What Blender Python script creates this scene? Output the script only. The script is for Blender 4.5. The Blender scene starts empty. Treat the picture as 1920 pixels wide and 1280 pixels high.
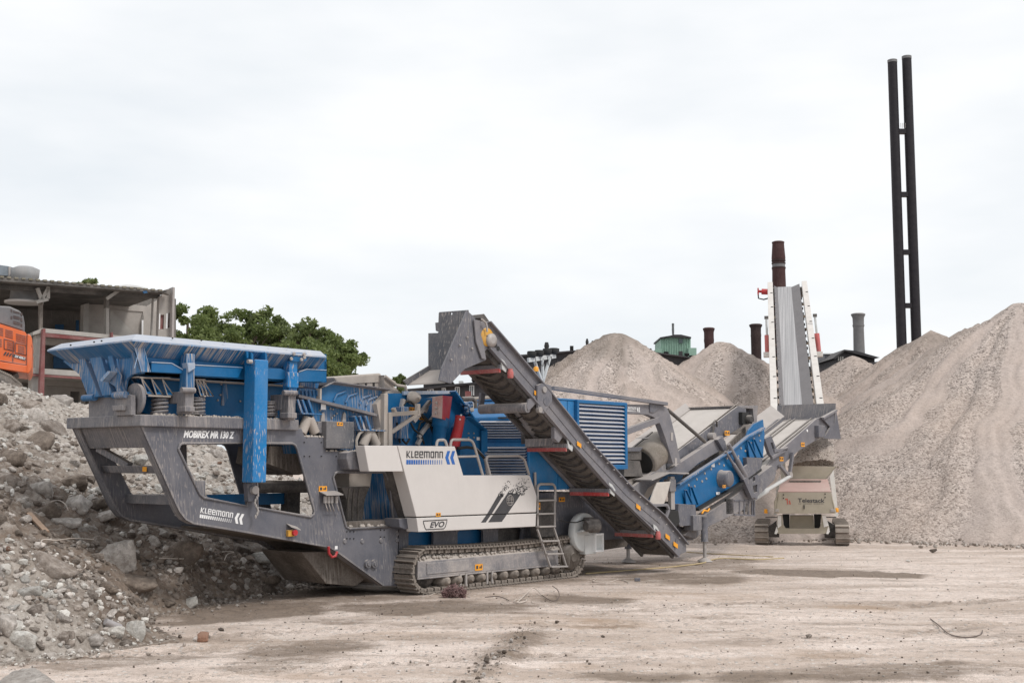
import bpy, bmesh, math, random
import numpy as np
from mathutils import Vector, Matrix
from mathutils.geometry import tessellate_polygon
from mathutils import noise as mnoise

SC = bpy.context.scene
COL = SC.collection
R = math.radians
random.seed(7)

# ------------------------------------------------------------------ camera
EYE = 2.4
FPX, HORIZON = 2250.0, 870.0            # focal length and horizon row of a 1920 x 1280 frame
PITCH = math.atan((HORIZON - 640) / FPX)
cam = bpy.data.cameras.new('camera')
cam.sensor_width = 36.0
cam.lens = 36.0 * FPX / 1920.0
cam.clip_start, cam.clip_end = 0.1, 6000.0
camo = bpy.data.objects.new('camera', cam)
COL.objects.link(camo)
camo.location = (0, 0, EYE)
camo.rotation_euler = (math.pi / 2 + PITCH, 0, 0)
SC.camera = camo

# ------------------------------------------------------------------ sky and sun (thin bright overcast)
SUN_EL, SUN_AZ = R(52), R(128)          # azimuth clockwise from +Y
world = bpy.data.worlds.new('World')
SC.world = world
world.use_nodes = True
nt = world.node_tree
nt.nodes.clear()
def N(tree, typ, **kw):
    n = tree.nodes.new(typ)
    for k, v in kw.items():
        setattr(n, k, v)
    return n
wo = N(nt, 'ShaderNodeOutputWorld')
wb = N(nt, 'ShaderNodeBackground')
sky = N(nt, 'ShaderNodeTexSky', sky_type='NISHITA', sun_disc=False)
sky.sun_elevation, sky.sun_rotation = SUN_EL, SUN_AZ
tc = N(nt, 'ShaderNodeTexCoord')
mp = N(nt, 'ShaderNodeMapping')
mp.inputs['Scale'].default_value = (1.0, 1.0, 3.2)
nz = N(nt, 'ShaderNodeTexNoise')
nz.inputs['Scale'].default_value = 2.3
nz.inputs['Detail'].default_value = 5
nz.inputs['Roughness'].default_value = 0.5
cr = N(nt, 'ShaderNodeValToRGB')
cr.color_ramp.elements[0].position, cr.color_ramp.elements[0].color = 0.34, (8.5, 9.0, 9.45, 1)
cr.color_ramp.elements[1].position, cr.color_ramp.elements[1].color = 0.60, (10.65, 10.75, 10.85, 1)
mx = N(nt, 'ShaderNodeMix', data_type='RGBA')
mx.inputs['Factor'].default_value = 0.93
nt.links.new(tc.outputs['Generated'], mp.inputs['Vector'])
nt.links.new(mp.outputs['Vector'], nz.inputs['Vector'])
nt.links.new(nz.outputs['Fac'], cr.inputs['Fac'])
nt.links.new(sky.outputs['Color'], mx.inputs['A'])
nt.links.new(cr.outputs['Color'], mx.inputs['B'])
nt.links.new(mx.outputs['Result'], wb.inputs['Color'])
wb.inputs['Strength'].default_value = 0.0905
nt.links.new(wb.outputs['Background'], wo.inputs['Surface'])
sun = bpy.data.lights.new('sun', 'SUN')
sun.energy = 1.75
sun.angle = R(14)
sun.color = (1.0, 0.96, 0.91)
suno = bpy.data.objects.new('sun', sun)
COL.objects.link(suno)
suno.rotation_euler = (math.pi / 2 - SUN_EL, 0, math.pi - SUN_AZ)
SC.view_settings.view_transform = 'Standard'
SC.view_settings.look = 'None'
SC.view_settings.exposure = 0.13
SC.view_settings.gamma = 1.0
SC.view_settings.use_curve_mapping = False

# ------------------------------------------------------------------ geometry helpers
_fw = np.array([0, math.cos(PITCH), math.sin(PITCH)])
_up = np.array([0, -math.sin(PITCH), math.cos(PITCH)])
def ray(px, py):
    return _fw + (px - 960) / FPX * np.array([1., 0, 0]) + (640 - py) / FPX * _up

class Frame:
    """A machine's own axes: u along it, v across (away), w up; measures photo points on its planes."""
    def __init__(s, O, ang):
        s.O = np.array([O[0], O[1], O[2] if len(O) > 2 else 0.0])
        s.ang = ang
        s.a = np.array([math.cos(ang), math.sin(ang), 0])
        s.b = np.array([-math.sin(ang), math.cos(ang), 0])
        s.c = np.array([0, 0, 1.])
    def _pl(s, n, c, p):
        d = ray(*p)
        C = np.array([0, 0, EYE])
        t = (c - (C - s.O) @ n) / (d @ n)
        q = C + d * t - s.O
        return Vector((q @ s.a, q @ s.b, q[2]))
    def V(s, v, *pts): return [s._pl(s.b, v, p) for p in pts]
    def U(s, u, *pts): return [s._pl(s.a, u, p) for p in pts]
    def W(s, w, *pts): return [s._pl(s.c, w, p) for p in pts]
    def v1(s, v, x, y): return s._pl(s.b, v, (x, y))
    def u1(s, u, x, y): return s._pl(s.a, u, (x, y))

class MB:
    """Collects shapes into one mesh."""
    def __init__(s):
        s.v, s.f, s.sm = [], [], []
    def add(s, vs, fs, smooth=False):
        o = len(s.v)
        s.v += [tuple(x) for x in vs]
        s.f += [tuple(i + o for i in f) for f in fs]
        s.sm += [smooth] * len(fs)
        return s
    def hexa(s, p):      # 4 bottom, 4 top
        return s.add(p, [(0, 3, 2, 1), (4, 5, 6, 7), (0, 1, 5, 4), (1, 2, 6, 5), (2, 3, 7, 6), (3, 0, 4, 7)])
    def box(s, a, b):
        x0, x1 = sorted((a[0], b[0])); y0, y1 = sorted((a[1], b[1])); z0, z1 = sorted((a[2], b[2]))
        return s.hexa([(x0, y0, z0), (x1, y0, z0), (x1, y1, z0), (x0, y1, z0), (x0, y0, z1), (x1, y0, z1), (x1, y1, z1), (x0, y1, z1)])
    def slab(s, q, ext):
        e = Vector(ext)
        q = [Vector(p) for p in q]
        return s.hexa(q + [p + e for p in q])
    def beam(s, p0, p1, w, h, up=(0, 0, 1)):
        p0, p1 = Vector(p0), Vector(p1)
        d = (p1 - p0).normalized()
        up = Vector(up)
        if abs(d.dot(up)) > 0.98: up = Vector((0, 1, 0))
        sd = d.cross(up).normalized()
        u2 = sd.cross(d).normalized()
        o = [sd * (-w / 2) + u2 * (-h / 2), sd * (w / 2) + u2 * (-h / 2), sd * (w / 2) + u2 * (h / 2), sd * (-w / 2) + u2 * (h / 2)]
        return s.hexa([p0 + x for x in o] + [p1 + x for x in o])
    def tube(s, pts, r, n=8):
        pts = [Vector(p) for p in pts]
        rs = r if isinstance(r, (list, tuple)) else [r] * len(pts)
        rings = []
        ref = None
        for i, p in enumerate(pts):
            d = (pts[min(i + 1, len(pts) - 1)] - pts[max(i - 1, 0)])
            d = d.normalized() if d.length > 1e-9 else Vector((0, 0, 1))
            if ref is None:
                ref = Vector((0, 0, 1)) if abs(d.z) < 0.9 else Vector((1, 0, 0))
            x = (ref - d * ref.dot(d)).normalized()
            ref = x
            y = d.cross(x)
            rings.append([p + (x * math.cos(2 * math.pi * k / n) + y * math.sin(2 * math.pi * k / n)) * rs[i] for k in range(n)])
        vs = [q for r_ in rings for q in r_]
        fs = []
        for i in range(len(rings) - 1):
            for k in range(n):
                fs.append((i * n + k, i * n + (k + 1) % n, (i + 1) * n + (k + 1) % n, (i + 1) * n + k))
        s.add(vs, fs, True)
        s.add(rings[0], [tuple(range(n))[::-1]])
        s.add(rings[-1], [tuple(range(n))])
        return s
    def cyl(s, p0, p1, r0, r1=None, n=20):
        return s.tube([p0, p1], [r0, r0 if r1 is None else r1], n)
    def lathe(s, base, prof, n=24, axis=(0, 0, 1)):
        base, ax = Vector(base), Vector(axis).normalized()
        ref = Vector((1, 0, 0)) if abs(ax.x) < 0.9 else Vector((0, 1, 0))
        x = (ref - ax * ref.dot(ax)).normalized(); y = ax.cross(x)
        vs = []
        for r, h in prof:
            vs += [base + ax * h + (x * math.cos(2 * math.pi * k / n) + y * math.sin(2 * math.pi * k / n)) * r for k in range(n)]
        fs = []
        for i in range(len(prof) - 1):
            fs += [(i * n + k, i * n + (k + 1) % n, (i + 1) * n + (k + 1) % n, (i + 1) * n + k) for k in range(n)]
        s.add(vs, fs, True)
        s.add(vs[:n], [tuple(range(n))[::-1]]); s.add(vs[-n:], [tuple(range(n))])
        return s
    def prism(s, outer, ext, holes=()):
        e = Vector(ext)
        loops = [[Vector(p) for p in outer]] + [[Vector(p) for p in h] for h in holes]
        flat = [p for l in loops for p in l]
        tris = tessellate_polygon(loops)
        n = len(flat)
        vs = flat + [p + e for p in flat]
        fs = [tuple(t) for t in tris] + [tuple(i + n for i in t[::-1]) for t in tris]
        o = 0
        for l in loops:
            m = len(l)
            for i in range(m):
                j = (i + 1) % m
                fs.append((o + i, o + j, n + o + j, n + o + i))
            o += m
        return s.add(vs, fs)
    def xform(s, M, start=0):
        s.v[start:] = [tuple(M @ Vector(p)) for p in s.v[start:]]
        return s
    def mesh(s, name, mat, recalc=True):
        me = bpy.data.meshes.new(name)
        me.from_pydata(s.v, [], s.f)
        me.polygons.foreach_set('use_smooth', s.sm)
        if mat is not None: me.materials.append(mat)
        if recalc:
            bm = bmesh.new(); bm.from_mesh(me)
            bmesh.ops.remove_doubles(bm, verts=bm.verts, dist=1e-6) if False else None
            bmesh.ops.recalc_face_normals(bm, faces=bm.faces)
            bm.to_mesh(me); bm.free()
        me.update()
        return me
    def build(s, name, mat, parent=None, bevel=0.0, recalc=True):
        return link(name, s.mesh(name, mat, recalc), parent, bevel)

def link(name, me, parent=None, bevel=0.0):
    o = bpy.data.objects.new(name, me)
    COL.objects.link(o)
    if parent is not None: o.parent = parent
    if bevel:
        m = o.modifiers.new('bevel', 'BEVEL')
        m.width = bevel; m.segments = 2; m.limit_method = 'ANGLE'; m.angle_limit = R(35)
        m.use_clamp_overlap = True
    return o

def tag(o, label=None, cat=None, group=None, kind=None):
    if label: o['label'] = label
    if cat: o['category'] = cat
    if group: o['group'] = group
    if kind: o['kind'] = kind
    return o
def thing(name, label, cat, loc=(0, 0, 0), rotz=0.0, group=None):
    o = bpy.data.objects.new(name, None)
    o.empty_display_size = 0.2
    COL.objects.link(o)
    o.location = loc; o.rotation_euler = (0, 0, rotz)
    return tag(o, label, cat, group)
def copy_part(o, parent, loc):
    c = o.copy(); COL.objects.link(c); c.parent = parent; c.location = loc
    return c
def lerp(a, b, t): return Vector(a) * (1 - t) + Vector(b) * t
def helix(c, r, h, turns, n=12):
    return [Vector((c[0] + r * math.cos(2 * math.pi * i / n), c[1] + r * math.sin(2 * math.pi * i / n), c[2] + h * i / (turns * n))) for i in range(int(turns * n) + 1)]
def text_mesh(txt, u0, w0, width, height, v, shear=0.0, rot=0.0, bold=0.0):
    """Flat lettering on a plane v = const, reading along +u."""
    cu = bpy.data.curves.new('lettering', 'FONT')
    cu.body = txt; cu.size = 1.0; cu.shear = shear; cu.offset = bold; cu.resolution_u = 3
    ob = bpy.data.objects.new('lettering', cu)
    me = bpy.data.meshes.new_from_object(ob)
    bpy.data.objects.remove(ob); bpy.data.curves.remove(cu)
    co = np.array([v_.co[:] for v_ in me.vertices])
    lo, hi = co.min(0), co.max(0)
    X = (co[:, 0] - lo[0]) / (hi[0] - lo[0]) * width
    Y = (co[:, 1] - lo[1]) / (hi[1] - lo[1]) * height
    c, s_ = math.cos(rot), math.sin(rot)
    vs = [(u0 + x * c - y * s_, v, w0 + x * s_ + y * c) for x, y in zip(X, Y)]
    fs = [tuple(p.vertices) for p in me.polygons]
    bpy.data.meshes.remove(me)
    return vs, fs

# numpy value noise
def vnoise(x, y, seed):
    rs = np.random.RandomState(seed)
    T = rs.rand(256, 256)
    xi, yi = np.floor(x).astype(int), np.floor(y).astype(int)
    fx, fy = x - xi, y - yi
    fx = fx * fx * (3 - 2 * fx); fy = fy * fy * (3 - 2 * fy)
    g = lambda i, j: T[i % 256, j % 256]
    return (g(xi, yi) * (1 - fx) * (1 - fy) + g(xi + 1, yi) * fx * (1 - fy) + g(xi, yi + 1) * (1 - fx) * fy + g(xi + 1, yi + 1) * fx * fy) - 0.5
def fbm(x, y, seed, octv=4, gain=0.5):
    r = np.zeros_like(x); a = 1.0
    for k in range(octv):
        r += a * vnoise(x * 2 ** k + 17.3 * k, y * 2 ** k + 5.1 * k, seed + k)
        a *= gain
    return r
def grid_mesh(name, X, Y, Z, mat, attrs=None):
    ny, nx = X.shape
    me = bpy.data.meshes.new(name)
    co = np.stack([X, Y, Z], -1).reshape(-1, 3).astype(np.float32)
    idx = np.arange(nx * ny).reshape(ny, nx)
    q = np.stack([idx[:-1, :-1], idx[:-1, 1:], idx[1:, 1:], idx[1:, :-1]], -1).reshape(-1, 4).astype(np.int32)
    me.vertices.add(len(co)); me.vertices.foreach_set('co', co.ravel())
    me.loops.add(q.size); me.loops.foreach_set('vertex_index', q.ravel())
    me.polygons.add(len(q))
    me.polygons.foreach_set('loop_start', np.arange(0, q.size, 4, dtype=np.int32))
    me.polygons.foreach_set('loop_total', np.full(len(q), 4, dtype=np.int32))
    me.polygons.foreach_set('use_smooth', np.ones(len(q), dtype=bool))
    for k, arr in (attrs or {}).items():
        at = me.attributes.new(k, 'FLOAT', 'POINT')
        at.data.foreach_set('value', arr.ravel().astype(np.float32))
    me.materials.append(mat)
    me.update(calc_edges=True)
    return me
def tri_mesh(name, V, F, mat, smooth=False):
    me = bpy.data.meshes.new(name)
    V = np.asarray(V, np.float32); F = np.asarray(F, np.int32); k = F.shape[1]
    me.vertices.add(len(V)); me.vertices.foreach_set('co', V.ravel())
    me.loops.add(F.size); me.loops.foreach_set('vertex_index', F.ravel())
    me.polygons.add(len(F))
    me.polygons.foreach_set('loop_start', np.arange(0, F.size, k, dtype=np.int32))
    me.polygons.foreach_set('loop_total', np.full(len(F), k, dtype=np.int32))
    me.polygons.foreach_set('use_smooth', np.full(len(F), smooth))
    for m in (mat if isinstance(mat, list) else [mat]): me.materials.append(m)
    me.update(calc_edges=True)
    return me

# ------------------------------------------------------------------ materials
DUST = (0.47, 0.42, 0.385)
def ramp(t, fac, p0, p1, c0=(0, 0, 0, 1), c1=(1, 1, 1, 1)):
    r = N(t, 'ShaderNodeValToRGB')
    r.color_ramp.elements[0].position, r.color_ramp.elements[0].color = p0, c0
    r.color_ramp.elements[1].position, r.color_ramp.elements[1].color = p1, c1
    t.links.new(fac, r.inputs['Fac'])
    return r.outputs['Color']
def tex(t, vec, scale, detail=4, rough=0.55, typ='ShaderNodeTexNoise'):
    n = N(t, typ)
    n.inputs['Scale'].default_value = scale
    if typ == 'ShaderNodeTexNoise':
        n.inputs['Detail'].default_value = detail; n.inputs['Roughness'].default_value = rough
    t.links.new(vec, n.inputs['Vector'])
    return n
def mapped(t, vec, scale):
    m = N(t, 'ShaderNodeMapping'); m.inputs['Scale'].default_value = scale
    t.links.new(vec, m.inputs['Vector'])
    return m.outputs['Vector']
def math_(t, op, a, b=None, clamp=False):
    m = N(t, 'ShaderNodeMath', operation=op); m.use_clamp = clamp
    for i, x in enumerate((a, b)):
        if x is None: continue
        if isinstance(x, (int, float)): m.inputs[i].default_value = x
        else: t.links.new(x, m.inputs[i])
    return m.outputs[0]
def mixc(t, fac, a, b, blend='MIX'):
    m = N(t, 'ShaderNodeMix', data_type='RGBA', blend_type=blend)
    for s, x in (('Factor', fac), ('A', a), ('B', b)):
        if isinstance(x, (int, float)): m.inputs[s].default_value = x
        elif isinstance(x, tuple): m.inputs[s].default_value = (*x[:3], 1)
        else: t.links.new(x, m.inputs[s])
    return m.outputs['Result']
def new_mat(name):
    m = bpy.data.materials.new(name); m.use_nodes = True
    t = m.node_tree; b = t.nodes['Principled BSDF']
    return m, t, b
def bump(t, b, h, strength, dist):
    n = N(t, 'ShaderNodeBump'); n.inputs['Strength'].default_value = strength; n.inputs['Distance'].default_value = dist
    t.links.new(h, n.inputs['Height']); t.links.new(n.outputs['Normal'], b.inputs['Normal'])

def paint(name, color, dust=0.35, streak=0.0, top=0.75, rough=0.5, metal=0.0, splash=0.0, var=0.12, dcol=DUST):
    """Site-worn paint: blotchy dust film, dust lying on upward faces, vertical runs and mud splashes."""
    m, t, b = new_mat(name)
    tcn = N(t, 'ShaderNodeTexCoord'); oc = tcn.outputs['Object']
    geo = N(t, 'ShaderNodeNewGeometry')
    sep = N(t, 'ShaderNodeSeparateXYZ'); t.links.new(geo.outputs['Normal'], sep.inputs[0])
    big = tex(t, oc, 1.6, 5, 0.6).outputs['Fac']
    fine = tex(t, oc, 26, 3, 0.7).outputs['Fac']
    film = math_(t, 'MULTIPLY', ramp(t, big, 0.36, 0.72), dust)
    grain = math_(t, 'MULTIPLY', ramp(t, fine, 0.45, 0.75), dust * 0.6)
    fac = math_(t, 'ADD', film, grain)
    upf = math_(t, 'MULTIPLY', ramp(t, sep.outputs['Z'], 0.35, 0.85), top)
    upf = math_(t, 'MULTIPLY', upf, ramp(t, big, 0.1, 0.5, (.55, .55, .55, 1)))
    fac = math_(t, 'MAXIMUM', fac, upf)
    if streak or splash:
        so = N(t, 'ShaderNodeSeparateXYZ'); t.links.new(oc, so.inputs[0])
        sn = N(t, 'ShaderNodeSeparateXYZ'); t.links.new(tcn.outputs['Normal'], sn.inputs[0])
        sel = math_(t, 'GREATER_THAN', math_(t, 'ABSOLUTE', sn.outputs['X']), math_(t, 'ABSOLUTE', sn.outputs['Y']))
        hco = math_(t, 'ADD', math_(t, 'MULTIPLY', so.outputs['X'], math_(t, 'SUBTRACT', 1.0, sel)), math_(t, 'MULTIPLY', so.outputs['Y'], sel))
        hco = math_(t, 'ADD', hco, math_(t, 'MULTIPLY', so.outputs['Z'], .12))
        cb_ = N(t, 'ShaderNodeCombineXYZ'); t.links.new(hco, cb_.inputs[0]); t.links.new(so.outputs['Z'], cb_.inputs[1]); run = cb_.outputs[0]
        blot = tex(t, oc, 1.1, 4).outputs['Fac']
    if streak:
        st = tex(t, mapped(t, run, (30, 1.1, 1)), 1.0, 4, 0.7).outputs['Fac']
        sm = math_(t, 'MULTIPLY', ramp(t, st, 0.47, 0.60), ramp(t, blot, 0.36, 0.56))
        fac = math_(t, 'MAXIMUM', fac, math_(t, 'MULTIPLY', sm, streak))
    if splash:
        st = tex(t, mapped(t, run, (40, 7, 1)), 1.0, 2, 0.5).outputs['Fac']
        sm = math_(t, 'MULTIPLY', ramp(t, st, 0.58, 0.64), ramp(t, blot, 0.38, 0.55))
        fac = math_(t, 'MAXIMUM', fac, math_(t, 'MULTIPLY', sm, splash * .85))
    fac = math_(t, 'MINIMUM', fac, 1.0)
    base = mixc(t, ramp(t, tex(t, oc, 3.1, 4).outputs['Fac'], 0.3, 0.7), tuple(c * (1 - var) for c in color), tuple(min(1, c * (1 + var)) for c in color))
    t.links.new(mixc(t, fac, base, dcol), b.inputs['Base Color'])
    rr = N(t, 'ShaderNodeMapRange'); rr.inputs['To Min'].default_value = rough; rr.inputs['To Max'].default_value = 0.95
    t.links.new(fac, rr.inputs['Value']); t.links.new(rr.outputs[0], b.inputs['Roughness'])
    b.inputs['Metallic'].default_value = metal; b.inputs['Specular IOR Level'].default_value = .28
    bump(t, b, math_(t, 'ADD', fac, math_(t, 'MULTIPLY', fine, 0.3)), 0.25, 0.004)
    return m
def plain(name, color, rough=0.7, metal=0.0, var=0.15, scale=6):
    m, t, b = new_mat(name)
    oc = N(t, 'ShaderNodeTexCoord').outputs['Object']
    f = ramp(t, tex(t, oc, scale, 5, 0.65).outputs['Fac'], 0.3, 0.7)
    t.links.new(mixc(t, f, tuple(c * (1 - var) for c in color), tuple(min(1, c * (1 + var)) for c in color)), b.inputs['Base Color'])
    b.inputs['Roughness'].default_value = rough; b.inputs['Metallic'].default_value = metal
    return m

BLUE = paint('blue_paint', (0.002, 0.118, 0.30), dust=0.05, streak=0.0, top=0.45, rough=0.38)
BLUE_DIRTY = paint('blue_paint_dusty', (0.0025, 0.122, 0.305), dust=0.10, streak=0.95, top=0.6, rough=0.45)
BLUE_SPLASH = paint('blue_paint_chipped', (0.005, 0.175, 0.44), dust=0.12, splash=0.95, top=0.5, rough=0.4)
BLUE_LIGHT = paint('blue_paint_hood', (0.011, 0.178, 0.43), dust=0.12, top=0.22, rough=0.35)
LIP = paint('dusty_blue_lip', (0.14, 0.28, 0.48), dust=0.75, top=0.75, rough=0.6, streak=0.5, dcol=(0.55, 0.53, 0.525))
GREY = paint('grey_paint', (0.108, 0.113, 0.137), dust=0.12, streak=0.22, splash=0.5, top=0.75, rough=0.45)
GREY_DUSTY = paint('grey_paint_dusty', (0.115, 0.12, 0.142), dust=0.38, streak=0.6, splash=0.6, top=0.85, rough=0.6)
GREY_CLEAN = paint('grey_paint_rail', (0.15, 0.15, 0.172), dust=0.24, top=0.75, rough=0.45, splash=0.15)
GREY_SPLASH = paint('grey_paint_splashed', (0.10, 0.105, 0.12), dust=0.25, splash=0.95, top=0.5, rough=0.5)
DARK = paint('dark_steel', (0.045, 0.043, 0.043), dust=0.3, top=0.6, rough=0.55)
MUDDY = paint('muddy_steel', (0.09, 0.075, 0.062), dust=0.4, streak=0.5, top=0.8, rough=0.7)
CREAM = paint('cream_panel', (0.635, 0.605, 0.585), dust=0.10, streak=0.12, top=0.3, rough=0.4, var=0.03)
TAN = paint('dusty_cover', (0.40, 0.36, 0.32), dust=0.7, top=0.7, rough=0.85)
STEEL = paint('worn_steel', (0.38, 0.36, 0.35), dust=0.45, top=0.7, rough=0.5, metal=0.3)
TRACK = paint('track_steel', (0.14, 0.122, 0.108), dust=0.6, top=0.8, rough=0.75, dcol=(0.43, 0.37, 0.32))
RUBBER = paint('belt_rubber', (0.085, 0.078, 0.07), dust=0.3, top=0.9, rough=0.85)
BELT_TOP = paint('dusty_belt', (0.36, 0.335, 0.31), dust=0.7, top=0.7, rough=0.9, var=.25, dcol=(0.58, 0.53, 0.49))
RED = paint('red_paint', (0.46, 0.022, 0.03), dust=0.15, top=0.35, rough=0.4)
ORANGE_SIGN = plain('orange_sticker', (0.85, 0.36, 0.02), 0.5)
WHITE = plain('white_print', (0.80, 0.80, 0.80), 0.5, var=0.05)
BLACKP = plain('dark_print', (0.05, 0.05, 0.055), 0.5)
BLUEP = plain('blue_print', (0.02, 0.12, 0.42), 0.5)
YELLOW = paint('yellow_motor', (0.65, 0.33, 0.02), dust=0.3)
GALV = paint('galvanised', (0.55, 0.57, 0.57), dust=0.25, top=0.5, rough=0.45)
BLACK = plain('black_rubber', (0.02, 0.02, 0.02), 0.7)
# ------------------------------------------------------------------ the mobile impact crusher
TH = math.atan(1940 / FPX)
_d = ray(775, 1116)
K = Frame((np.array([0, 0, EYE]) + _d * (-EYE / _d[2]))[:2], math.pi / 2 - TH)
V, U, v1, u1 = K.V, K.U, K.v1, K.u1
crusher = thing('mobile_crusher', 'large blue and grey tracked impact crusher with hopper, cream control cabinet and raised side conveyor', 'crusher', (K.O[0], K.O[1], 0), K.ang)
VN, VX = 0.5, 2.55
def P_(name, mat, mb, par=crusher, bev=0.0): return mb.build(name, mat, par, bev)
def vprism(v, th, pts, holes=()): return MB().prism(V(v, *pts), (0, th, 0), [V(v, *h) for h in holes])
def vbox(v0, v_1, x0, y0, x1, y1):
    a, b = v1(v0, x0, y0), v1(v0, x1, y1)
    return MB().box((a.x, v0, a.z), (b.x, v_1, b.z))
def sign(v, x0, y0, x1, y1, par=crusher, name='warning_label', mat=None):
    a, b = v1(v, x0, y0), v1(v, x1, y1)
    m = MB().box((a.x, v, a.z), (b.x, v + 0.004, b.z)); nf = len(m.f)
    if mat is None:
        g = lambda x, z: (a.x + (b.x - a.x) * x, v - .003, b.z + (a.z - b.z) * z)
        for x0_, x1_, z0_, z1_ in ((.12, .40, .25, .75), (.55, .70, .30, .60), (.74, .88, .30, .75)): m.add([g(x0_, z0_), g(x1_, z0_), g(x1_, z1_), g((x0_ + x1_) / 2, z1_ + .08), g(x0_, z1_)], [(0, 1, 2, 3, 4)])
    o = m.build(name, mat or ORANGE_SIGN, par)
    if mat is None:
        o.data.materials.append(BLACKP)
        for p_ in o.data.polygons[nf:]: p_.material_index = 1
    return o
def bolts(pts, v, r=0.022, par=crusher, mat=None, name='bolt_heads'):
    m = MB()
    for p in pts:
        q = v1(v, *p); m.cyl(q, q + Vector((0, -0.02, 0)), r, r * 0.8, 6)
    return m.build(name, mat or STEEL, par)

# --- chassis
out = [(264, 798), (330, 946), (337, 960), (348, 974), (363, 982), (460, 998), (520, 1009), (617, 1026), (629, 1033), (719, 1098), (745, 1098), (748, 880), (690, 846),
       (611, 846), (611, 819), (571.5, 818), (565.6, 803)]
hA = [(334, 842), (336, 835), (341, 831), (462, 831), (462, 948), (382, 933), (374, 926)]
hB = [(480, 831), (547, 831), (553, 834), (557, 842), (589, 957), (588, 963), (582, 969), (482, 951)]
hC = [(627, 888), (631, 885), (721, 885), (730, 905), (738, 979), (735, 987), (655, 991), (648, 987), (624, 894)]
side = vprism(VN, 0.05, out, (hA, hB, hC))
sp = P_('side_plate', GREY, side, bev=0.012)
sp2 = copy_part(sp, crusher, (0, VX - VN - 0.05, 0))
# rolled edges round the openings
rim = MB()
for h in (hA, hB, hC):
    pts = [p + Vector((0, -0.01, 0)) for p in V(VN, *h)]
    rim.tube(pts + pts[:1], 0.022, 6)
rim.build('opening_trim', GREY_DUSTY, sp)
# inner flanges of the front leg and lower edge
edge = V(VN, (264, 798), (330, 946), (337, 960), (348, 974), (363, 982), (460, 998), (520, 1009), (617, 1026), (629, 1033), (719, 1098))
fl, fl2 = MB(), MB()
for p, q in zip(edge[:-1], edge[1:]):
    for v0 in (VN - 0.005, VX - 0.185):
        n = Vector((q.z - p.z, 0, -(q.x - p.x))).normalized() * -0.03
        (fl if v0 < 1 else fl2).slab([(p.x, v0, p.z), (q.x, v0, q.z), (q.x, v0 + 0.19, q.z), (p.x, v0 + 0.19, p.z)], n)
P_('edge_flange', GREY_DUSTY, fl); P_('edge_flange', GREY_DUSTY, fl2)
# belly between the side plates
bl = MB()
for p, q in zip(edge[5:-1], edge[6:]):
    bl.slab([(p.x, VN + .2, p.z + .03), (q.x, VN + .2, q.z + .03), (q.x, VX - .2, q.z + .03), (p.x, VX - .2, p.z + .03)], (0, 0, 0.03))
p, q = edge[-1], v1(VN, 745, 1098)
bl.slab([(p.x, VN + .2, p.z + .03), (q.x + .4, VN + .2, p.z + .03), (q.x + .4, VX - .2, p.z + .03), (p.x, VX - .2, p.z + .03)], (0, 0, .03))
P_('belly_plate', MUDDY, bl)
pan = vprism(0.85, 1.2, [(566, 1035), (612, 1094), (668, 1098), (700, 1074), (640, 1032)])
P_('belly_trough', MUDDY, pan, bev=0.02)
# front: beam, panel, cross beam on the sloping line
A, B = v1(VN, 264, 798), v1(VN, 330, 946)
def inc(t, off=0.0): return Vector((A.x + (B.x - A.x) * t + off, 0, A.z + (B.z - A.z) * t))
def incslab(t0, t1, v0, v_1, th, off=0.0):
    a, b = inc(t0, off), inc(t1, off)
    return MB().slab([(a.x, v0, a.z), (a.x, v_1, a.z), (b.x, v_1, b.z), (b.x, v0, b.z)], (th, 0, 0))
P_('front_panel', GREY_DUSTY, incslab(0.0, 0.27, VN + .05, VX - .05, 0.04, 0.05), bev=0.01)
cb = incslab(0.50, 0.60, VN + .05, VX - .05, 0.16, 0.16)
P_('cross_beam', GREY_DUSTY, cb, bev=0.015)
sign(0, 0, 0, 1, 1) if False else None
a = inc(0.52, 0.155); MB().box((a.x, 1.1, a.z - .07), (a.x + .003, 1.22, a.z + .02)).build('warning_label', ORANGE_SIGN, crusher)
br = MB(); br2 = MB()
br.beam((inc(.27).x + .15, VX - .3, inc(.27).z), (inc(.52).x + .25, 1.75, inc(.52).z + .02), .16, .10)
br2.beam((inc(.25).x + .35, 1.0, inc(.25).z), (inc(.5).x + .35, 1.05, inc(.5).z), .13, .12)
P_('front_brace', GREY_DUSTY, br, bev=0.01); P_('front_brace', GREY_DUSTY, br2, bev=0.01)
lo = inc(0.98, 0.35)
lb = MB()
lb.box((lo.x, 1.0, lo.z - .05), (lo.x + .6, VX - .05, lo.z + .1))
lb.box((lo.x + .05, .56, lo.z - .02), (lo.x + .25, 1.0, lo.z + .35))
P_('towing_box', GREY_DUSTY, lb, bev=0.01)
pinm = MB()
for i in range(6):
    pinm.cyl((lo.x - .02, .62 + .07 * i, lo.z - .05 + .05 * (i % 2)), (lo.x - .02, .62 + .07 * i, lo.z - .22), .018, n=8)
P_('hose_couplings', STEEL, pinm)
# top ring beam of the chassis
bu0, bu1, bw0, bw1 = A.x - 0.06, v1(VN, 555, 800).x, 2.985, 3.165
rb = MB()
rb.box((bu0, VN - .08, bw0), (bu1, VN + .17, bw1)); rb.box((bu0, VX - .17, bw0), (bu1, VX + .08, bw1))
rb.box((bu0 + .001, VN + .17, bw0 + .001), (bu0 + .25, VX - .17, bw1 - .001))
rb.box((bu1 - .3, VN + .17, bw0 + .001), (bu1 - .001, VX - .17, bw1 - .001))
P_('top_beam', GREY_DUSTY, rb, bev=0.015)
deck = MB().box((bu0 + .25, VN + .17, bw0 + .02), (bu1 - .3, VX - .17, bw0 + .06)); P_('deck_plate', GREY_DUSTY, deck)
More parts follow.
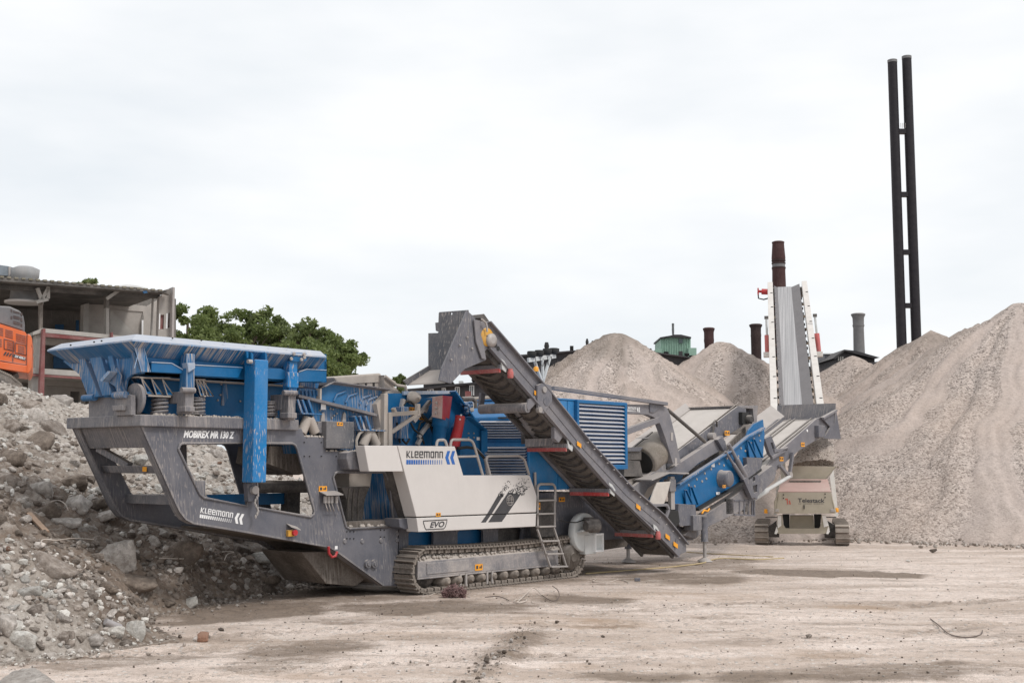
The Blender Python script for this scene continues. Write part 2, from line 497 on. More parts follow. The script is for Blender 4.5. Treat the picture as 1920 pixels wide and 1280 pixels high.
# gravel lying on the beams
gm = MB(); rg = random.Random(3)
for i in range(420):
    k = rg.random()
    if k < .6: c = (bu0 + .3 + rg.random() * (bu1 - bu0 - .35), VN - .02 + rg.random() * .16, bw1)
    elif k < .8: c = (v1(VN, 573 + rg.random() * 36, 820).x, VN + rg.random() * .12, v1(VN, 590, 819).z)
    else: c = (v1(VN, 613 + rg.random() * 62, 846).x, VN + rg.random() * .25, v1(VN, 640, 846).z)
    s = .012 + .022 * rg.random() ** 2
    gm.lathe((c[0], c[1], c[2] - .2 * s), [(s * .9, 0), (s, s * .6), (s * .4, s * 1.3)], 5)
tag(P_('spilled_gravel', TAN, gm), kind='stuff')
# lettering
def put_text(txt, v, x0, y0, x1, y1, mat, par, shear=0, bold=.02, rot=0.0, name='lettering'):
    a, b = v1(v, x0, y1), v1(v, x1, y0)
    vs, fs = text_mesh(txt, a.x, a.z, b.x - a.x if not rot else (v1(v, x1, y1).x - a.x) / math.cos(rot), b.z - a.z, v, shear, rot, bold)
    m = MB(); m.add(vs, fs); return m.build(name, mat, par, recalc=False)
put_text('MOBIREX MR 130 Z', VN - .006, 344, 808.5, 440, 820.5, WHITE, crusher, .25, .045)
def logo(v, x0, yt, x1, yb, mtext, mbar, mchev, par, rot=0.0, nb=16):
    a, b = v1(v, x0, yb), v1(v, x1, yt)
    Wd, Hh = b.x - a.x, b.z - a.z
    c, s = math.cos(rot), math.sin(rot)
    T = lambda x, y: (a.x + x * c - y * s, v, a.z + x * s + y * c)
    def part(polys, nm, mt):
        m = MB()
        for p in polys: m.add([T(x * Wd, y * Hh) for x, y in p], [tuple(range(len(p)))])
        return m.build(nm, mt, par, recalc=False)
    # letters drawn as strokes in unit boxes
    def st(x, y, w, h): return [(x, y), (x + w, y), (x + w, y + h), (x, y + h)]
    L = []; lw, y0, hh = .021, .46, .50
    def glyph(x, w, ch):
        g = []
        if ch == 'K':
            g += [st(x, y0, lw, hh), [(x + lw, y0 + .24), (x + w - lw, y0 + hh), (x + w, y0 + hh), (x + lw, y0 + .14)], [(x + lw, y0 + .30), (x + lw, y0 + .2), (x + w - lw, y0), (x + w + .004, y0)]]
        if ch == 'l': g += [st(x, y0, lw, hh), st(x, y0, w, .09)]
        if ch == 'e':
            g += [st(x, y0 + .05, lw, hh - .1), st(x + .006, y0, w - .006, .09), st(x + .006, y0 + hh - .09, w - .006, .09), st(x + w - lw, y0 + hh - .22, lw, .2), st(x + .02, y0 + .2, w - .02, .08)]
        if ch == 'm': g += [st(x, y0, lw, hh), st(x, y0 + hh - .09, w - .006, .09), st(x + w / 2 - lw / 2, y0, lw, hh), st(x + w - lw, y0, lw, hh - .04)]
        if ch == 'a': g += [st(x, y0 + .05, lw, hh - .1), st(x + .006, y0, w - .006, .09), st(x + .006, y0 + hh - .09, w - .006, .09), st(x + w - lw, y0, lw, hh)]
        if ch == 'n': g += [st(x, y0, lw, hh), st(x, y0 + hh - .09, w - .006, .09), st(x + w - lw, y0, lw, hh - .04)]
        return g
    x = 0.0
    for ch, w in zip('Kleemann', (.078, .05, .078, .078, .118, .075, .075, .075)):
        L += glyph(x, w, ch); x += w + .0165
    part(L, 'lettering', mtext)
    part([st(i * .0475, 0, .040 - i * .002, .32) for i in range(nb)], 'stripe_print', mbar)
    ch = []
    for k in (0, 1):
        x = .79 + k * .105
        ch += [[(x, .5), (x + .045, 1.0), (x + .105, 1.0), (x + .065, .5)], [(x, .5), (x + .065, .5), (x + .105, 0), (x + .045, 0)]]
    part(ch, 'chevron_print', mchev)
logo(VN - .006, 374, 947, 457, 970, WHITE, WHITE, WHITE, crusher, rot=-0.165)
# small fittings on the side plate
sign(VN - .01, 598, 911, 613, 921)
sw = MB()
q = V(VN, (598, 922), (630, 921))
sw.slab([(q[0].x, VN, q[0].z), (q[1].x, VN, q[1].z), (q[1].x, VN - .2, q[1].z - .06), (q[0].x, VN - .2, q[0].z - .06)], (0, 0, .015))
P_('valve_hood', STEEL, sw)
cp = MB()
for x in (604, 610, 616, 625):
    p = v1(VN, x, 936); cp.cyl(p + Vector((0, -.08, .06)), p + Vector((0, -.08, -.06)), .035, n=10)
    cp.tube([p + Vector((0, -.08, -.05)), p + Vector((.03, -.1, -.16)), p + Vector((.08, -.06, -.2))], .012, 6)
P_('grease_fittings', STEEL, cp)
es = vbox(VN - .07, VN, 541, 993, 553, 1005); P_('stop_box', YELLOW, es, bev=.01)
p = v1(VN - .07, 551, 998); MB().cyl(p, p + Vector((0, -.05, 0)), .05).build('stop_button', RED, crusher)
q = V(VN, (537, 984), (556, 990)); MB().slab([(q[0].x, VN, q[0].z + .02), (q[1].x, VN, q[1].z + .02), (q[1].x, VN - .12, q[1].z - .03), (q[0].x, VN - .12, q[0].z - .03)], (0, 0, .012)).build('stop_hood', STEEL, crusher)
p = v1(VN - .05, 624, 1034)
MB().tube([p + Vector((-.10, 0, .10)), p + Vector((-.09, 0, -.02)), p + Vector((-.02, 0, -.09)), p + Vector((.06, 0, -.08)), p + Vector((.10, 0, 0.0))], .025, 8).build('tow_hook', RED, crusher)
sign(VN - .01, 628, 1023, 633, 1029, name='white_label', mat=WHITE)
lug = MB()
for x in (688, 700):
    p = v1(VN, x, 1056); lug.cyl(p, p + Vector((0, -.05, 0)), .075); lug.cyl(p + Vector((0, -.05, 0)), p + Vector((0, -.07, 0)), .04)
P_('transport_lug', GREY_DUSTY, lug, bev=.008)
bolts([(650, 996), (656, 996), (663, 996), (713, 993), (720, 993), (650, 1009), (656, 1009), (663, 1009), (713, 1006), (720, 1006), (570, 829), (602, 829), (602, 855), (630, 855), (570, 855), (580, 855)], VN, .012, mat=BLACK)
bolts([(646, 1014), (679, 1014), (714, 1013), (744, 1000), (744, 1012)], VN, .05, mat=GREY_DUSTY, name='plug')
# cross bracket with chain under the blue post
bk = vprism(VN - .12, .12, [(464, 905), (479, 905), (482, 940), (466, 940)]); P_('post_bracket', GREY, bk, bev=.01)
pc = v1(VN - .14, 476, 918)
MB().cyl(pc + Vector((0, -.05, 0)), pc + Vector((0, .1, 0)), .07).build('post_pin', STEEL, crusher)
ch = MB()
for i in range(11):
    p = v1(VN - .15, 481 + 3 * math.sin(i), 918 + i * 5)
    ch.lathe(p, [(.012, -.03), (.022, 0), (.012, .03)], 6)
P_('safety_chain', STEEL, ch)
# things seen through the openings
q = [v1(1.4, 480, 912), v1(1.4, 590, 912)]; MB().cyl(q[0], q[1], .11).build('cross_pipe', DARK, crusher)
P_('far_rail', BLUE, vbox(2.0, 2.15, 396, 927, 540, 944))
P_('inner_chute', MUDDY, vprism(1.2, .9, [(505, 836), (570, 836), (585, 884), (560, 890), (500, 868)]))
P_('inner_post', DARK, vbox(1.9, 2.1, 540, 905, 562, 980))
P_('rotor_casing', BLUE_DIRTY, vprism(1.25, .5, [(690, 880), (760, 880), (760, 985), (665, 985), (690, 920)]))
P_('inner_bin', TAN, vprism(1.0, .6, [(655, 886), (697, 886), (694, 913), (655, 913)]))
fn = vprism(.8, .35, [(640, 914), (693, 911), (684, 935), (680, 975), (648, 976), (650, 935)]); P_('rubber_curtain', DARK, fn)
for x in (655, 664, 674):
    q = V(.79, (x, 916), (x - 3, 945), (x - 3, 974)); MB().tube(q, .018, 6).build('curtain_fold', RUBBER, crusher)
P_('chute_floor', MUDDY, vprism(.6, 1.4, [(645, 978), (740, 974), (745, 990), (650, 991)]))
rg = random.Random(5); gm = MB()
for i in range(60):
    p = v1(.56 + .2 * rg.random(), 652 + 84 * rg.random(), 986); s = .03 + .03 * rg.random()
    gm.lathe(p + Vector((0, 0, -.02)), [(s * .8, 0), (s, s * .5), (s * .3, s * 1.2)], 6)
tag(P_('fallen_stones', TAN, gm), kind='stuff')

# --- feed hopper
hop = thing('hopper', None, None); hop.parent = crusher
hv0, hv1, hu0, hu1, hw = .24, 2.81, -5.80, -1.96, 4.29
lip = MB()
def ring(a, b):  # a, b: (du, dv inset, w) pairs -> band round three sides
    def c(i): return [(hu1, hv0 + i[1], i[2]), (hu0 + i[0], hv0 + i[1], i[2]), (hu0 + i[0], hv1 - i[1], i[2]), (hu1, hv1 - i[1], i[2])]
    p, q = c(a), c(b)
    return [[p[k], p[k + 1], q[k + 1], q[k]] for k in range(3)]
for qd in ring((0, 0, hw), (.16, .16, hw + .105)): lip.slab(qd, (0, 0, -.025))
lip.build('rim_lip', LIP, hop, 0)
fg = MB()
for qd in ring((.004, .004, hw - .03), (.27, .27, hw - .225)): fg.slab(qd, (0.0, 0.0, .02))
fg.build('rim_flange', BLUE_DIRTY, hop)
bolts([(132, 647), (176, 641), (190, 639), (323, 634), (377, 638), (420, 641), (460, 644), (505, 647), (540, 650), (575, 652)], hv0 + .06, .014, hop, BLACK)
# side walls (near and far) with ledges
sw = vprism(VN + .03, .04, [(262, 658), (612, 678), (612.5, 717), (560, 717), (362, 706), (340, 701), (283, 698), (272, 690)])
wall = sw.build('side_wall', BLUE, hop); copy_part(wall, hop, (0, hv1 - hv0 - .66, 0))
for pts in ([(284, 679), (322, 681), (343, 693), (343, 700), (284, 697)], [(364, 684), (455, 689), (447, 708), (364, 704)], [(502, 690), (527, 691), (541, 697), (541, 712), (502, 710)], [(560, 697), (575, 692), (612, 694), (612, 715), (560, 715)]):
    vprism(VN - .10, .13, pts).build('wall_stiffener', BLUE, hop, .008)
MB().slab(V(VN + .03, (612, 664), (612.5, 717)) + [p + Vector((0, 2.0, 0)) for p in V(VN + .03, (612.5, 717), (612, 664))], (-.05, 0, 0)).build('rear_wall', BLUE, hop)
vprism(.85, 1.6, [(560, 717), (598, 717), (596, 728), (560, 722)]).build('rear_sill', BLUE_DIRTY, hop)
# front wall
fu = -5.50
fp = U(fu, (118, 677), (262, 660), (266, 700), (246, 702), (236, 712), (232, 735), (246, 742), (166, 746), (149, 702))
MB().prism(fp, (.05, 0, 0), [U(fu, (155.5, 668), (161.5, 667), (162.5, 678), (157, 678.5)), U(fu, (191, 662.5), (197, 662), (199, 673), (193, 674))]).build('front_wall', BLUE_DIRTY, hop)
for pts in ([(144, 668), (156, 667), (186, 743), (176, 745)], [(166, 667), (188, 664), (210, 740), (192, 742)], [(200, 662), (209, 661), (226, 735), (220, 738)]):
    MB().prism(U(fu - .09, *pts), (.09, 0, 0)).build('front_rib', BLUE_DIRTY, hop, .008)
MB().prism(U(fu - .10, (218, 689), (226, 704), (222, 728), (200, 714)), (.03, 0, 0)).build('tie_bracket', BLUE_DIRTY, hop)
bq = U(fu - .12, (200, 713), (215, 696), (220, 698), (204, 716)); MB().prism(bq, (-.12, 0, 0)).build('bracket_tab', LIP, hop)
el = u1(fu - .07, 167, 662); MB().prism([el + Vector((0, .08 * math.cos(t), .1 * math.sin(t))) for t in np.linspace(0, 2 * math.pi, 13)[:-1]], (.02, 0, 0)).build('lifting_eye', BLUE, hop)
vprism(VN - .14, .03, [(250, 641), (266, 638), (282, 697), (266, 697)]).build('corner_plate', BLUE_DIRTY, hop)
gq = [u1(fu, 240, 664), v1(VN - .12, 252, 660), v1(VN - .12, 264, 697), u1(fu, 246, 702)]; MB().slab(gq, (.02, .02, 0)).build('corner_gusset', BLUE_DIRTY, hop)
def dedge(q, r): MB().tube(q, r, 5).build('dusty_edge', LIP, hop)
for pts in (((250, 641), (266, 697)), ((266, 638), (282, 697)), ((252, 690), (264, 645))): dedge(V(VN - .145, *pts), .008)
for pts in (((284, 679), (322, 681), (343, 693)), ((364, 684), (455, 689)), ((560, 697), (575, 692), (612, 694))): dedge(V(VN - .105, *pts), .010)
for x in (350.5, 363.5): dedge(V(VN - .205, (x, 664), (x, 732)), .009)
# interior of the hopper (seen only from above)
MB().box((hu0 + .36, .6, 3.87), (hu1 - .06, 2.4, 3.90)).build('feeder_bed', MUDDY, hop)
# lower grey front wall with hinges
fb = MB().slab(U(fu + .02, (166, 744), (215, 741), (217, 779), (166, 786)), (.05, 0, 0)); P_('hinge_panel', GREY_DUSTY, fb, bev=.01)
fb = MB().slab(U(fu - .05, (215, 740), (246, 740), (246, 778), (215, 779)), (.08, 0, 0)); P_('hinge_bracket', GREY_DUSTY, fb, bev=.01)
for (x, y) in ((157, 746), (214, 741)):
    p = u1(fu - .08, x, y); MB().cyl(p, p + Vector((-.0, -.34, 0)), .055).build('hinge_pin', BLUE_DIRTY, crusher)
fb = MB().slab(U(fu - .12, (209, 760), (229, 759), (229, 769), (211, 770)), (.07, 0, 0)); P_('latch_block', GREY_DUSTY, fb, bev=.01)
p = v1(VN + .25, 254, 748); MB().cyl(p + Vector((-.03, 0, 0)), p + Vector((.03, 0, 0)), .25, n=28).build('round_cover', GREY_DUSTY, crusher, .01)
# feeder trough behind with spring brackets
P_('feeder_trough', BLUE, vprism(1.0, 1.05, [(255, 702), (560, 722), (556, 786), (300, 786), (262, 770)]))
rail = MB(); q = V(.8, (250, 707), (560, 725)); rail.beam(q[0], q[1], .25, .02); rail.build('trough_edge', TAN, crusher)
def spring_bracket(x0, x1, yt, yb, name='spring_bracket'):
    m = MB(); q = V(.62, (x0, yt), (x1, yt + .5), (x1 - 5, yb), (x0 + 14, yb))
    m.box((q[3].x, .6, q[3].z), (q[2].x + .05, 1.02, q[3].z + .02))
    for t in (.05, .38, .75):
        xa = q[0].x * (1 - t) + q[1].x * t
        m.prism([(xa, .62, q[0].z), (xa + .10, .62, q[2].z + .02), (xa + .22, .62, q[2].z + .02)], (0, .02, 0), [[(xa + .075, .62, q[2].z + .16), (xa + .11, .62, q[2].z + .06), (xa + .155, .62, q[2].z + .06)]])
        m.prism([(xa + .09, .64, q[2].z), (xa + .09, 1.0, q[2].z), (xa + .02, 1.0, q[0].z), (xa + .02, .95, q[0].z)], (.015, 0, 0))
    b_ = m.build(name, BLUE, crusher)
    for t in (.05, .38, .75):
        xa = q[0].x * (1 - t) + q[1].x * t
        MB().tube([(xa, .615, q[0].z), (xa + .10, .615, q[2].z + .02), (xa + .22, .615, q[2].z + .02), (xa, .615, q[0].z)], .011, 5).build('dusty_edge', TAN, b_)
    for e_ in ([(q[3].x, .595, q[3].z + .01), (q[2].x + .05, .595, q[3].z + .01)], [(q[0].x, .61, q[0].z), (q[1].x, .61, q[1].z)]): MB().tube(e_, .014, 5).build('dusty_edge', TAN, b_)
    return b_
spring_bracket(262, 318, 708, 743); spring_bracket(366, 384, 711, 744)
def spring(x, y0, y1, v=.75, r=.115):
    a, b = v1(v, x, y1), v1(v, x, y0)
    m = MB(); m.tube(helix((a.x, a.y, a.z), r, b.z - a.z, 4.5, 14), .026, 6); m.cyl(a, a + Vector((0, 0, .02)), r * 1.25); m.cyl(b, b - Vector((0, 0, .02)), r * 1.2)
    m.cyl(a, b, r * .55)
    return m.build('coil_spring', GREY_DUSTY, crusher)
spring(299, 743, 777); spring(369, 745, 777); spring(506, 752, 780)
for x, y0, y1 in ((420, 713, 762), (424, 713, 762)):
    pass
q = V(.97, (419, 712), (424, 712), (428, 745), (420, 760), (416, 760)); MB().prism(q, (0, .03, 0)).build('trough_gusset', BLUE_DIRTY, crusher)
bolts([(385, 719), (414, 720), (413, 740), (408, 750), (450, 752), (524, 708)], .99, .02)
# posts and clamps
def post(x0, x1, yt, yb, mat):
    return P_('hopper_post', mat, vbox(VN - .2, VN - .02, x0, yt, x1, yb), bev=.01)
post(350, 364, 662, 734, BLUE_DIRTY); post(543, 557, 676, 742, BLUE_SPLASH)
P_('post_stiffener', BLUE_SPLASH, vbox(VN - .24, VN - .18, 540, 697, 560, 727), bev=.01)
q = V(VN - .25, (351, 680), (366, 680), (366, 690), (354, 698)); P_('post_lug', LIP, MB().prism(q, (0, .15, 0)), bev=.006)
for x0, x1, y0, y1, xa in ((336, 363, 733, 776, 348), (527, 554, 738, 788, 541)):
    P_('post_clamp', GREY_DUSTY, vbox(VN - .22, VN + .02, xa, y0, x1, y1), bev=.012)
    P_('clamp_plate', GREY_DUSTY, vbox(VN - .05, VN + .25, x0, y0 + 1, xa - 1, y1 - 20), bev=.012)
    m = MB(); p0, p1 = v1(VN - .25, x0 + 4, y0 - 2), v1(VN - .25, x1 + 2, y0 - 1); m.cyl(p0, p1, .045, n=12); P_('clamp_pin', GREY_DUSTY, m)
    P_('clamp_block', GREY_DUSTY, vbox(VN - .3, VN - .08, xa - 1, y1 - 15, x1 + 3, y1 - 4), bev=.012)
# the tall blue swivel post
tp = MB(); a, b = v1(.12, 479, 673), v1(.12, 501, 904)
tp.box((a.x, .12, b.z), (b.x - .02, .42, a.z)); P_('swivel_post', BLUE_SPLASH, tp, bev=.018)
for x in (474, 500):
    q = V(.16, (x - 3, 660), (x + 1, 664), (x + 1, 683), (x - 2, 683)); P_('post_ear', BLUE, MB().prism(q, (0, .2, 0)))
p = v1(.14, 472, 678); P_('ear_pin', STEEL, MB().cyl(p, p + Vector((-.08, 0, 0)), .035))
q = V(.2, (462, 658), (466, 660), (466, 671), (463, 671)); P_('hook_plate', BLUE, MB().prism(q, (0, .03, 0)))
bolts([(551, 663), (570, 664), (546, 672.5), (565, 674), (570.5, 670)], VN - .28, .035)
q = V(VN - .24, (546, 660), (575, 662), (575, 676), (558, 678), (545, 676)); P_('post_head_plate', BLUE, MB().prism(q, (0, .03, 0)))

# --- prescreen
P_('prescreen_body', BLUE_DIRTY, vprism(.78, 1.5, [(556, 741), (601, 751), (703, 777), (712, 800), (717, 835), (717, 850), (560, 850), (548, 790)]))
hd = vprism(.72, .05, [(560, 728), (601, 730), (618, 720), (724, 734), (726, 745), (704, 777), (601, 750), (557, 741)])
P_('screen_hood', BLUE_DIRTY, hd)
copy_part(bpy.data.objects['screen_hood'], crusher, (0, 1.5, 0))
lp = MB()
q = V(.72, (601, 729), (618, 720), (724, 734))
for p, r_ in zip(q[:-1], q[1:]): lp.slab([p, r_, r_ + Vector((0, -.14, .03)), p + Vector((0, -.14, .03))], (0, 0, .02))
P_('hood_lip', GREY_DUSTY, lp)
q = V(.68, (556, 742), (703, 778))
P_('hood_flange', GREY_DUSTY, MB().beam(q[0], q[1], .14, .05))
for x, y in ((640, 734), (662, 737), (688, 740), (700, 743)):
    q = V(.70, (x - 14, y + 18), (x - 8, y + 6), (x + 8, y)); P_('hood_rib', BLUE_DIRTY, MB().tube(q, .022, 6))
for x in (566, 573, 580, 587, 594):
    q = V(.70, (x, 732), (x + 1, 742)); P_('hood_rib', BLUE_DIRTY, MB().tube(q, .02, 5))
for x, yt, yb in ((600, 728, 750), (723, 733, 775)):
    P_('hood_edge', TAN, vbox(.62, .74, x, yt, x + 3, yb))
# dusty outlet post
P_('outlet_wall', TAN, vprism(.60, .2, [(706, 757), (724, 736), (726, 835), (716, 842), (708, 812), (714, 800)]))
P_('outlet_post', TAN, vbox(.5, .62, 721, 738, 727, 836), bev=.01)
# beige crusher inlet cover
cv = vprism(1.2, 1.1, [(626, 707), (632, 705), (714, 699), (717, 706), (720, 716), (634, 720.5)]); P_('inlet_cover', TAN, cv, bev=.03)
P_('inlet_backing', DARK, vprism(1.32, .9, [(634, 718), (722, 712), (722, 738), (640, 735)]))
for i in range(6):
    x = 645 + i * 14.5; P_('inlet_bar', TAN, vprism(1.22, .1, [(x, 718 - i * .9), (x + 10, 717.4 - i * .9), (x + 10, 736), (x, 735)]))
P_('inlet_cheek', TAN, vprism(1.1, 1.1, [(719, 704), (757, 742), (755, 746), (722, 736)]), bev=.01)
q = V(1.0, (722, 705), (744, 722), (760, 724), (764, 745)); P_('dusty_hose', TAN, MB().tube(q, .03, 8))
q = V(1.05, (720, 703), (742, 715), (740, 722)); P_('cover_flap', TAN, MB().prism(q, (0, .3, 0)))
# rubber springs
def bellows(xt, yt, xb, yb, v=.62):
    a, b = v1(v, xt, yt), v1(v, xb, yb)
    n = 18; m = MB(); m.tube([lerp(a, b, i / n) for i in range(n + 1)], [.085 + .010 * (i % 2) for i in range(n + 1)], 12); return P_('rubber_spring', TAN, m)
bellows(577, 783, 565, 812); bellows(579, 783, 591, 811); bellows(691, 808, 680, 836); bellows(693, 808, 706, 835)
for x0, x1, y in ((560, 597, 776), (668, 718, 807)):
    m = MB(); q = V(.6, (x0, y), (x1, y)); m.box((q[0].x, .5, q[0].z), (q[1].x, .8, q[0].z + .02))
    for xx in (x0 + 4, x0 + 13, x0 + 24):
        q = V(.6, (xx - 7, y - 26), (xx - 4, y - 28), (xx + 6, y), (xx + 2, y)); m.prism(q, (0, .2, 0))
    P_('spring_seat', BLUE_DIRTY, m)
q = V(.55, (668, 835), (668, 825), (674, 812), (680, 808)); P_('seat_strap', TAN, MB().tube(q, .03, 6))
# grey box with a sticker
P_('hydraulic_box', GREY_SPLASH, vbox(.42, .85, 612.5, 789, 664, 841), bev=.015)
P_('box_bracket', GREY_DUSTY, vbox(.55, .9, 596, 790, 611, 812), bev=.01)
sign(.414, 632, 791, 643, 798)
sign(.70, 602, 757, 611, 768, name='white_label', mat=WHITE)
bolts([(572, 750), (600, 769), (619, 766), (624, 767), (632, 764), (631, 775), (626, 779), (622, 783), (692, 779), (660, 784), (662, 773), (637, 745), (657, 748)], .77, .02)
for x in (606, 646):
    q = V(.74, (x - 4, 790), (x - 2, 776), (x, 772), (x + 3, 776), (x + 3, 790)); P_('hinge_tongue', STEEL, MB().prism(q, (0, .04, 0)))

# --- crusher housing
P_('crusher_housing', BLUE, vprism(.95, 1.35, [(700, 738), (757, 737), (845, 735), (884, 788), (884, 850), (700, 850)]))
P_('housing_top', LIP, vprism(.90, .05, [(757, 733), (847, 732), (847, 738), (757, 740)]))
q = V(.86, (846, 733), (886, 790)); P_('housing_edge', BLUE, MB().beam(q[0], q[1], .25, .03))
P_('bearing_bracket', BLUE, vprism(.62, .35, [(868, 800), (878, 781), (907, 806), (909, 896), (858, 896)]), bev=.01)
q = V(.55, (877, 781), (908, 807), (908, 846)); P_('bracket_flange', BLUE, MB().beam(q[0], q[1], .18, .02).beam(q[1], q[2], .18, .02))
bolts([(878, 812), (888, 812), (888, 820), (878, 820), (903, 810)], .61, .02); sign(.61, 894, 819, 900, 825, name='white_label', mat=WHITE)
# red guard over the lifting cylinder: two faces meeting at an edge
g0 = V(.55, (812, 745), (811, 781)); g1 = V(.32, (830, 741), (829, 785)); g2 = V(.60, (848, 743), (842, 789))
MB().slab([g0[0], g1[0], g1[1], g0[1]], (0, .02, 0)).build('cylinder_guard', paint('guard_dust', (.45, .25, .22), dust=1.0, top=.9, dcol=(.55, .46, .42)), crusher)
MB().slab([g1[0], g2[0], g2[1], g1[1]], (0, .02, 0)).build('cylinder_guard', RED, crusher)
MB().add([g0[0], g1[0], g2[0], g2[0] + Vector((0, .2, 0)), g0[0] + Vector((0, .2, 0))], [(0, 1, 2, 3, 4)]).build('guard_top', TAN, crusher)
bolts([(818, 755), (818, 765), (817, 774)], .44, .03)
q = V(.62, (827, 784), (825, 800), (821, 836)); P_('lift_cylinder', BLUE, MB().tube([q[0], q[1], q[1] + (q[2] - q[1]) * .01, q[2]], [.17, .17, .14, .13], 16))
q = V(.5, (863, 780), (860, 800), (850, 838)); P_('red_cylinder', RED, MB().tube(q, [.10, .10, .12], 14), bev=0)
bolts([(864, 778), (862, 786)], .40, .02, mat=WHITE)
p = v1(.7, 785, 745); m = MB().lathe(p + Vector((0, .2, 0)), [(.13, 0), (.13, .08), (.10, .09), (.10, .16), (.04, .17), (.03, .24)], 20, (0, -1, 0)); P_('drive_pulley', TAN, m)
# dusty service frame
fr = MB()
def vb(p, q, w=.06, h=.06, v=.5):
    a, b = V(v, p, q); fr.beam(a, b, w, h)
vb((730, 773), (730, 836), .09, .09); vb((727, 777), (783, 773), .08, .08); vb((783, 757), (783, 779), .08, .08); vb((734, 810), (780, 778), .07, .07); vb((737, 765), (741, 775), .1, .05)
P_('service_frame', TAN, fr, bev=.008)
for p, q in (((806, 752), (775, 790)), ((800, 762), (796, 772)), ((810, 785), (784, 820)), ((815, 778), (800, 800)), ((788, 822), (782, 834)), ((756, 748), (752, 766))):
    a, b = V(.82, p, q); P_('housing_strut', STEEL, MB().beam(a, b, .07, .07))
for pts in (((779, 762), (770, 753), (762, 752), (756, 760)), ((788, 776), (805, 792), (812, 812), (813, 822)), ((790, 775), (808, 793), (815, 815)), ((784, 806), (788, 792), (797, 788), (806, 794)), ((760, 812), (755, 825), (762, 832), (768, 822)), ((744, 792), (750, 830)), ((868, 760), (872, 770), (880, 778), (884, 790)), ((770, 792), (777, 806), (790, 815), (795, 832))):
    q = V(.8, *pts)
    sm = []
    for i in range(len(q) - 1):
        for k in range(4): sm.append(lerp(q[i], q[i + 1], k / 4))
    P_('hydraulic_hose', BLACK, MB().tube(sm + [q[-1]], .022, 6))
for x, y in ((768, 763), (786, 779)): sign(.93, x, y, x + 10, y + 8)
P_('valve_block', BLUE_DIRTY, vbox(.7, .95, 752, 762, 766, 822), bev=.01)
p = v1(.75, 873, 764); m = MB(); rg = random.Random(2)
for i in range(9): m.cyl(p + Vector((rg.uniform(-.1, .1), rg.uniform(-.05, .1), rg.uniform(-.12, .12))), p + Vector((rg.uniform(-.1, .1), -.1, rg.uniform(-.12, .12))), .035, n=8)
P_('valve_cluster', BLUE_DIRTY, m)

# --- engine housing
eu = v1(.1, 992, 850).x; eu1 = 6.88
prof = [(eu, .1, 1.86), (eu, .1, 3.40), (eu + .34, .1, 3.78), (eu1, .1, 3.80), (eu1, .1, 2.28), (6.0, .1, 2.28), (6.0, .1, 1.86)]
hv = MB().prism(prof, (0, 1.75, 0)); eng = P_('engine_housing', BLUE_LIGHT, hv, bev=.02)
MB().box((eu + .30, .08, 3.785), (eu1 + .02, 1.87, 3.815)).build('roof_panel', BLUE_LIGHT, eng)
def louvers(plane, c, x0, x1, ytop, ybot, n, depth):
    fn = U if plane == 'U' else V
    for i in range(n):
        t = (i + .5) / n
        y = ytop + (ybot - ytop) * t; h = (ybot - ytop) / n
        yl = y + (x0[1] if isinstance(x0, tuple) else 0)
        q = fn(c, (x0, y - h * .30), (x1, y - h * .30), (x1, y + h * .22), (x0, y + h * .22))
        e = (-depth, 0, 0) if plane == 'U' else (0, -depth, 0)
        off = Vector(e)
        # tilted slat: the lower edge stands proud
        MB().slab([q[0], q[1], q[2] + off, q[3] + off], (0, 0, .012)).build('louver_slat', LOUV, eng)
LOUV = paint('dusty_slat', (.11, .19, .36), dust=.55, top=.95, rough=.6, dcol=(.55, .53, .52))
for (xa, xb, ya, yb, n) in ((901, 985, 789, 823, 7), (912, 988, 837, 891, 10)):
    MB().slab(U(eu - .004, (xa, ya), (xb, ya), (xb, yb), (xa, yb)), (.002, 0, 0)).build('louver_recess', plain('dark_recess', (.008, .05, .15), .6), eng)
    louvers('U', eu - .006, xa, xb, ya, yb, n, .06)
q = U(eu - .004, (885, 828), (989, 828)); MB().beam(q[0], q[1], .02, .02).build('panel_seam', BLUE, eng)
q = U(eu - .03, (934, 783), (958, 782)); MB().beam(q[0], q[1], .03, .03).build('door_handle', DARK, eng)
# side louvre panel: frame and slats
V4 = v1(.1, 1084, 753), v1(.1, 1172, 868)
a, b = v1(.04, 1080, 749), v1(.04, 1175, 879)
lf = MB()
lf.box((a.x, .0, a.z), (b.x, .1, a.z - .07)); lf.box((a.x, .0, b.z), (b.x, .1, b.z + .1)); lf.box((b.x - .09, .002, b.z + .1), (b.x, .1, a.z - .07)); lf.box((a.x, .002, b.z + .1), (a.x + .07, .1, a.z - .07))
lf.build('louver_frame', BLUE, eng, .008)
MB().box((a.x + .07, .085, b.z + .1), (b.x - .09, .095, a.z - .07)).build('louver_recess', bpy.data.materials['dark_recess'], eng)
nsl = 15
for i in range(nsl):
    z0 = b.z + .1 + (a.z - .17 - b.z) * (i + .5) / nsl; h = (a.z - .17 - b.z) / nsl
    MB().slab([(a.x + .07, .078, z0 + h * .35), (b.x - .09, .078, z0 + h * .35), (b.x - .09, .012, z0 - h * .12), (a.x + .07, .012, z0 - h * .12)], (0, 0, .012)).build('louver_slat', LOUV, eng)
sm = MB()
for x in (1046, 1064):
    q = V(.096, (x, 748), (x, 918)); sm.beam(q[0], q[1], .012, .012)
sm.build('door_seam', BLUE, eng)
# exhaust and air filter behind the housing front
P_('air_filter', TAN, vbox(1.1, 1.7, 868, 752, 890, 772), bev=.03)
P_('filter_bracket', DARK, MB().tube(V(1.2, (866, 748), (885, 747), (891, 752), (891, 765)), .05, 8))
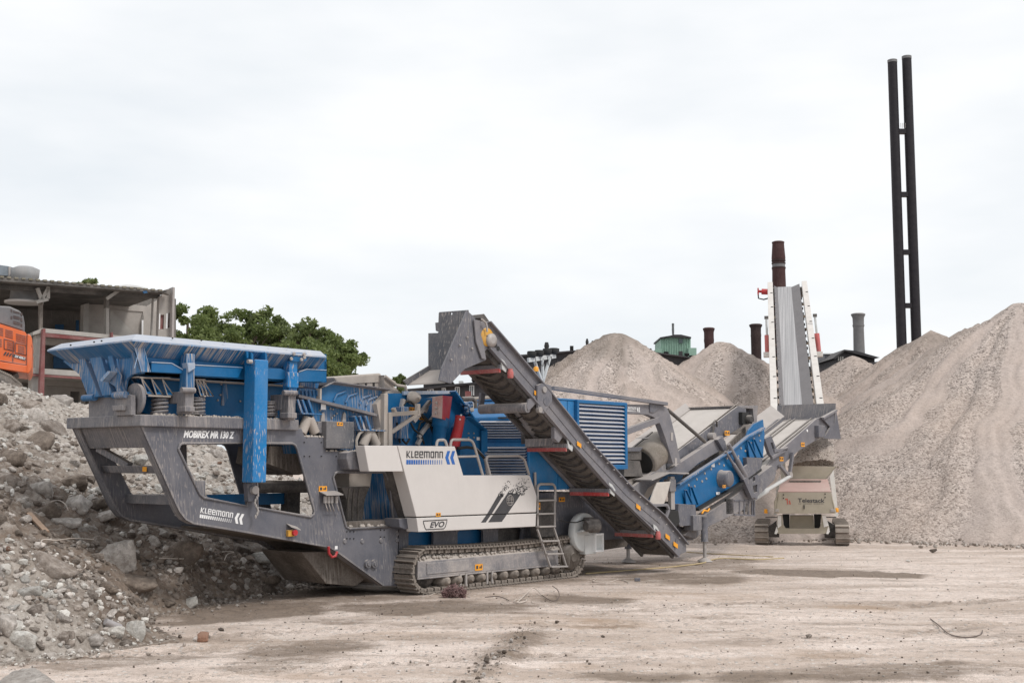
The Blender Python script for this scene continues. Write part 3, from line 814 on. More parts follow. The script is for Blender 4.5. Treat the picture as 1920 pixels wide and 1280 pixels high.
# lower grey body
P_('lower_body', GREY, vprism(.34, 2.3, [(1004, 923), (1096, 922), (1130, 930), (1172, 985), (1180, 1002), (1168, 1010), (1130, 1012), (1100, 1015), (1005, 1015)]), bev=.015)
P_('lower_tub', MUDDY, vprism(.45, 1.6, [(1110, 985), (1172, 985), (1186, 1004), (1176, 1024), (1130, 1031), (1100, 1020)]), bev=.03)
sign(.33, 1048, 932, 1059, 940); sign(.02, 1006, 942, 1013, 955)
# middle chassis behind the tracks with three oval openings
mo = [(748, 960), (1010, 955), (1010, 1045), (748, 1060)]
hs3 = [[(766, 1000), (772, 995), (808, 995), (813, 1000), (813, 1020), (808, 1025), (771, 1027), (766, 1022)], [(858, 998), (863, 993), (900, 992), (906, 996), (906, 1016), (900, 1020), (862, 1022), (858, 1018)], [(934, 994), (938, 990), (974, 989), (979, 993), (977, 1012), (972, 1016), (940, 1018), (934, 1014)]]
P_('middle_frame', GREY, vprism(.58, .06, mo, hs3), bev=.01)
P_('inner_tank', BLUE, vbox(.75, 1.8, 760, 985, 925, 1040))
P_('inner_tank', DARK, vbox(.75, 1.8, 926, 985, 1000, 1040))
# grey strip between chassis plate and cabinet
P_('cabinet_mount', DARK, vprism(.30, .3, [(737, 880), (758, 884), (790, 975), (790, 987), (765, 984), (752, 945), (743, 915)]), bev=.01)
P_('cabinet_step', GREY, vprism(.2, .4, [(748, 972), (778, 970), (784, 985), (760, 992), (750, 988)]), bev=.01)
P_('side_tray', GREY_DUSTY, vprism(.25, .3, [(652, 848), (660, 845), (684, 845), (692, 880), (656, 880), (650, 860)]), bev=.02)

# --- cream control cabinet
cab = thing('control_cabinet', None, None); cab.parent = crusher
cv0 = -.06
def cpanel(name, pts, th=.32): return vprism(cv0, th, pts).build(name, CREAM, cab, .012)
cpanel('upper_panel', [(745.5, 835), (853, 836.5), (869, 891), (990, 890), (994, 892), (1004, 921), (1006.5, 930), (1005.5, 959.7), (780.5, 968.5)])
cpanel('lower_panel', [(781, 970.5), (1005.5, 962), (1004.5, 986.5), (784.5, 997)])
cpanel('side_flap', [(683, 835), (744.5, 835), (756, 883.5), (692, 883.5)], .25)
sign(cv0 - .005, 817.5, 961, 826.5, 967.5, cab)
logo(cv0 - .005, 762, 845, 853.5, 870, BLACKP, BLUEP, BLUEP, cab)
put_text('EVO', cv0 - .005, 806, 976.5, 833.5, 989, BLACKP, cab, .3, .03)
ou = V(cv0 - .005, (794, 976), (838.5, 973.5), (838, 977), (835, 987), (832, 990.5), (799, 992), (797, 989), (794, 979))
MB().tube(ou + ou[:1], .008, 5).build('badge_outline', BLACKP, cab)
# slanted stripe graphic that breaks into specks at its top
gp = MB()
def gpoly(*pts): gp.add([p for p in V(cv0 - .005, *pts)], [tuple(range(len(pts)))])
gpoly((902, 979), (911, 978.5), (920.5, 964.6), (912, 965)); gpoly((913.2, 963.2), (922, 962.8), (942, 931), (947, 924), (943, 927), (940, 924), (937, 929), (934, 928))
gpoly((915.5, 978.4), (941, 977.5), (950.5, 963.8), (924.6, 964.6)); gpoly((926, 962.6), (952, 961.9), (970, 936), (977.5, 924), (972, 926), (969, 922), (964, 926), (960, 922), (956, 924), (953.7, 921))
rg = random.Random(11)
for i in range(230):
    t = rg.random() ** 1.7
    left = rg.random() < .35
    bx, by = (938, 929) if left else (966, 925)
    wd = 5 if left else 15
    x = bx + rg.uniform(-wd, wd) + t * (24 if not left else 18); y = by - t * 29 + rg.uniform(-3, 4)
    s = .55 + .5 * (1 - t) * rg.random() + .15
    if x > 992 or y < 896: continue
    gpoly((x - s, y), (x, y - s * 1.3), (x + s, y), (x, y + s * 1.3))
gp.build('stripe_graphic', BLACKP, cab, recalc=False)
g2 = MB(); c = v1(cv0 - .009, 956.5, 937.5)
for rr in ((.105, 1), (.105, .45)):
    pts = [c + Vector((rr[0] * rr[1] * math.cos(t), 0, rr[0] * math.sin(t))) for t in np.linspace(0, 2 * math.pi, 25)]
    g2.tube(pts, .006, 4)
for dz in (-.045, 0.012, .05): g2.tube([c + Vector((-.095, 0, dz)), c + Vector((.095, 0, dz))], .007, 4)
g2.build('globe_print', STEEL, cab)
# handrails above the cabinet
def railing(pts, v=.02, r=.028, name='handrail', mat=None):
    q = V(v, *pts); sm = [q[0]]
    for i in range(1, len(q) - 1):
        d0 = (q[i - 1] - q[i]).normalized(); d1 = (q[i + 1] - q[i]).normalized()
        l = min(.12, (q[i - 1] - q[i]).length * .4, (q[i + 1] - q[i]).length * .4)
        for k in range(5):
            t = k / 4; sm.append((q[i] + d0 * l) * (1 - t) ** 2 + q[i] * 2 * t * (1 - t) + (q[i] + d1 * l) * t ** 2)
    return P_(name, mat or STEEL, MB().tube(sm + [q[-1]], r, 8))
railing([(844, 840), (846, 824), (886, 824), (905, 890)]); railing([(818, 836), (820, 825), (834, 824), (838, 836)])
railing([(858, 856), (896, 855)], .02, .022); railing([(919, 890), (911, 862), (914, 855), (974, 854), (983, 860), (992, 890)]); railing([(893, 841), (910, 860), (914, 890)], .3)
P_('hydraulic_hose', BLACK, MB().tube(V(.25, (858, 840), (875, 838), (890, 840), (908, 858)), .03, 6))
railing([(1008, 938), (1008, 912), (1012, 907), (1037, 907), (1041, 913), (1041, 940)], -.02)
railing([(1003, 885), (1004, 925)], .05, .03)
# --- ladder
lad = thing('ladder', None, None); lad.parent = crusher
ls = MB()
for p, q in (((1007.5, 992), (1032, 1063)), ((1038, 988), (1062, 1062))):
    a, b = V(-.10, p, q); ls.beam(a, b, .045, .03)
for p, q in (((1008, 930), (1008, 990)), ((1040, 926), (1040, 988))):
    a, b = V(-.02, p, q); ls.beam(a, b, .05, .03)
ls.build('ladder_stile', STEEL, lad, .006)
for (x0, x1, y, v_) in ((1007, 1040, 938, -.06), (1007, 1039, 963, -.06), (1008, 1039, 987, -.08), (1015, 1046, 1014, -.10), (1023, 1054, 1038, -.10), (1031, 1062, 1062, -.10)):
    a, b = V(v_, (x0, y), (x1, y - 1)); m = MB(); m.beam(a, b, .11, .032); m.build('rung', STEEL, lad, .006)
P_('step_box', DARK, vbox(.16, .36, 1008, 934, 1040, 1005), bev=.01)

# --- crawler tracks
trk = thing('crawler_track', None, None); trk.parent = crusher
rT, cz, cL, cR = .40, .42, .40, 4.78
shoe = MB()
L = .192
shoe.box((-L * .46, .0, -.005), (L * .46, .5, .02)); shoe.box((-L * .46, 0.0, .02), (-L * .33, .5, .06)); shoe.box((L * .02, 0.0, .02), (L * .14, .5, .055))
shoe.box((-L * .45, .05, -.075), (L * .3, .11, -.005)); shoe.box((-L * .45, .22, -.085), (L * .3, .28, -.005))
shoe.cyl((-L * .3, .04, -.05), (-L * .3, .3, -.05), .03, n=8)
shm = shoe.mesh('track_shoe', TRACK)
per = 2 * (cR - cL) + 2 * math.pi * rT; ns = int(round(per / L))
def path(s):
    s %= per
    l = cR - cL
    if s < l: return (cL + s, cz + rT - .05 * math.sin(math.pi * s / l), 0.0)
    s -= l
    if s < math.pi * rT:
        t = s / rT; return (cR + rT * math.sin(t), cz + rT * math.cos(t), -t)
    s -= math.pi * rT
    if s < l: return (cR - s, cz - rT, -math.pi)
    s -= l; t = s / rT
    return (cL - rT * math.sin(t), cz - rT * math.cos(t), -math.pi - t)
for i in range(ns):
    x, z, a_ = path(i * per / ns)
    o = link('track_shoe', shm, trk); o.location = (x, 0, z); o.rotation_euler = (0, -a_, 0)
fm = MB()
a, b = v1(.06, 787, 1064), v1(.06, 1050, 1083)
fz0, fz1 = .30, .60
fm.box((.20, .06, fz0), (4.35, .44, fz1)); fm.box((.15, .04, fz0 - .03), (4.36, .46, fz0)); fm.box((.15, .04, fz0), (.20, .46, fz1 + .02))
fm.build('track_frame', paint('track_frame_paint', (.17, .17, .19), dust=.65, streak=.5, top=.95, rough=.6), trk, .012)
MB().box((.40, .045, fz0 + .05), (1.55, .06, fz1 - .04)).build('frame_cover', paint('cover_paint', (.19, .19, .21), dust=.7, streak=.4), trk, .008)
sign(.052, 891, 1057.5, 905, 1068, trk)
idl = MB().lathe((cL + .02, .13, cz - .01), [(.12, -.04), (.13, 0), (.27, .0), (.27, .03), (.33, .04), (.33, .24), (.31, .28)], 28, (0, 1, 0)); idl.build('idler_wheel', DARK, trk)
spk = MB().lathe((cR, .12, cz), [(.30, 0), (.30, .1)], 28, (0, 1, 0))
for i in range(17):
    t = 2 * math.pi * i / 17; spk.beam((cR + .27 * math.cos(t), .17, cz + .27 * math.sin(t)), (cR + .37 * math.cos(t), .17, cz + .37 * math.sin(t)), .08, .07, (0, 1, 0))
spk.build('sprocket', TRACK, trk)
MB().lathe((cR, .12, cz), [(.27, 0), (.27, -.06), (.24, -.12), (.10, -.125), (.09, -.15)], 28, (0, 1, 0)).build('drive_hub', MUDDY, trk)
rl = MB()
for i in range(11):
    x = .95 + i * .335
    rl = MB().lathe((x, .06, .19), [(.04, -.06), (.075, -.03), (.075, .0), (.11, .01), (.11, .38)], 14, (0, 1, 0)); rl.build('track_roller', TRACK, trk)
for x in (1.28, 1.44, 2.05, 2.2): MB().box((x, .03, .06), (x + .05, .06, .30)).build('track_guide', STEEL, trk)
rg = random.Random(9); gm = MB()
for i in range(900):
    x = .3 + 4.0 * rg.random(); y = .07 + .35 * rg.random(); s = .012 + .03 * rg.random() ** 2
    z = fz1 + (.09 + .03 * math.sin(x * 3)) * (1 - abs(y - .25) / .26)
    gm.lathe((x, y, z + .015 - s * .5), [(s * .9, 0), (s, s * .6), (s * .4, s * 1.3)], 5)
n0 = len(gm.v)
for i in range(16):
    x = .25 + i * .26; gm.hexa([(x, .07, fz1), (x + .26, .07, fz1), (x + .26, .43, fz1), (x, .43, fz1), (x, .13, fz1 + .07), (x + .26, .13, fz1 + .08), (x + .26, .34, fz1 + .08), (x, .34, fz1 + .07)])
tag(gm.build('track_rubble', TAN, trk), kind='stuff')
for x in (1.9, 3.1): MB().cyl((x, .1, .68), (x, .3, .68), .07).build('carrier_roller', DARK, trk)
# far track: same outline, joined
ft = MB()
for i in range(ns):
    x, z, a_ = path(i * per / ns)
    M = Matrix.Translation((x, 2.55, z)) @ Matrix.Rotation(-a_, 4, 'Y'); s0 = len(ft.v)
    ft.box((-L * .46, .0, -.08), (L * .46, .5, .02)); ft.xform(M, s0)
ft.box((.2, 2.6, .3), (4.4, 3.0, .6)); P_('far_track', TRACK, ft)

# --- blower
bw = thing('blower', None, None); bw.parent = crusher
p = v1(-.12, 1100, 998)
MB().lathe(p + Vector((0, .40, 0)), [(.30, .20), (.41, .21), (.42, .23), (.42, .36), (.40, .37), (.30, .38), (.1, .385)], 36, (0, -1, 0)).build('fan_housing', GALV, bw)
a, b = v1(-.12, 1097, 1003), v1(-.12, 1118, 1037)
MB().box((a.x, -.12, b.z), (b.x, .25, a.z)).build('outlet_duct', GALV, bw, .008)
a, b = v1(-.16, 1115, 1000), v1(-.16, 1131, 1033)
fr_ = MB(); fr_.box((a.x, -.18, a.z), (b.x, -.12, a.z - .04)); fr_.box((a.x, -.18, b.z), (b.x, -.12, b.z + .04)); fr_.box((a.x, -.18, b.z + .04), (a.x + .035, -.12, a.z - .04)); fr_.box((b.x - .035, -.18, b.z + .04), (b.x, -.12, a.z - .04)); fr_.build('outlet_flange', WHITE, bw)
MB().box((a.x + .03, -.14, b.z + .03), (b.x - .03, -.13, a.z - .03)).build('outlet_screen', GALV, bw)
p = v1(-.30, 1098, 986)
m = MB().lathe(p, [(.10, 0), (.12, .03), (.12, .12), (.15, .13), (.15, .32), (.10, .36)], 20, (1, -.25, 0)); m.build('fan_motor', DARK, bw)
q = p + Vector((.12, 0, .10)); MB().box(q, q + Vector((.2, .15, .08))).build('terminal_box', DARK, bw, .01)
MB().beam(p + Vector((.1, .05, -.1)), p + Vector((.1, .3, -.16)), .3, .04).build('motor_foot', GALV, bw)
MB().tube(V(-.15, (1048, 975), (1062, 978), (1080, 979), (1095, 974)), .012, 6).build('motor_cable', BLACK, bw)
# --- raised side conveyor with its discharge chute
sc = thing('side_conveyor', None, None); sc.parent = crusher
cn, cf = -.95, .03
up_ = [(915, 603), (967, 663), (1020, 724.5), (1103, 828), (1181, 913), (1242, 965), (1287, 1020)]
lw_ = [(1287, 1034), (1268, 1042), (1219, 991), (1144, 918), (1067, 830), (1038, 796), (991, 741), (915, 653), (908, 660), (890, 601)]
rp = vprism(cn, .05, up_ + lw_)
ro = rp.build('side_rail', GREY_CLEAN, sc, .01)
ro2 = copy_part(ro, sc, (0, cf - cn - .05, 0))
fl = MB()
for line, th in ((up_, .03), ([(915, 653), (991, 741), (1038, 796), (1067, 830), (1144, 918), (1219, 991), (1268, 1042)], .03)):
    q = V(cn, *line)
    for a, b in zip(q[:-1], q[1:]):
        fl.beam(a + Vector((0, -.035, 0)), b + Vector((0, -.035, 0)), .09, th); fl.beam(a + Vector((0, cf - cn, 0)), b + Vector((0, cf - cn, 0)), .06, th)
fl.build('rail_flange', GREY_CLEAN, sc, .006)
cs = MB()
for off in (.38, .66):
    for k in range(len(up_) - 2):
        u_a, u_b = v1(cn - .008, *up_[k]), v1(cn - .008, *up_[k + 1])
        n = Vector((u_b.z - u_a.z, 0, -(u_b.x - u_a.x))).normalized()
        if n.z > 0: n = -n
        cs.beam(u_a + n * off * .55, u_b + n * off * .55, .008, .016)
cs.build('rail_crease', GREY_CLEAN, sc)
# lower strand of belt with raised chevrons
c0, c1 = v1(cn, 912, 657), v1(cn, 1266, 1043)
ax = (c1 - c0).normalized(); nrm = Vector((-ax.z, 0, ax.x)); nrm = nrm if nrm.z < 0 else -nrm     # points down-left
Lc = (c1 - c0).length
def bp(s, v, d=0.0): 
    q = c0 + ax * s + nrm * d; return Vector((q.x, v, q.z))
MB().slab([bp(0, cn + .07, -.05), bp(Lc, cn + .07, -.05), bp(Lc, cf - .07, -.05), bp(0, cf - .07, -.05)], nrm * .02).build('belt', RUBBER, sc)
MB().slab([bp(0.2, cn + .06, -.40), bp(Lc, cn + .06, -.36), bp(Lc, cf - .06, -.36), bp(0.2, cf - .06, -.40)], nrm * .02).build('belt', BELT_TOP, sc)
ncl = 34
CLEAT = paint('belt_cleat_rubber', (0.022, .021, .021), dust=.12, top=.9, rough=.85)
vm = (cn + cf) / 2
clm = MB()
pts = [(-.36, -.10), (-.18, .04), (.0, .10), (.18, .04), (.36, -.10)]
for (va, sa), (vb_, sb) in zip(pts[:-1], pts[1:]):
    a, b = Vector((sa, va, 0)), Vector((sb, vb_, 0)); clm.beam(a, b, .035, .05)
clmesh = clm.mesh('belt_cleat', CLEAT)
ang = math.atan2(-ax.z, ax.x)
for i in range(ncl):
    o = link('belt_cleat', clmesh, sc); q = bp(.25 + i * (Lc - .4) / ncl, vm, -.02); o.location = q; o.rotation_euler = (0, ang, 0)
for v_ in (cn + .06, cf - .09):
    m = MB(); a, b = bp(0, v_, .0), bp(Lc, v_, .0); m.beam(a, b, .06, .1); m.build('belt_guard', DARK, sc)
# tail drum and head drum
MB().cyl(bp(Lc - .02, cn + .05, -.2), bp(Lc - .02, cf - .05, -.2), .17).build('tail_drum', DARK, sc)
MB().cyl(bp(.12, cn + .05, -.25), bp(.12, cf - .05, -.25), .2).build('head_drum', DARK, sc)
MB().prism([bp(Lc - .05, cn - .02, .02), bp(Lc + .13, cn - .02, -.05), bp(Lc + .10, cn - .02, -.3), bp(Lc - .2, cn - .02, -.36)], (0, .02, 0)).build('tail_plate', GREY_CLEAN, sc)
# guard bars with red strips
STRIPE = paint('red_strip', (.46, .045, .045), dust=.45, top=.4)
for (x, y, slot) in ((940, 690, 1), (1064, 838, 1), (1143, 922, 1), (1226, 1000, 1)):
    p = v1(cn - .02, x, y)
    g = MB().box((p.x - .05, cn - .03, p.z - .03), (p.x + .03, cf + .04, p.z + .07)); go = g.build('guard_bar', GREY_DUSTY, sc, .008)
    MB().box((p.x - .056, cn - .02, p.z - .085), (p.x - .02, cf + .02, p.z - .01)).build('red_strip', STRIPE, go)
    q = V(cn - .05, (x - 1, y - 18), (x + 5, y - 14), (x + 11, y - 4), (x + 9, y + 8), (x + 2, y + 2))
    MB().prism(q, (0, .02, 0), ).build('slot_plate', GALV, go)
    q = V(cn - .054, (x + 3, y - 10), (x + 7, y - 6), (x + 7, y - 3), (x + 3, y - 7)); MB().add(q, [(0, 1, 2, 3)]).build('slot', BLACK, go)
for x, y in ((957, 700), (1234, 1003)):
    p = v1(cn - .12, x, y); MB().lathe(p + Vector((0, 0, -.09)), [(.05, 0), (.06, .02), (.06, .12), (.045, .14), (.045, .18)], 12).build('stop_switch', STRIPE, sc)
sl = MB()
for x, y in ((1006, 738), (1086, 833), (1197, 950), (1252, 1006), (1267, 1021)):
    q = V(cn - .03, (x - 4, y - 7), (x + 4, y - 1), (x + 4, y + 7), (x - 4, y + 1)); MB().add(q, [(0, 1, 2, 3)]).build('warning_label', ORANGE_SIGN, sc, recalc=False)
rv = MB()
for t in np.linspace(.25, .93, 16):
    a = v1(cn - .085, *[up_[3][k] + (up_[6][k] - up_[3][k]) * (t - .25) / .68 for k in (0, 1)])
    rv.box(a - Vector((.02, .0, .02)), a + Vector((.02, .03, .0)))
rv.build('flange_clips', STEEL, sc)
# joint plate, cross tube and hanger
q = V(cn - .07, (1008, 722), (1016, 718), (1034, 722), (1036, 752), (1020, 775), (1010, 773), (1008, 748)); MB().prism(q, (0, .06, 0)).build('joint_plate', GREY_CLEAN, sc, .01)
p = v1(cn - .08, 1025, 752); MB().cyl(p, p + Vector((0, .04, 0)), .09, n=20).build('joint_disc', GREY, sc)
for x, y in ((1014, 768), (1022, 730)):
    p = v1(cn - .1, x, y); MB().cyl(p, p + Vector((0, .08, 0)), .06, n=12).build('joint_pin', STEEL, sc)
q = V(cn - .04, (988, 762), (992, 748), (1004, 742), (1006, 755), (996, 766), (990, 770)); MB().prism(q, (0, .05, 0)).build('hanger_plate', GREY_CLEAN, sc, .008)
p = v1(cn, 988, 762); MB().cyl((p.x, cn - .02, p.z - .02), (p.x - .1, cf + .15, p.z - .02), .10, n=18).build('hanger_tube', GREY_DUSTY, sc)
q = Vector((p.x - .1, cf + .15, p.z - .02)); MB().beam(q, q + Vector((.05, 0, .32)), .12, .06).build('hanger_arm', GREY, sc)
a, b = v1(-.3, 967, 772), v1(-.1, 1008, 820); MB().tube([a, lerp(a, b, .4), lerp(a, b, .41), b], [.05, .05, .08, .08], 12).build('support_ram', GREY_DUSTY, sc)
MB().tube(V(-.3, (958, 760), (952, 770), (954, 782), (968, 786), (978, 780)), .02, 6).build('ram_hose', BLACK, sc)
m = MB(); a, b = v1(-.1, 985, 830), v1(-.6, 1040, 828); m.beam(a, b, .14, .16); m.build('support_beam', GREY_DUSTY, sc, .01)
q = V(cn - .02, (1040, 800), (1050, 802), (1056, 818), (1048, 830), (1040, 822)); MB().prism(q, (0, .1, 0)).build('support_shoe', GREY_CLEAN, sc, .01)
q = V(.0, (984, 800), (990, 800), (990, 832), (984, 832)); MB().prism(q, (0, .1, 0)).build('support_leg', DARK, sc)
# discharge chute
hu = v1(cn, 877, 581).x
fp = U(hu - .02, (877, 581), (824, 585), (822.5, 587), (822, 604), (816, 605), (817, 620), (822, 622), (821, 624), (803, 624.5), (803, 697), (830, 690))
ch = thing('discharge_chute', None, None); ch.parent = crusher
d0 = v1(cn, 833, 690)
MB().prism(U(hu, (877, 581), (824, 585), (822.5, 587), (822, 604), (816, 605), (817, 620), (822, 622), (821, 624), (803, 624.5), (803, 702), (800, 717), (829, 704), (877, 640)), (.03, 0, 0), [U(hu, *[(846 + 2.2 * math.cos(t), 588 + 2.5 * math.sin(t)) for t in np.linspace(0, 6.28, 9)[:-1]])]).build('deflector_plate', GREY_SPLASH, ch)
MB().prism(V(cn, (876, 581.5), (891, 596), (899, 640), (911, 675), (871, 692), (846, 719), (824, 713), (829, 690)), (0, .04, 0)).build('chute_cheek', GREY, ch, .006)
q0, q1 = u1(hu + .0, 830, 694), u1(hu, 872, 614)
ck = [v1(cn, 876, 600), v1(cn, 911, 675), v1(cn, 871, 691), v1(cn - .03, 848, 700), u1(hu, 831, 696), u1(hu, 832, 680)]
MB().prism(V(cn - .05, (889, 599), (902, 601), (899, 620), (906, 640), (912, 674), (904, 672), (893, 640)), (0, .03, 0)).build('cheek_rib', GREY_CLEAN, ch, .006)
# chute floor: dusty spout that runs down and forward
s0, s1 = v1(cn + .03, 872, 692), v1(cn + .03, 845, 719)
sp0, sp1 = Vector((s0.x, cn + .03, s0.z)), Vector((s1.x - .15, cn + .03, s1.z))
MB().slab([sp0, sp1, sp1 + Vector((0, .98, 0)), sp0 + Vector((0, .98, 0))], (.03, 0, .03)).build('chute_floor', MUDDY, ch)
None and MB().prism([sp0, sp1, sp1 + Vector((-.12, 0, .08)), Vector((hu + .02, cn + .03, sp1.z + .38)), Vector((hu + .02, cn + .03, sp0.z + .5)), sp0 + Vector((.2, 0, .5))], (0, .03, 0)).build('spout_cheek', GREY, ch)
MB().prism([sp0 + Vector((0, .95, 0)), sp1 + Vector((0, .95, 0)), sp1 + Vector((-.12, .95, .08)), Vector((hu + .02, cn + .98, sp1.z + .42)), Vector((hu + .02, cn + .98, sp0.z + .5)), sp0 + Vector((.2, .95, .5))], (0, .03, 0)).build('spout_cheek', GREY_SPLASH, ch)
bolts([(876, 632), (885, 653), (862, 647), (846, 674)], cn - .02, .02, ch)
p = v1(cn + .02, 912, 632); MB().lathe(p + Vector((0, .1, 0)), [(.2, 0), (.2, .1), (.16, .14), (.1, .15)], 20, (0, -1, 0)).build('drive_motor', YELLOW, sc)
p = v1(cn - .02, 919, 638); MB().lathe(p, [(.13, 0), (.13, .06), (.06, .08)], 16, (0, -1, 0)).build('bearing', STEEL, sc)
q = V(cn - .06, (914, 628), (925, 636), (937, 660), (932, 665), (918, 650)); MB().prism(q, (0, .04, 0)).build('bearing_plate', GREY_CLEAN, sc, .006)
hl = MB()
for x, y in ((923, 641), (929, 647), (934, 653)):
    p = v1(cn - .065, x, y); hl.cyl(p, p + Vector((0, -.004, 0)), .045, n=12)
hl.build('plate_holes', BLACK, sc)
MB().tube(V(cn - .08, (903, 598), (910, 604), (913, 612), (913, 622)), .02, 6).build('motor_hose', STEEL, sc)
q = V(cn + .2, (900, 596), (903, 589), (908, 588), (918, 602), (910, 604)); MB().prism(q, (0, .6, 0)).build('scraper_guard', DARK, sc, .01)
# floodlight mast behind
ms = thing('light_mast', None, None); ms.parent = crusher
m = MB()
for p, q in (((1017, 672), (1018, 720)), ((1032, 668), (1018, 715)), ((1002, 676), (1018, 720))):
    a, b = V(1.3, p, q); m.beam(a, b, .05, .05)
a, b = V(1.3, (990, 675), (1041, 667)); m.beam(a, b, .05, .1); m.build('mast_frame', GALV, ms)
for x, y in ((997, 665), (1011, 663), (1026, 660), (1038, 659)):
    p = v1(1.3, x, y); MB().lathe(p + Vector((0, 0, -.07)), [(.06, 0), (.10, .03), (.11, .12), (.10, .15)], 12).build('floodlight', BLACK, ms)
p = v1(1.25, 1005, 692); MB().lathe(p + Vector((0, 0, -.05)), [(.06, 0), (.06, .08), (.03, .11)], 12).build('amber_beacon', ORANGE_SIGN, ms)
hs = MB()
for x in (1003, 1012, 1026, 1033): hs.tube(V(1.28, (x, 668), (x + 2, 684), (x + 6, 686), (x + 8, 676)), .012, 5)
hs.build('lamp_cables', BLACK, ms)

# --- arch over the magnet belt
ar = thing('support_arch', None, None); ar.parent = crusher
arp = [(1150, 757), (1240, 759), (1250, 763), (1256, 775), (1266, 815), (1277, 868), (1262, 869), (1248, 822), (1238, 795), (1228, 783), (1215, 777), (1150, 774)]
ao = vprism(.25, .16, arp).build('arch_beam', GREY_CLEAN, ar, .012); copy_part(ao, ar, (0, 1.5, 0))
a, b = v1(.2, 1036, 727), v1(.2, 1249, 757); MB().beam(a, b, .12, .08).build('top_tube', GREY_CLEAN, ar, .008)
a, b = v1(.3, 1165, 812), v1(.3, 1232, 787); MB().beam(a, b, .14, .14).build('arch_brace', GREY_CLEAN, ar, .008)
a, b = v1(.24, 1237, 762), v1(.24, 1220, 772); MB().prism(V(.22, (1219, 756), (1248, 758), (1226, 773), (1219, 772)), (0, .03, 0)).build('gusset', GREY, ar)
logo(.24, 1173, 763, 1200, 771, WHITE, WHITE, WHITE, ar)
p = v1(.24, 1260, 818); MB().box(p - Vector((.05, 0, .1)), p + Vector((.05, .004, .1))).build('wear_plate', STEEL, ar)
for i in range(1): copy_part(bpy.data.objects['wear_plate'], ar, (.16, 0, -.62))
a, b = v1(.35, 1252, 768), v1(.35, 1322, 828); MB().cyl(a, b, .045, n=10).build('gas_strut', DARK, ar)
# magnet drum with its drive
dr = thing('magnet_separator', None, None); dr.parent = crusher
a, b = v1(.7, 1204, 866), v1(.7, 1240, 836)
dv = (b - a).normalized()
m = MB().tube([a, lerp(a, b, .02), b, b + dv * .12, b + dv * .2], [.36, .40, .40, .34, .15], 28); m.build('magnet_drum', paint('drum_rubber', (.20, .175, .145), dust=.5, top=.5, rough=.95), dr)
MB().cyl(a - dv * .03, a - dv * .005, .30, n=28).build('drum_end', BLACK, dr)
for t in (.4, 2.3):
    o = Vector((-dv.z * math.cos(t), math.sin(t), dv.x * math.cos(t))) * .405
    MB().beam(a + o, b + o, .05, .05).build('drum_cleat', DARK, dr)
vbox(.55, 1.2, 1172, 842, 1203, 862).build('drive_box', DARK, dr, .01)
vprism(.5, .6, [(1172, 862), (1200, 864), (1206, 893), (1170, 893)]).build('drive_guard', DARK, dr, .01)
vprism(.5, .7, [(1150, 838), (1206, 838), (1200, 846), (1150, 846)]).build('drive_cover', GREY, dr, .01)
q = V(.7, (1214, 822), (1238, 812), (1256, 812), (1258, 818)); MB().prism(q, (0, .4, 0)).build('drum_cover', STEEL, dr)
# --- main discharge belt
mc = thing('main_belt', None, None); mc.parent = crusher
mr = vprism(.62, .06, [(1235, 878), (1276, 842), (1384, 761), (1399, 766), (1400, 790), (1389, 801), (1277, 869), (1240, 895)])
o = mr.build('belt_rail', GREY, mc, .01); copy_part(o, mc, (0, 1.75, 0))
a, b = v1(.62, 1240, 880), v1(.62, 1388, 765)
MB().slab([(a.x, .68, a.z), (b.x, .68, b.z), (b.x, 2.37, b.z), (a.x, 2.37, a.z)], (0, 0, -.05)).build('belt', BELT_TOP, mc)
MB().slab([(a.x, .68, a.z + .16), (b.x, .68, b.z + .16), (b.x, .80, b.z + .05), (a.x, .80, a.z + .05)], (0, 0, -.02)).build('belt_skirt', BELT_TOP, mc)
MB().slab([(a.x, 2.37, a.z + .2), (b.x, 2.37, b.z + .2), (b.x, 2.20, b.z + .03), (a.x, 2.20, a.z + .03)], (0, 0, -.02)).build('belt_skirt', STEEL, mc)
MB().cyl((b.x, .64, b.z - .22), (b.x, 2.4, b.z - .22), .2).build('head_drum', DARK, mc)
vprism(.66, 1.7, [(1384, 760), (1421, 760), (1419, 800), (1412, 812), (1396, 814), (1414, 790), (1412, 766), (1386, 764)]).build('head_hood', GREY_DUSTY, mc, .008)
vbox(.5, .65, 1392, 772, 1404, 795).build('head_drive', BLACK, mc, .01)
p = v1(.5, 1402, 786); MB().lathe(p, [(.12, 0), (.12, .1), (.08, .12)], 14, (0, -1, 0)).build('head_motor', DARK, mc)
MB().tube(V(.55, (1336, 812), (1338, 792), (1341, 788), (1344, 791), (1344, 800)), .03, 8).build('lifting_loop', DARK, mc)
for x, y in ((1359, 811),): sign(.56, x, y - 4, x + 9, y + 5, mc)
P_('stiffener_beam', GREY_CLEAN, vprism(.40, .16, [(1236, 886), (1256, 880), (1348, 819), (1356, 817), (1362, 838), (1310, 868), (1285, 890)]), bev=.012)
q = V(.3, (1345, 824), (1352, 820), (1360, 826), (1364, 842), (1358, 846)); P_('beam_end', GREY, MB().prism(q, (0, .1, 0)), bev=.01)
p = v1(.45, 1340, 817); P_('winch', STEEL, MB().lathe(p, [(.09, 0), (.09, .25)], 14, (0, 1, 0)))
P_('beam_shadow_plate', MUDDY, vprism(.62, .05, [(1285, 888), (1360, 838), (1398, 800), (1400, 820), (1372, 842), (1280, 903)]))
for p0, p1, r in (((1366, 832), (1398, 893), .06), ((1360, 846), (1394, 899), .045)):
    a, b = V(.18, p0, p1); P_('lift_ram', GREY_CLEAN, MB().tube([a, lerp(a, b, .45), lerp(a, b, .46), b], [r * .8, r * .8, r * 1.2, r * 1.2], 12))
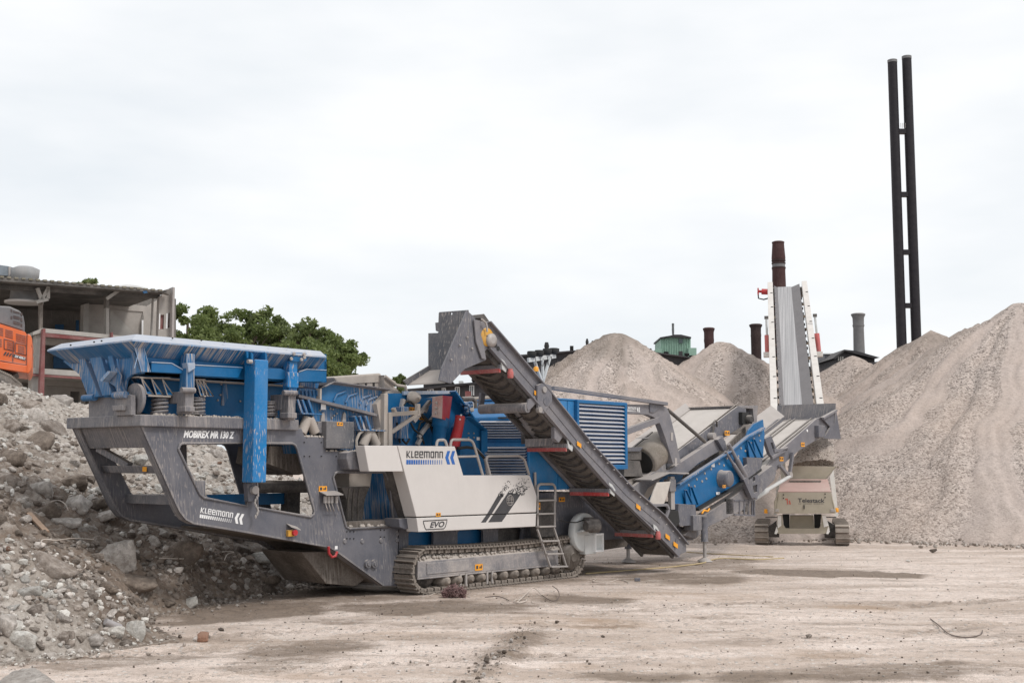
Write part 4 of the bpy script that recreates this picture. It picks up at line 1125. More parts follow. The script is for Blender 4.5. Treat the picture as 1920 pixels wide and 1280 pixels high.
# --- blue secondary screen
scn = thing('secondary_screen', None, None); scn.parent = crusher
so = vprism(.28, .06, [(1254, 953), (1262, 928), (1271, 908), (1373, 842), (1400, 819), (1404, 806), (1413, 795), (1431, 786), (1434, 815), (1431, 855), (1420, 880), (1381, 910), (1306, 954)]).build('screen_side', BLUE, scn, .01)
copy_part(so, scn, (0, 1.8, 0))
q = V(.22, (1271, 908), (1373, 842), (1400, 819), (1432, 802))
m = MB()
for a, b in zip(q[:-1], q[1:]): m.beam(a, b, .12, .04)
m.build('screen_flange', BLUE_DIRTY, scn)
q = V(.22, (1306, 955), (1381, 911), (1424, 880)); m = MB()
for a, b in zip(q[:-1], q[1:]): m.beam(a, b, .14, .06)
m.build('screen_lower_edge', BLACK, scn)
p = v1(.28, 1352, 897); MB().lathe(p, [(.23, 0), (.23, .02), (.21, .03), (.21, .25), (.19, .27), (.02, .275)], 32, (0, -1, 0)).build('exciter_cover', GREY, scn)
sign(.28 - .285, 1355, 909, 1361, 914, scn)
bolts([(1291, 909), (1302, 911), (1306, 898), (1316, 902), (1321, 887), (1324, 897), (1333, 879), (1348, 869), (1357, 872), (1363, 859), (1389, 840), (1397, 845), (1423, 816), (1413, 822), (1425, 826), (1408, 830), (1384, 855)], .28, .035, scn)
m = MB()
for x0, y0, x1, y1 in ((1284, 918, 1296, 945), (1294, 912, 1306, 945), (1401, 826, 1415, 857), (1412, 823, 1427, 857)):
    q = V(.2, (x0, y0), (x1, y1), (x1 - 9, y1)); m.prism(q, (0, .03, 0)); q = V(.26, (x0, y0), (x1, y1)); m.beam(q[0], q[1], .14, .03)
m.build('screen_bracket', BLUE, scn)
sign(.27, 1334, 868, 1340, 875, scn, 'white_label', WHITE)
q = V(.26, (1343, 927), (1350, 924)); MB().box(q[0], q[1] + Vector((0, .005, .03))).build('white_label', WHITE, scn)
for pts in ([(1273, 944), (1304, 946), (1306, 966), (1300, 984), (1275, 986), (1270, 975)], [(1400, 857), (1430, 858), (1429, 872), (1424, 886), (1403, 884)]):
    vprism(.16, .3, pts).build('spring_pocket', GREY, scn, .012)
vprism(.1, .4, [(1248, 955), (1272, 957), (1275, 978), (1268, 988), (1250, 980)]).build('rubber_flap', BLACK, scn, .01)
# lower frame, hydraulic legs, cage
P_('lower_beam', GREY_DUSTY, vprism(.30, .25, [(1284, 1003), (1306, 975), (1380, 928), (1420, 893), (1448, 872), (1456, 884), (1452, 900), (1395, 955), (1330, 986), (1304, 1010)]), bev=.012)
P_('lower_beam', GREY, vprism(.5, 1.5, [(1200, 985), (1270, 985), (1310, 992), (1300, 1012), (1255, 1015), (1205, 1000)]), bev=.02)
def leg(x, yt, yb, v, xa):
    lg = thing('hydraulic_leg', None, None); lg.parent = crusher
    b = v1(v, x, yb); t = v1(v, x, yt)
    f_ = MB().lathe((b.x, b.y, max(b.z, 0)), [(.22, 0), (.22, .02), (.14, .06), (.06, .10)], 4); f_.build('foot_plate', STEEL, lg)
    z0 = max(b.z, 0) + .05
    MB().cyl((b.x, b.y, z0), (b.x, b.y, z0 + (t.z - z0) * .5), .045, n=14).build('leg_rod', STEEL, lg)
    MB().tube([(b.x, b.y, z0 + (t.z - z0) * .42), (b.x, b.y, z0 + (t.z - z0) * .45), (b.x, b.y, t.z)], [.10, .085, .085], 16).build('leg_barrel', GREY, lg)
leg(1322, 968, 1066, .06, 0); leg(1178, 1000, 1053, 1.3, 0)
P_('leg_bracket', GREY_DUSTY, vbox(.08, .35, 1300, 966, 1320, 993), bev=.01)
P_('valve_lever', ORANGE_SIGN, MB().tube(V(.1, (1316, 962), (1320, 956), (1327, 958), (1330, 953)), .025, 6))
P_('mud_flap', BLACK, vbox(.3, .34, 1361, 935, 1376, 963), bev=.01)
cg = MB()
for x in (1386, 1395, 1403, 1410, 1414):
    a, b = V(.3, (x, 936), (x, 965)); cg.beam(a, b, .04, .04)
a, b = V(.3, (1376, 964), (1415, 966)); cg.beam(a, b, .04, .04); a, b = V(.3, (1376, 938), (1415, 937)); cg.beam(a, b, .04, .04)
P_('lamp_cage', GREY, cg)
p = v1(.35, 1397, 950); P_('caged_lamp', DARK, MB().lathe(p + Vector((0, 0, -.12)), [(.08, 0), (.1, .1), (.04, .24)], 12))
# strut plates in front of the screen's end
q = V(.15, (1392, 878), (1402, 870), (1424, 892), (1428, 900), (1420, 936), (1410, 930), (1396, 905)); P_('strut_plate', GREY, MB().prism(q, (0, .06, 0), [V(.15, *[(1414 + 2.6 * math.cos(t), 898 + 5 * math.sin(t)) for t in np.linspace(0, 6.28, 9)[:-1]]), V(.15, (1412, 910), (1420, 908), (1420, 922), (1414, 924))]), bev=.008)
q = V(.12, (1394, 898), (1402, 893), (1416, 932), (1410, 934)); P_('strut_web', GREY, MB().prism(q, (0, .12, 0)), bev=.008)
# dusty chute beside the side conveyor, with a roof
P_('chute_panel', paint('chute_paint', (.58, .54, .49), dust=.5, top=.6), vprism(.05, .04, [(1233, 904), (1258, 902), (1253, 922), (1245, 945), (1218, 944), (1226, 920)]), bev=.01)
q = [v1(.05, 1222, 901), v1(.05, 1256, 887), v1(.05, 1292, 888), v1(.05, 1290, 893), v1(.05, 1258, 892)]
P_('chute_roof', STEEL, MB().slab([q[1], q[2], q[2] + Vector((0, .9, .0)), q[1] + Vector((0, .9, 0))], (0, 0, .03)).slab([q[0], q[1], q[1] + Vector((0, .9, 0)), q[0] + Vector((0, .9, 0))], (0, 0, .03)))
P_('roof_post', STEEL, vbox(.2, .3, 1258, 893, 1266, 955), bev=.01)
P_('post_collar', GREY_DUSTY, vbox(.16, .34, 1256, 898, 1268, 921), bev=.015)
fr = MB()
for p, q in (((1218, 947), (1250, 946)), ((1250, 946), (1254, 955)), ((1254, 955), (1241, 992))):
    a, b = V(-.3, p, q); fr.beam(a, b, .06, .06)
P_('chute_frame', GREY_CLEAN, fr, bev=.006)
P_('chute_side', GREY_DUSTY, vprism(.4, .1, [(1165, 925), (1190, 910), (1248, 868), (1250, 890), (1215, 915), (1200, 945), (1185, 940)]), bev=.01)
P_('chute_side', TAN, vprism(.6, .6, [(1160, 905), (1245, 878), (1235, 905), (1215, 935), (1205, 960), (1170, 940)]))
P_('chute_throat', BLACK, vprism(.5, .8, [(1232, 946), (1275, 940), (1275, 985), (1260, 1000), (1240, 985)]))
# --- fines conveyor
fc = thing('fines_conveyor', None, None); fc.parent = crusher
fr_o = vprism(.80, .06, [(1400, 935), (1425, 898), (1449, 857), (1532, 784), (1543, 781), (1557, 790), (1557, 809), (1500, 843), (1455, 882), (1420, 930)]).build('belt_rail', GREY_CLEAN, fc, .01)
copy_part(fr_o, fc, (0, 1.35, 0))
a, b = v1(.8, 1428, 880), v1(.8, 1545, 785)
MB().slab([(a.x, .86, a.z), (b.x, .86, b.z), (b.x, 2.14, b.z), (a.x, 2.14, a.z)], (0, 0, -.05)).build('belt', BELT_TOP, fc)
for v_ in (1.05, 1.2, 1.75, 1.9):
    MB().slab([(a.x, v_, a.z + .02), (b.x, v_, b.z + .02), (b.x, v_ + .05, b.z + .02), (a.x, v_ + .05, a.z + .02)], (0, 0, .02)).build('belt_ridge', DARK, fc)
MB().slab([(a.x, 2.14, a.z + .1), (b.x, 2.14, b.z + .1), (b.x, 2.6, b.z + .45), (a.x, 2.6, a.z + .45)], (0, 0, .02)).build('belt_skirt', STEEL, fc)
MB().cyl((b.x, .84, b.z - .18), (b.x, 2.15, b.z - .18), .18).build('head_drum', DARK, fc)
hb = v1(.8, 1568, 767); hb2 = v1(.8, 1576, 822)
# hood: back plate across the belt and a flared near cheek
bx = b.x + .5
MB().slab([(bx, .7, b.z - .1), (bx, 2.7, b.z - .1), (bx + .1, 2.7, b.z + .5), (bx + .1, .7, b.z + .5)], (.04, 0, 0)).build('hood_back', GREY_DUSTY, fc)
vprism(.72, .05, [(1540, 782), (1568, 767), (1577, 823), (1545, 822), (1557, 800)]).build('hood_cheek', GREY, fc, .006)
vbox(.66, .8, 1535, 797, 1548, 820).build('head_drive', GREY, fc, .015)
q = V(.68, (1543, 784), (1568, 769)); MB().beam(q[0], q[1], .08, .06).build('hood_rail', GREY_CLEAN, fc)
q = V(.7, (1434, 822), (1446, 816), (1458, 845), (1452, 860), (1444, 852)); MB().prism(q, (0, .1, 0), [V(.7, (1445, 830), (1449, 829), (1454, 845), (1451, 848))]).build('rail_bracket', GREY, fc, .008)
m = MB()
for p, q in (((1446, 858), (1476, 840)), ((1462, 872), (1480, 893)), ((1480, 893), (1486, 848)), ((1450, 845), (1475, 842))):
    a_, b_ = V(.72, p, q); m.beam(a_, b_, .09, .09)
m.build('fold_linkage', GREY_CLEAN, fc, .008)
p = v1(.66, 1484, 890); MB().cyl(p, p + Vector((0, .15, 0)), .09).build('linkage_pin', STEEL, fc)
a_, b_ = V(.7, (1407, 937), (1480, 893)); MB().tube([a_, lerp(a_, b_, .4), lerp(a_, b_, .41), b_], [.09, .09, .055, .055], 12).build('fold_ram', GALV, fc)
for x, y in ((1465, 860), (1505, 833)): sign(.785, x - 3, y - 4, x + 4, y + 4, fc)
p = v1(.78, 1514, 807); MB().cyl(p, p + Vector((0, .02, 0)), .04).build('white_label', WHITE, fc)
MB().add(V(.785, (1423, 894), (1447, 876), (1447, 884), (1423, 902)), [(0, 1, 2, 3)]).build('name_plate', WHITE, fc, recalc=False)
vs, fs = text_mesh('KLEEMANN', 0, 0, 1, 1, 0); q = V(.78, (1424, 899), (1440, 887), (1424, 896.5))
mt = MB(); mt.add([q[0] + (q[1] - q[0]) * x + (q[2] - q[0]) * z * 1.4 for x, y, z in vs], fs); mt.build('lettering', GREY, fc, recalc=False)
q = V(.78, (1441, 886), (1444, 880), (1447, 878), (1444, 883), (1446, 886), (1443, 889)); MB().add(q, [tuple(range(6))]).build('chevron_print', GREY, fc, recalc=False)
# ------------------------------------------------------------------ telescopic stacking conveyor
_tq = ray(1503, 1022); _tq = np.array([0, 0, EYE]) + _tq * (-EYE / _tq[2])
T = Frame(_tq[:2], -math.atan(535 / FPX))
tel = thing('stacking_conveyor', 'cream tracked stacking conveyor with long raised belt and red rams, facing the gravel heaps', 'conveyor', (T.O[0], T.O[1], 0), T.ang)
def tprism(v, th, pts, holes=()): return MB().prism(T.V(v, *pts), (0, th, 0), [T.V(v, *h) for h in holes])
def tb(name, mat, mb, par=tel, bev=0.0): return mb.build(name, mat, par, bev)
SAND = paint('sand_paint', (.40, .36, .28), dust=.5, top=.85, streak=.35, rough=.7, dcol=(.42, .37, .32))
WHITEP = paint('white_paint', (.80, .78, .745), dust=.15, top=.6, rough=.6)
PINK = paint('faded_red', (.50, .27, .25), dust=.75, top=.55, rough=.7, dcol=(.50, .42, .37))
def track_belt(cx0, cx1):
    m = MB(); r, c0, c1, n = .30, .32, 3.4, 46
    per = 2 * (c1 - c0) + 2 * math.pi * r
    for i in range(n):
        s = per * i / n; l = c1 - c0
        if s < l: y, z, a_ = c0 + s, r + r, 0
        elif s < l + math.pi * r: t = (s - l) / r; y, z, a_ = c1 + r * math.sin(t), r + r * math.cos(t), -t
        elif s < 2 * l + math.pi * r: y, z, a_ = c1 - (s - l - math.pi * r), 0, -math.pi
        else: t = (s - 2 * l - math.pi * r) / r; y, z, a_ = c0 - r * math.sin(t), r - r * math.cos(t), -math.pi - t
        M = Matrix.Translation((0, y, z + .03)) @ Matrix.Rotation(a_, 4, 'X'); s0 = len(m.v)
        m.box((cx0, -.07, -.05), (cx1, .07, 0)); m.box((cx0 + .01, -.07, 0), (cx1 - .01, -.045, .035)); m.xform(M, s0)
    m.box((cx0 + .06, .3, .12), (cx1 - .06, 3.4, .5))
    return tb('crawler_track', TRACK, m)
xa = [T.v1(0, x, 1010).x for x in (1415, 1441, 1567, 1593)]
track_belt(xa[0], xa[1]); track_belt(xa[2], xa[3])
tb('axle_beam', DARK, MB().box((xa[1], .5, .2), (xa[1] + .3, 1.2, .55)).box((xa[2] - .3, .5, .2), (xa[2], 1.2, .55)))
for s, pts in ((0, [(1440, 988), (1456, 975), (1456, 1004), (1441, 1004)]), (1, [(1550, 975), (1567, 985), (1567, 1006), (1550, 1004)])): tb('axle_bracket', DARK, tprism(.4, .3, pts))
fr = tprism(.1, .18, [(1457, 966), (1467, 965), (1468, 982), (1473, 990), (1536, 990), (1540, 982), (1540, 965), (1548, 965), (1556, 992), (1548, 1000), (1458, 1000)])
tb('chassis_frame', SAND, fr, bev=.015)
for x in (1453, 1550): tb('tie_eye', WHITEP, tprism(.08, .05, [(x - 1, 1000), (x + 3, 986), (x + 6, 996), (x + 3, 1001)]))
tb('frame_leg', WHITEP, tprism(.05, .05, [(1458, 966), (1465, 966), (1465, 985), (1458, 990)])); tb('frame_leg', WHITEP, tprism(.05, .05, [(1541, 965), (1548, 965), (1554, 985), (1545, 988)]))
tb('fuel_tank', SAND, tprism(.5, .5, [(1481, 966), (1525, 966), (1528, 990), (1480, 990)]), bev=.02)
tb('tyre_well', BLACK, tprism(.6, .4, [(1467, 964), (1480, 964), (1480, 992), (1470, 990)]).prism(T.V(.6, (1526, 964), (1540, 964), (1538, 990), (1528, 992)), (0, .4, 0)))
ph = [(1459, 922), (1558, 922), (1568, 959), (1567, 962), (1452, 962), (1451, 940)]
tb('front_hood', SAND, tprism(-.15, .55, ph), bev=.03)
a, b = T.v1(-.15, 1459, 922), T.v1(-.15, 1558, 922); c, d = T.v1(.9, 1466, 899), T.v1(.9, 1552, 899)
tb('hood_top', PINK, MB().slab([a, b, d, c], (0, 0, .02)))
tb('hood_side', SAND, MB().slab([a, c, T.v1(.9, 1466, 960), T.v1(-.15, 1453, 960)], (.03, 0, 0)).slab([b, d, T.v1(.9, 1552, 960), T.v1(-.15, 1566, 960)], (-.03, 0, 0)))
def ttext(txt, x0, y0, x1, y1, mat, bold=.03, v=-.156):
    p, q = T.v1(v, x0, y1), T.v1(v, x1, y0); vs, fs = text_mesh(txt, p.x, p.z, q.x - p.x, q.z - p.z, v, 0, 0, bold)
    m = MB(); m.add(vs, fs); return m.build('lettering', mat, tel, recalc=False)
ttext('Telestack', 1496, 934, 1546, 941.5, BLACKP, .02)
FADED = plain('faded_print', (.30, .27, .22), .8); REDP = plain('red_print', (.5, .12, .09), .7)
mm_ = MB()
for i in range(15):
    if i in (2, 8): continue
    p = T.v1(-.156, 1497 + i * 3.2, 944.5); mm_.add([p, p + Vector((.034, 0, 0)), p + Vector((.034, 0, .022)), p + Vector((0, 0, .022))], [(0, 1, 2, 3)])
mm_.build('worn_print', FADED if False else plain('worn_print', (.2, .18, .15), .8), tel, recalc=False)
m = MB()
for pts in (((1472, 934), (1477, 934), (1478, 945), (1476, 945), (1475, 937), (1472, 936)), ((1479, 938), (1481, 937), (1483, 945), (1480, 945))): m.add(T.V(-.157, *pts), [tuple(range(len(pts)))])
m.build('emblem', REDP, tel, recalc=False)
m = MB()
for x, y in ((1469, 927), (1469, 933.5), (1547, 925.5), (1547, 932)): p = T.v1(-.15, x, y); m.cyl(p, p + Vector((0, -.02, 0)), .02, n=8)
p = T.v1(-.15, 1508, 950); m.box(p - Vector((.02, .03, .06)), p + Vector((.01, 0, .06))); tb('hood_bolts', BLACK, m)
for x in (1457, 1561): p = T.v1(-.17, x, 957); tb('lamp_pocket', STEEL, MB().box(p - Vector((.06, .01, .04)), p + Vector((.06, .03, .05))), bev=.01)
for x, y in ((1436, 958), (1569, 956)):
    p = T.v1(.1, x, y); tb('amber_beacon', ORANGE_SIGN, MB().lathe(p + Vector((0, 0, -.06)), [(.05, 0), (.055, .03), (.05, .12), (.03, .13)], 12))
m = MB(); a, b = T.V(.12, (1435, 969), (1458, 969)); m.beam(a, b, .05, .03); a, b = T.V(.12, (1548, 969), (1568, 969)); m.beam(a, b, .05, .03); tb('beacon_arm', DARK, m)
# feed hopper holding fines
hv = 1.0
fq = T.V(hv, (1477, 873), (1569, 874), (1549, 898), (1482, 898))
gq = [p + Vector((0, 1.6, 0)) for p in fq]
m = MB(); m.slab(fq, (0, .05, 0)); m.slab([fq[0], gq[0], gq[3], fq[3]], (.04, 0, 0)); m.slab([fq[1], gq[1], gq[2], fq[2]], (-.04, 0, 0)); m.slab(gq, (0, .05, 0))
tb('feed_hopper', SAND, m, bev=.008)
p = T.v1(hv - .02, 1569, 890); tb('hopper_wing', WHITEP, MB().slab(T.V(hv, (1556, 893), (1563, 880), (1572, 965), (1566, 970)), (0, .06, 0)).slab(T.V(hv, (1457, 900), (1463, 890), (1456, 965), (1451, 965)), (0, .06, 0)))
tb('chute_mouth', MUDDY, tprism(.6, .6, [(1480, 900), (1540, 900), (1535, 915), (1485, 915)]))
# long belt
v0_, v1_ = 3.2, 18.0
BL, BR, TL, TR = T.v1(v0_, 1452, 790), T.v1(v0_, 1541, 790), T.v1(v1_, 1444, 537), T.v1(v1_, 1508, 535)
ext = lambda p, q, t: p + (q - p) * t
BL, BR = ext(BL, TL, -.10), ext(BR, TR, -.10)
bu = (BR - BL).normalized(); bd = (TL - BL).normalized(); bn = bu.cross(bd).normalized(); bn = bn if bn.z > 0 else -bn
m = MB(); m.beam(BL, TL, .23, .42, bn); tb('side_girder', WHITEP, m, bev=.01)
m = MB(); m.beam(BR, TR, .23, .42, bn); tb('side_girder', WHITEP, m, bev=.01)
w = (BR - BL).length
BT = paint('polished_belt', (.50, .50, .52), dust=.25, top=.25, rough=.4)
m_, t_, b_ = new_mat('streaked_belt')
oc = N(t_, 'ShaderNodeTexCoord').outputs['Object']
stv = mapped(t_, oc, (55, .12, .12))
t_.links.new(mixc(t_, ramp(t_, tex(t_, stv, 1.0, 5, .7).outputs['Fac'], .36, .64), (.20, .195, .20), (.47, .455, .455)), b_.inputs['Base Color']); b_.inputs['Roughness'].default_value = .55
STB = m_
def trough(f0, f1, h0, h1, mat, name, t0=0.0, t1=1.0):
    a0, a1 = ext(BL, TL, t0), ext(BL, TL, t1); b0, b1 = ext(BR, TR, t0), ext(BR, TR, t1)
    g = lambda p, q, f, h: p + (q - p) * f + bn * h
    q = [g(a0, b0, f0, h0), g(a0, b0, f1, h1), g(a1, b1, f1, h1), g(a1, b1, f0, h0)]
    return tb(name, mat, MB().slab(q, -bn * .02))
BEDGE = paint('bare_belt_edge', (.085, .085, .098), dust=.12, top=.25, rough=.6)
trough(.22, .62, -.06, -.06, STB, 'conveyor_belt', 0, 1.005); trough(.12, .22, .03, -.06, BEDGE, 'belt_edge'); trough(.62, .86, -.06, .09, BEDGE, 'belt_edge')
for i in range(22):
    t = .05 + i * .042
    for f in (.12, .86):
        p = ext(BL, TL, t) * (1 - f) + ext(BR, TR, t) * f + bn * (-.02)
        tb('idler_bracket', BLACK, MB().beam(p, p + bd * .10 - bn * .05, .10, .10, bn))
hd = ext(BL, TL, 1.0) * .5 + ext(BR, TR, 1.0) * .5 - bn * .3
tb('head_drum', DARK, MB().cyl(hd - bu * .7, hd + bu * .7, .24))
m = MB()
for i in range(9):
    t = .1 + .1 * i; p, q = ext(BL, TL, t) - bn * .35, ext(BR, TR, t) - bn * .35; m.beam(p, q, .1, .1, bn)
tb('cross_member', SAND, m)
for i in range(8):
    for (p0, p1, sgn) in ((BL, TL, -1), (BR, TR, 1)):
        p = ext(p0, p1, .06 + .12 * i) + bn * .212 + bu * 0.05; tb('girder_socket', BLACK, MB().box(p - Vector((.05, .05, .0)), p + Vector((.05, .05, .012))))
for xb, xt, y0, y1, y2 in ((1439, 1437, 660, 628, 598), (1535, 1528, 659, 625, 594)):
    a, b, c = T.v1(12, xb, y0), T.v1(12, (xb + xt) / 2, y1), T.v1(12, xt, y2)
    tb('lift_ram', paint('ram_red', (.55, .12, .12), dust=.25) if xb == 1439 else bpy.data.materials['ram_red'], MB().cyl(a, b, .10, n=14)); tb('ram_rod', GALV, MB().cyl(b, c, .045, n=10))
    tb('ram_eye', DARK, MB().box(c - Vector((.08, .05, .0)), c + Vector((.08, .05, .12)))); tb('ram_bracket', WHITEP, MB().box(a + Vector((-.16, -.1, -.2)), a + Vector((.16, .3, .0))), bev=.01)
hp = T.v1(17, 1440, 547); hm = MB().cyl(hp, hp - Vector((.28, 0, -.02)), .13).cyl(hp - Vector((.28, 0, -.02)), hp - Vector((.42, 0, -.04)), .06, n=10).box(hp - Vector((.46, .05, -.18)), hp - Vector((.40, -.05, .12)))
tb('drive_motor', RED, hm); tb('motor_hose', BLACK, MB().tube([hp + Vector((-.44, 0, .0)), hp + Vector((-.42, 0, -.28)), hp + Vector((-.2, 0, -.34)), hp + Vector((.05, 0, -.28))], .03, 6))
tb('rear_support', SAND, MB().beam(T.v1(2.5, 1475, 940), ext(BL, TL, .35) - bn * .3, .16, .2).beam(T.v1(2.5, 1540, 940), ext(BR, TR, .35) - bn * .3, .16, .2))
# fines in the hopper and falling from the belt end
gx, gy = np.meshgrid(np.linspace(0, 1, 60), np.linspace(0, 1, 50))
Xf = fq[0].x + .05 + gx * (fq[1].x - fq[0].x - .1); Yf = hv + .06 + gy * 1.5
Zf = fq[0].z - .02 + (1 - ((gx - .66) / .68) ** 2) * .86 * np.clip(1.05 - ((gy - .45) / .5) ** 2, 0, 1) + fbm(gx * 14, gy * 14, 3) * .05
# ------------------------------------------------------------------ loose material shaders
def aggregate(name, ca, cb, cc, cell=11.0, zone=.35, bumpd=.03, fine=.5):
    """Crushed stone: single pebbles of mixed shade, drifts of fine dust over coarser streaks."""
    m, t, b = new_mat(name)
    oc = N(t, 'ShaderNodeTexCoord').outputs['Object']
    dis = tex(t, oc, 2.0, 2)
    v = N(t, 'ShaderNodeTexVoronoi'); v.inputs['Scale'].default_value = cell; t.links.new(oc, v.inputs['Vector'])
    v2 = N(t, 'ShaderNodeTexVoronoi'); v2.inputs['Scale'].default_value = cell * 2.3; t.links.new(oc, v2.inputs['Vector'])
    s1 = N(t, 'ShaderNodeSeparateColor'); t.links.new(v.outputs['Color'], s1.inputs[0])
    s2 = N(t, 'ShaderNodeSeparateColor'); t.links.new(v2.outputs['Color'], s2.inputs[0])
    peb = mixc(t, s1.outputs[0], ca, cb)
    peb = mixc(t, math_(t, 'MULTIPLY', s2.outputs[1], .5), peb, cb)
    dk = ramp(t, s1.outputs[2], .80, .84)
    peb = mixc(t, math_(t, 'MULTIPLY', dk, .6), peb, tuple(x * .32 for x in ca))
    z = tex(t, oc, zone, 5, .62).outputs['Fac']
    atz = N(t, 'ShaderNodeAttribute', attribute_name='zone')
    z = math_(t, 'ADD', math_(t, 'MULTIPLY', z, .35), math_(t, 'MULTIPLY', atz.outputs['Fac'], .65))
    zf = math_(t, 'MULTIPLY', ramp(t, z, .40, .58), fine)
    col = mixc(t, zf, peb, cc)
    col = mixc(t, ramp(t, tex(t, oc, zone * .5, 4, .6).outputs['Fac'], .4, .7), col, mixc(t, .5, col, tuple(x * y for x, y in zip(cc, (1.03, .95, .86)))))
    at = N(t, 'ShaderNodeAttribute', attribute_name='damp')
    col = mixc(t, at.outputs['Fac'], col, mixc(t, .75, col, (.17, .14, .115)))
    t.links.new(col, b.inputs['Base Color']); b.inputs['Roughness'].default_value = .95
    h = math_(t, 'SUBTRACT', 1.0, v.outputs['Distance'])
    h = math_(t, 'MULTIPLY', h, math_(t, 'SUBTRACT', 1.0, math_(t, 'MULTIPLY', zf, .7)))
    bump(t, b, h, .9, bumpd)
    return m
GRAVEL = aggregate('crushed_stone', (.195, .158, .138), (.58, .497, .447), (.445, .372, .333), 16.0, .30, .03, .72)
GRAVEL_FAR = aggregate('crushed_stone_fine', (.185, .148, .128), (.51, .432, .384), (.39, .322, .286), 12.5, .22, .035, .66)
FINES = aggregate('fines', (.34, .29, .255), (.48, .42, .375), (.44, .38, .34), 26, .9, .02, .9)
link('fines_load', grid_mesh('fines_load', Xf, Yf, Zf, FINES), tel)
m = MB(); p = T.v1(1.8, 1562, 826)
rg = random.Random(4)
for i in range(60):
    t = rg.random(); q = p + Vector((rg.gauss(-.05 - .3 * t, .20 + .1 * t), rg.gauss(0, .25), -t * .95)); s = .012 + .03 * rg.random() ** 3
    m.lathe(q, [(s * .5, 0), (s, s), (s * .5, s * 2)], 4)
tag(m.build('falling_fines', FINES, tel), kind='stuff')

# ------------------------------------------------------------------ ground
def gpt(px, py):
    d = ray(px, py); q = np.array([0, 0, EYE]) + d * (-EYE / d[2]); return q[:2]
xs = np.concatenate([np.linspace(-1500, -60, 14), np.linspace(-55, -14, 40), np.arange(-13, 19, .10), np.linspace(19.4, 60, 50), np.linspace(70, 1500, 14)])
ys = np.concatenate([np.linspace(-60, 8, 12), np.arange(9.0, 22, .06), np.arange(22, 42, .16), np.linspace(43, 90, 40), np.linspace(100, 3000, 16)])
GX, GY = np.meshgrid(xs, ys)
def ell(cx, cy, rx, ry, rot, X=None, Y=None, soft=.35, seed=1, wob=.5):
    X = GX if X is None else X; Y = GY if Y is None else Y
    c, s = math.cos(rot), math.sin(rot); dx, dy = X - cx, Y - cy
    d = np.sqrt(((dx * c + dy * s) / rx) ** 2 + ((-dx * s + dy * c) / ry) ** 2) + wob * fbm(X * 1.1, Y * 1.1, seed, 5)
    return np.clip((1 + soft - d) / (2 * soft), 0, 1)
damp = np.zeros_like(GX); ochre = np.zeros_like(GX)
def patch(px0, py0, px1, py1, half, amt, arr, seed, soft=.3, wob=.7):
    a, b = gpt(px0, py0), gpt(px1, py1); c = (a + b) / 2; L_ = np.linalg.norm(b - a) / 2
    arr[:] = np.maximum(arr, amt * ell(c[0], c[1], max(L_, .1), half, math.atan2(b[1] - a[1], b[0] - a[0]), seed=seed, soft=soft, wob=wob))
patch(1370, 1070, 1750, 1078, 1.0, .95, damp, 11, .12, .35); patch(1090, 1085, 1420, 1080, 1.3, .7, damp, 12)
patch(1000, 1128, 1180, 1120, .9, .8, damp, 13); patch(620, 1140, 1010, 1132, .9, .85, damp, 14); patch(280, 1165, 640, 1128, 1.0, .9, damp, 15)
patch(250, 1120, 560, 1100, 2.0, .8, damp, 16); patch(-20, 1240, 330, 1222, .35, .6, damp, 17); patch(60, 1250, 420, 1225, .35, .55, damp, 18)
patch(420, 1225, 720, 1205, .6, .7, damp, 19); patch(420, 1245, 620, 1240, .5, .5, damp, 20); patch(560, 1165, 760, 1160, .3, .4, damp, 21)
patch(1080, 1270, 1330, 1262, .4, .75, damp, 22); patch(1480, 1262, 1860, 1250, .6, .7, damp, 23); patch(1280, 1200, 1560, 1192, .3, .35, damp, 24)
patch(1700, 1192, 1960, 1188, .3, .45, damp, 25); patch(880, 1275, 1040, 1165, .36, .66, damp, 26, .5); patch(1330, 1055, 1440, 1048, .6, .6, damp, 27)
patch(1180, 1062, 1420, 1058, 1.2, .55, damp, 28); patch(1340, 1272, 1500, 1262, .4, .7, damp, 29); patch(740, 1118, 1000, 1100, .5, .2, damp, 30)
patch(950, 1160, 1250, 1172, .55, .8, ochre, 31); patch(640, 1185, 840, 1180, .4, .6, ochre, 32); patch(1540, 1132, 1680, 1140, .5, .7, ochre, 33)
patch(300, 1270, 700, 1262, .4, .5, ochre, 34); patch(1040, 1250, 1100, 1240, .25, .6, ochre, 35); patch(1100, 1120, 1420, 1112, .8, .5, ochre, 36); patch(1420, 1215, 1700, 1225, .35, .5, ochre, 37)
streak = fbm(GX * .35 + GY * .05, GY * 2.2, 41, 5)
damp = np.clip(damp + .75 * np.clip(streak - .06, 0, 1) * (1 - damp), 0, 1)
under = ell(*(K.O + 2.2 * K.a + 1.5 * K.b)[:2], 6.2, 1.9, K.ang, seed=45, soft=.35, wob=.35)  # ground colour made darker in a broad oval beneath the crusher
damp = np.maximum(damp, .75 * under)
near = np.clip((44 - GY) / 6, 0, 1) * (np.abs(GX) < 25)
GZ = near * (.035 * fbm(GX * .5, GY * .5, 51, 3) + .022 * fbm(GX * 2.2, GY * 3.0, 52, 4) + .012 * fbm(GX * 7, GY * 9, 57, 3) + damp * .03 * fbm(GX * 6, GY * 7, 53, 4))
tl = ell(*((gpt(885, 1290) + gpt(1000, 1170)) / 2), 3.0, .30, math.atan2(*(gpt(1000, 1170) - gpt(885, 1290))[::-1]), seed=55, soft=.3, wob=.3)
GZ += tl * (.07 * fbm(GX * 8, GY * 8, 56, 3) + .02)
pr = np.zeros_like(GX)
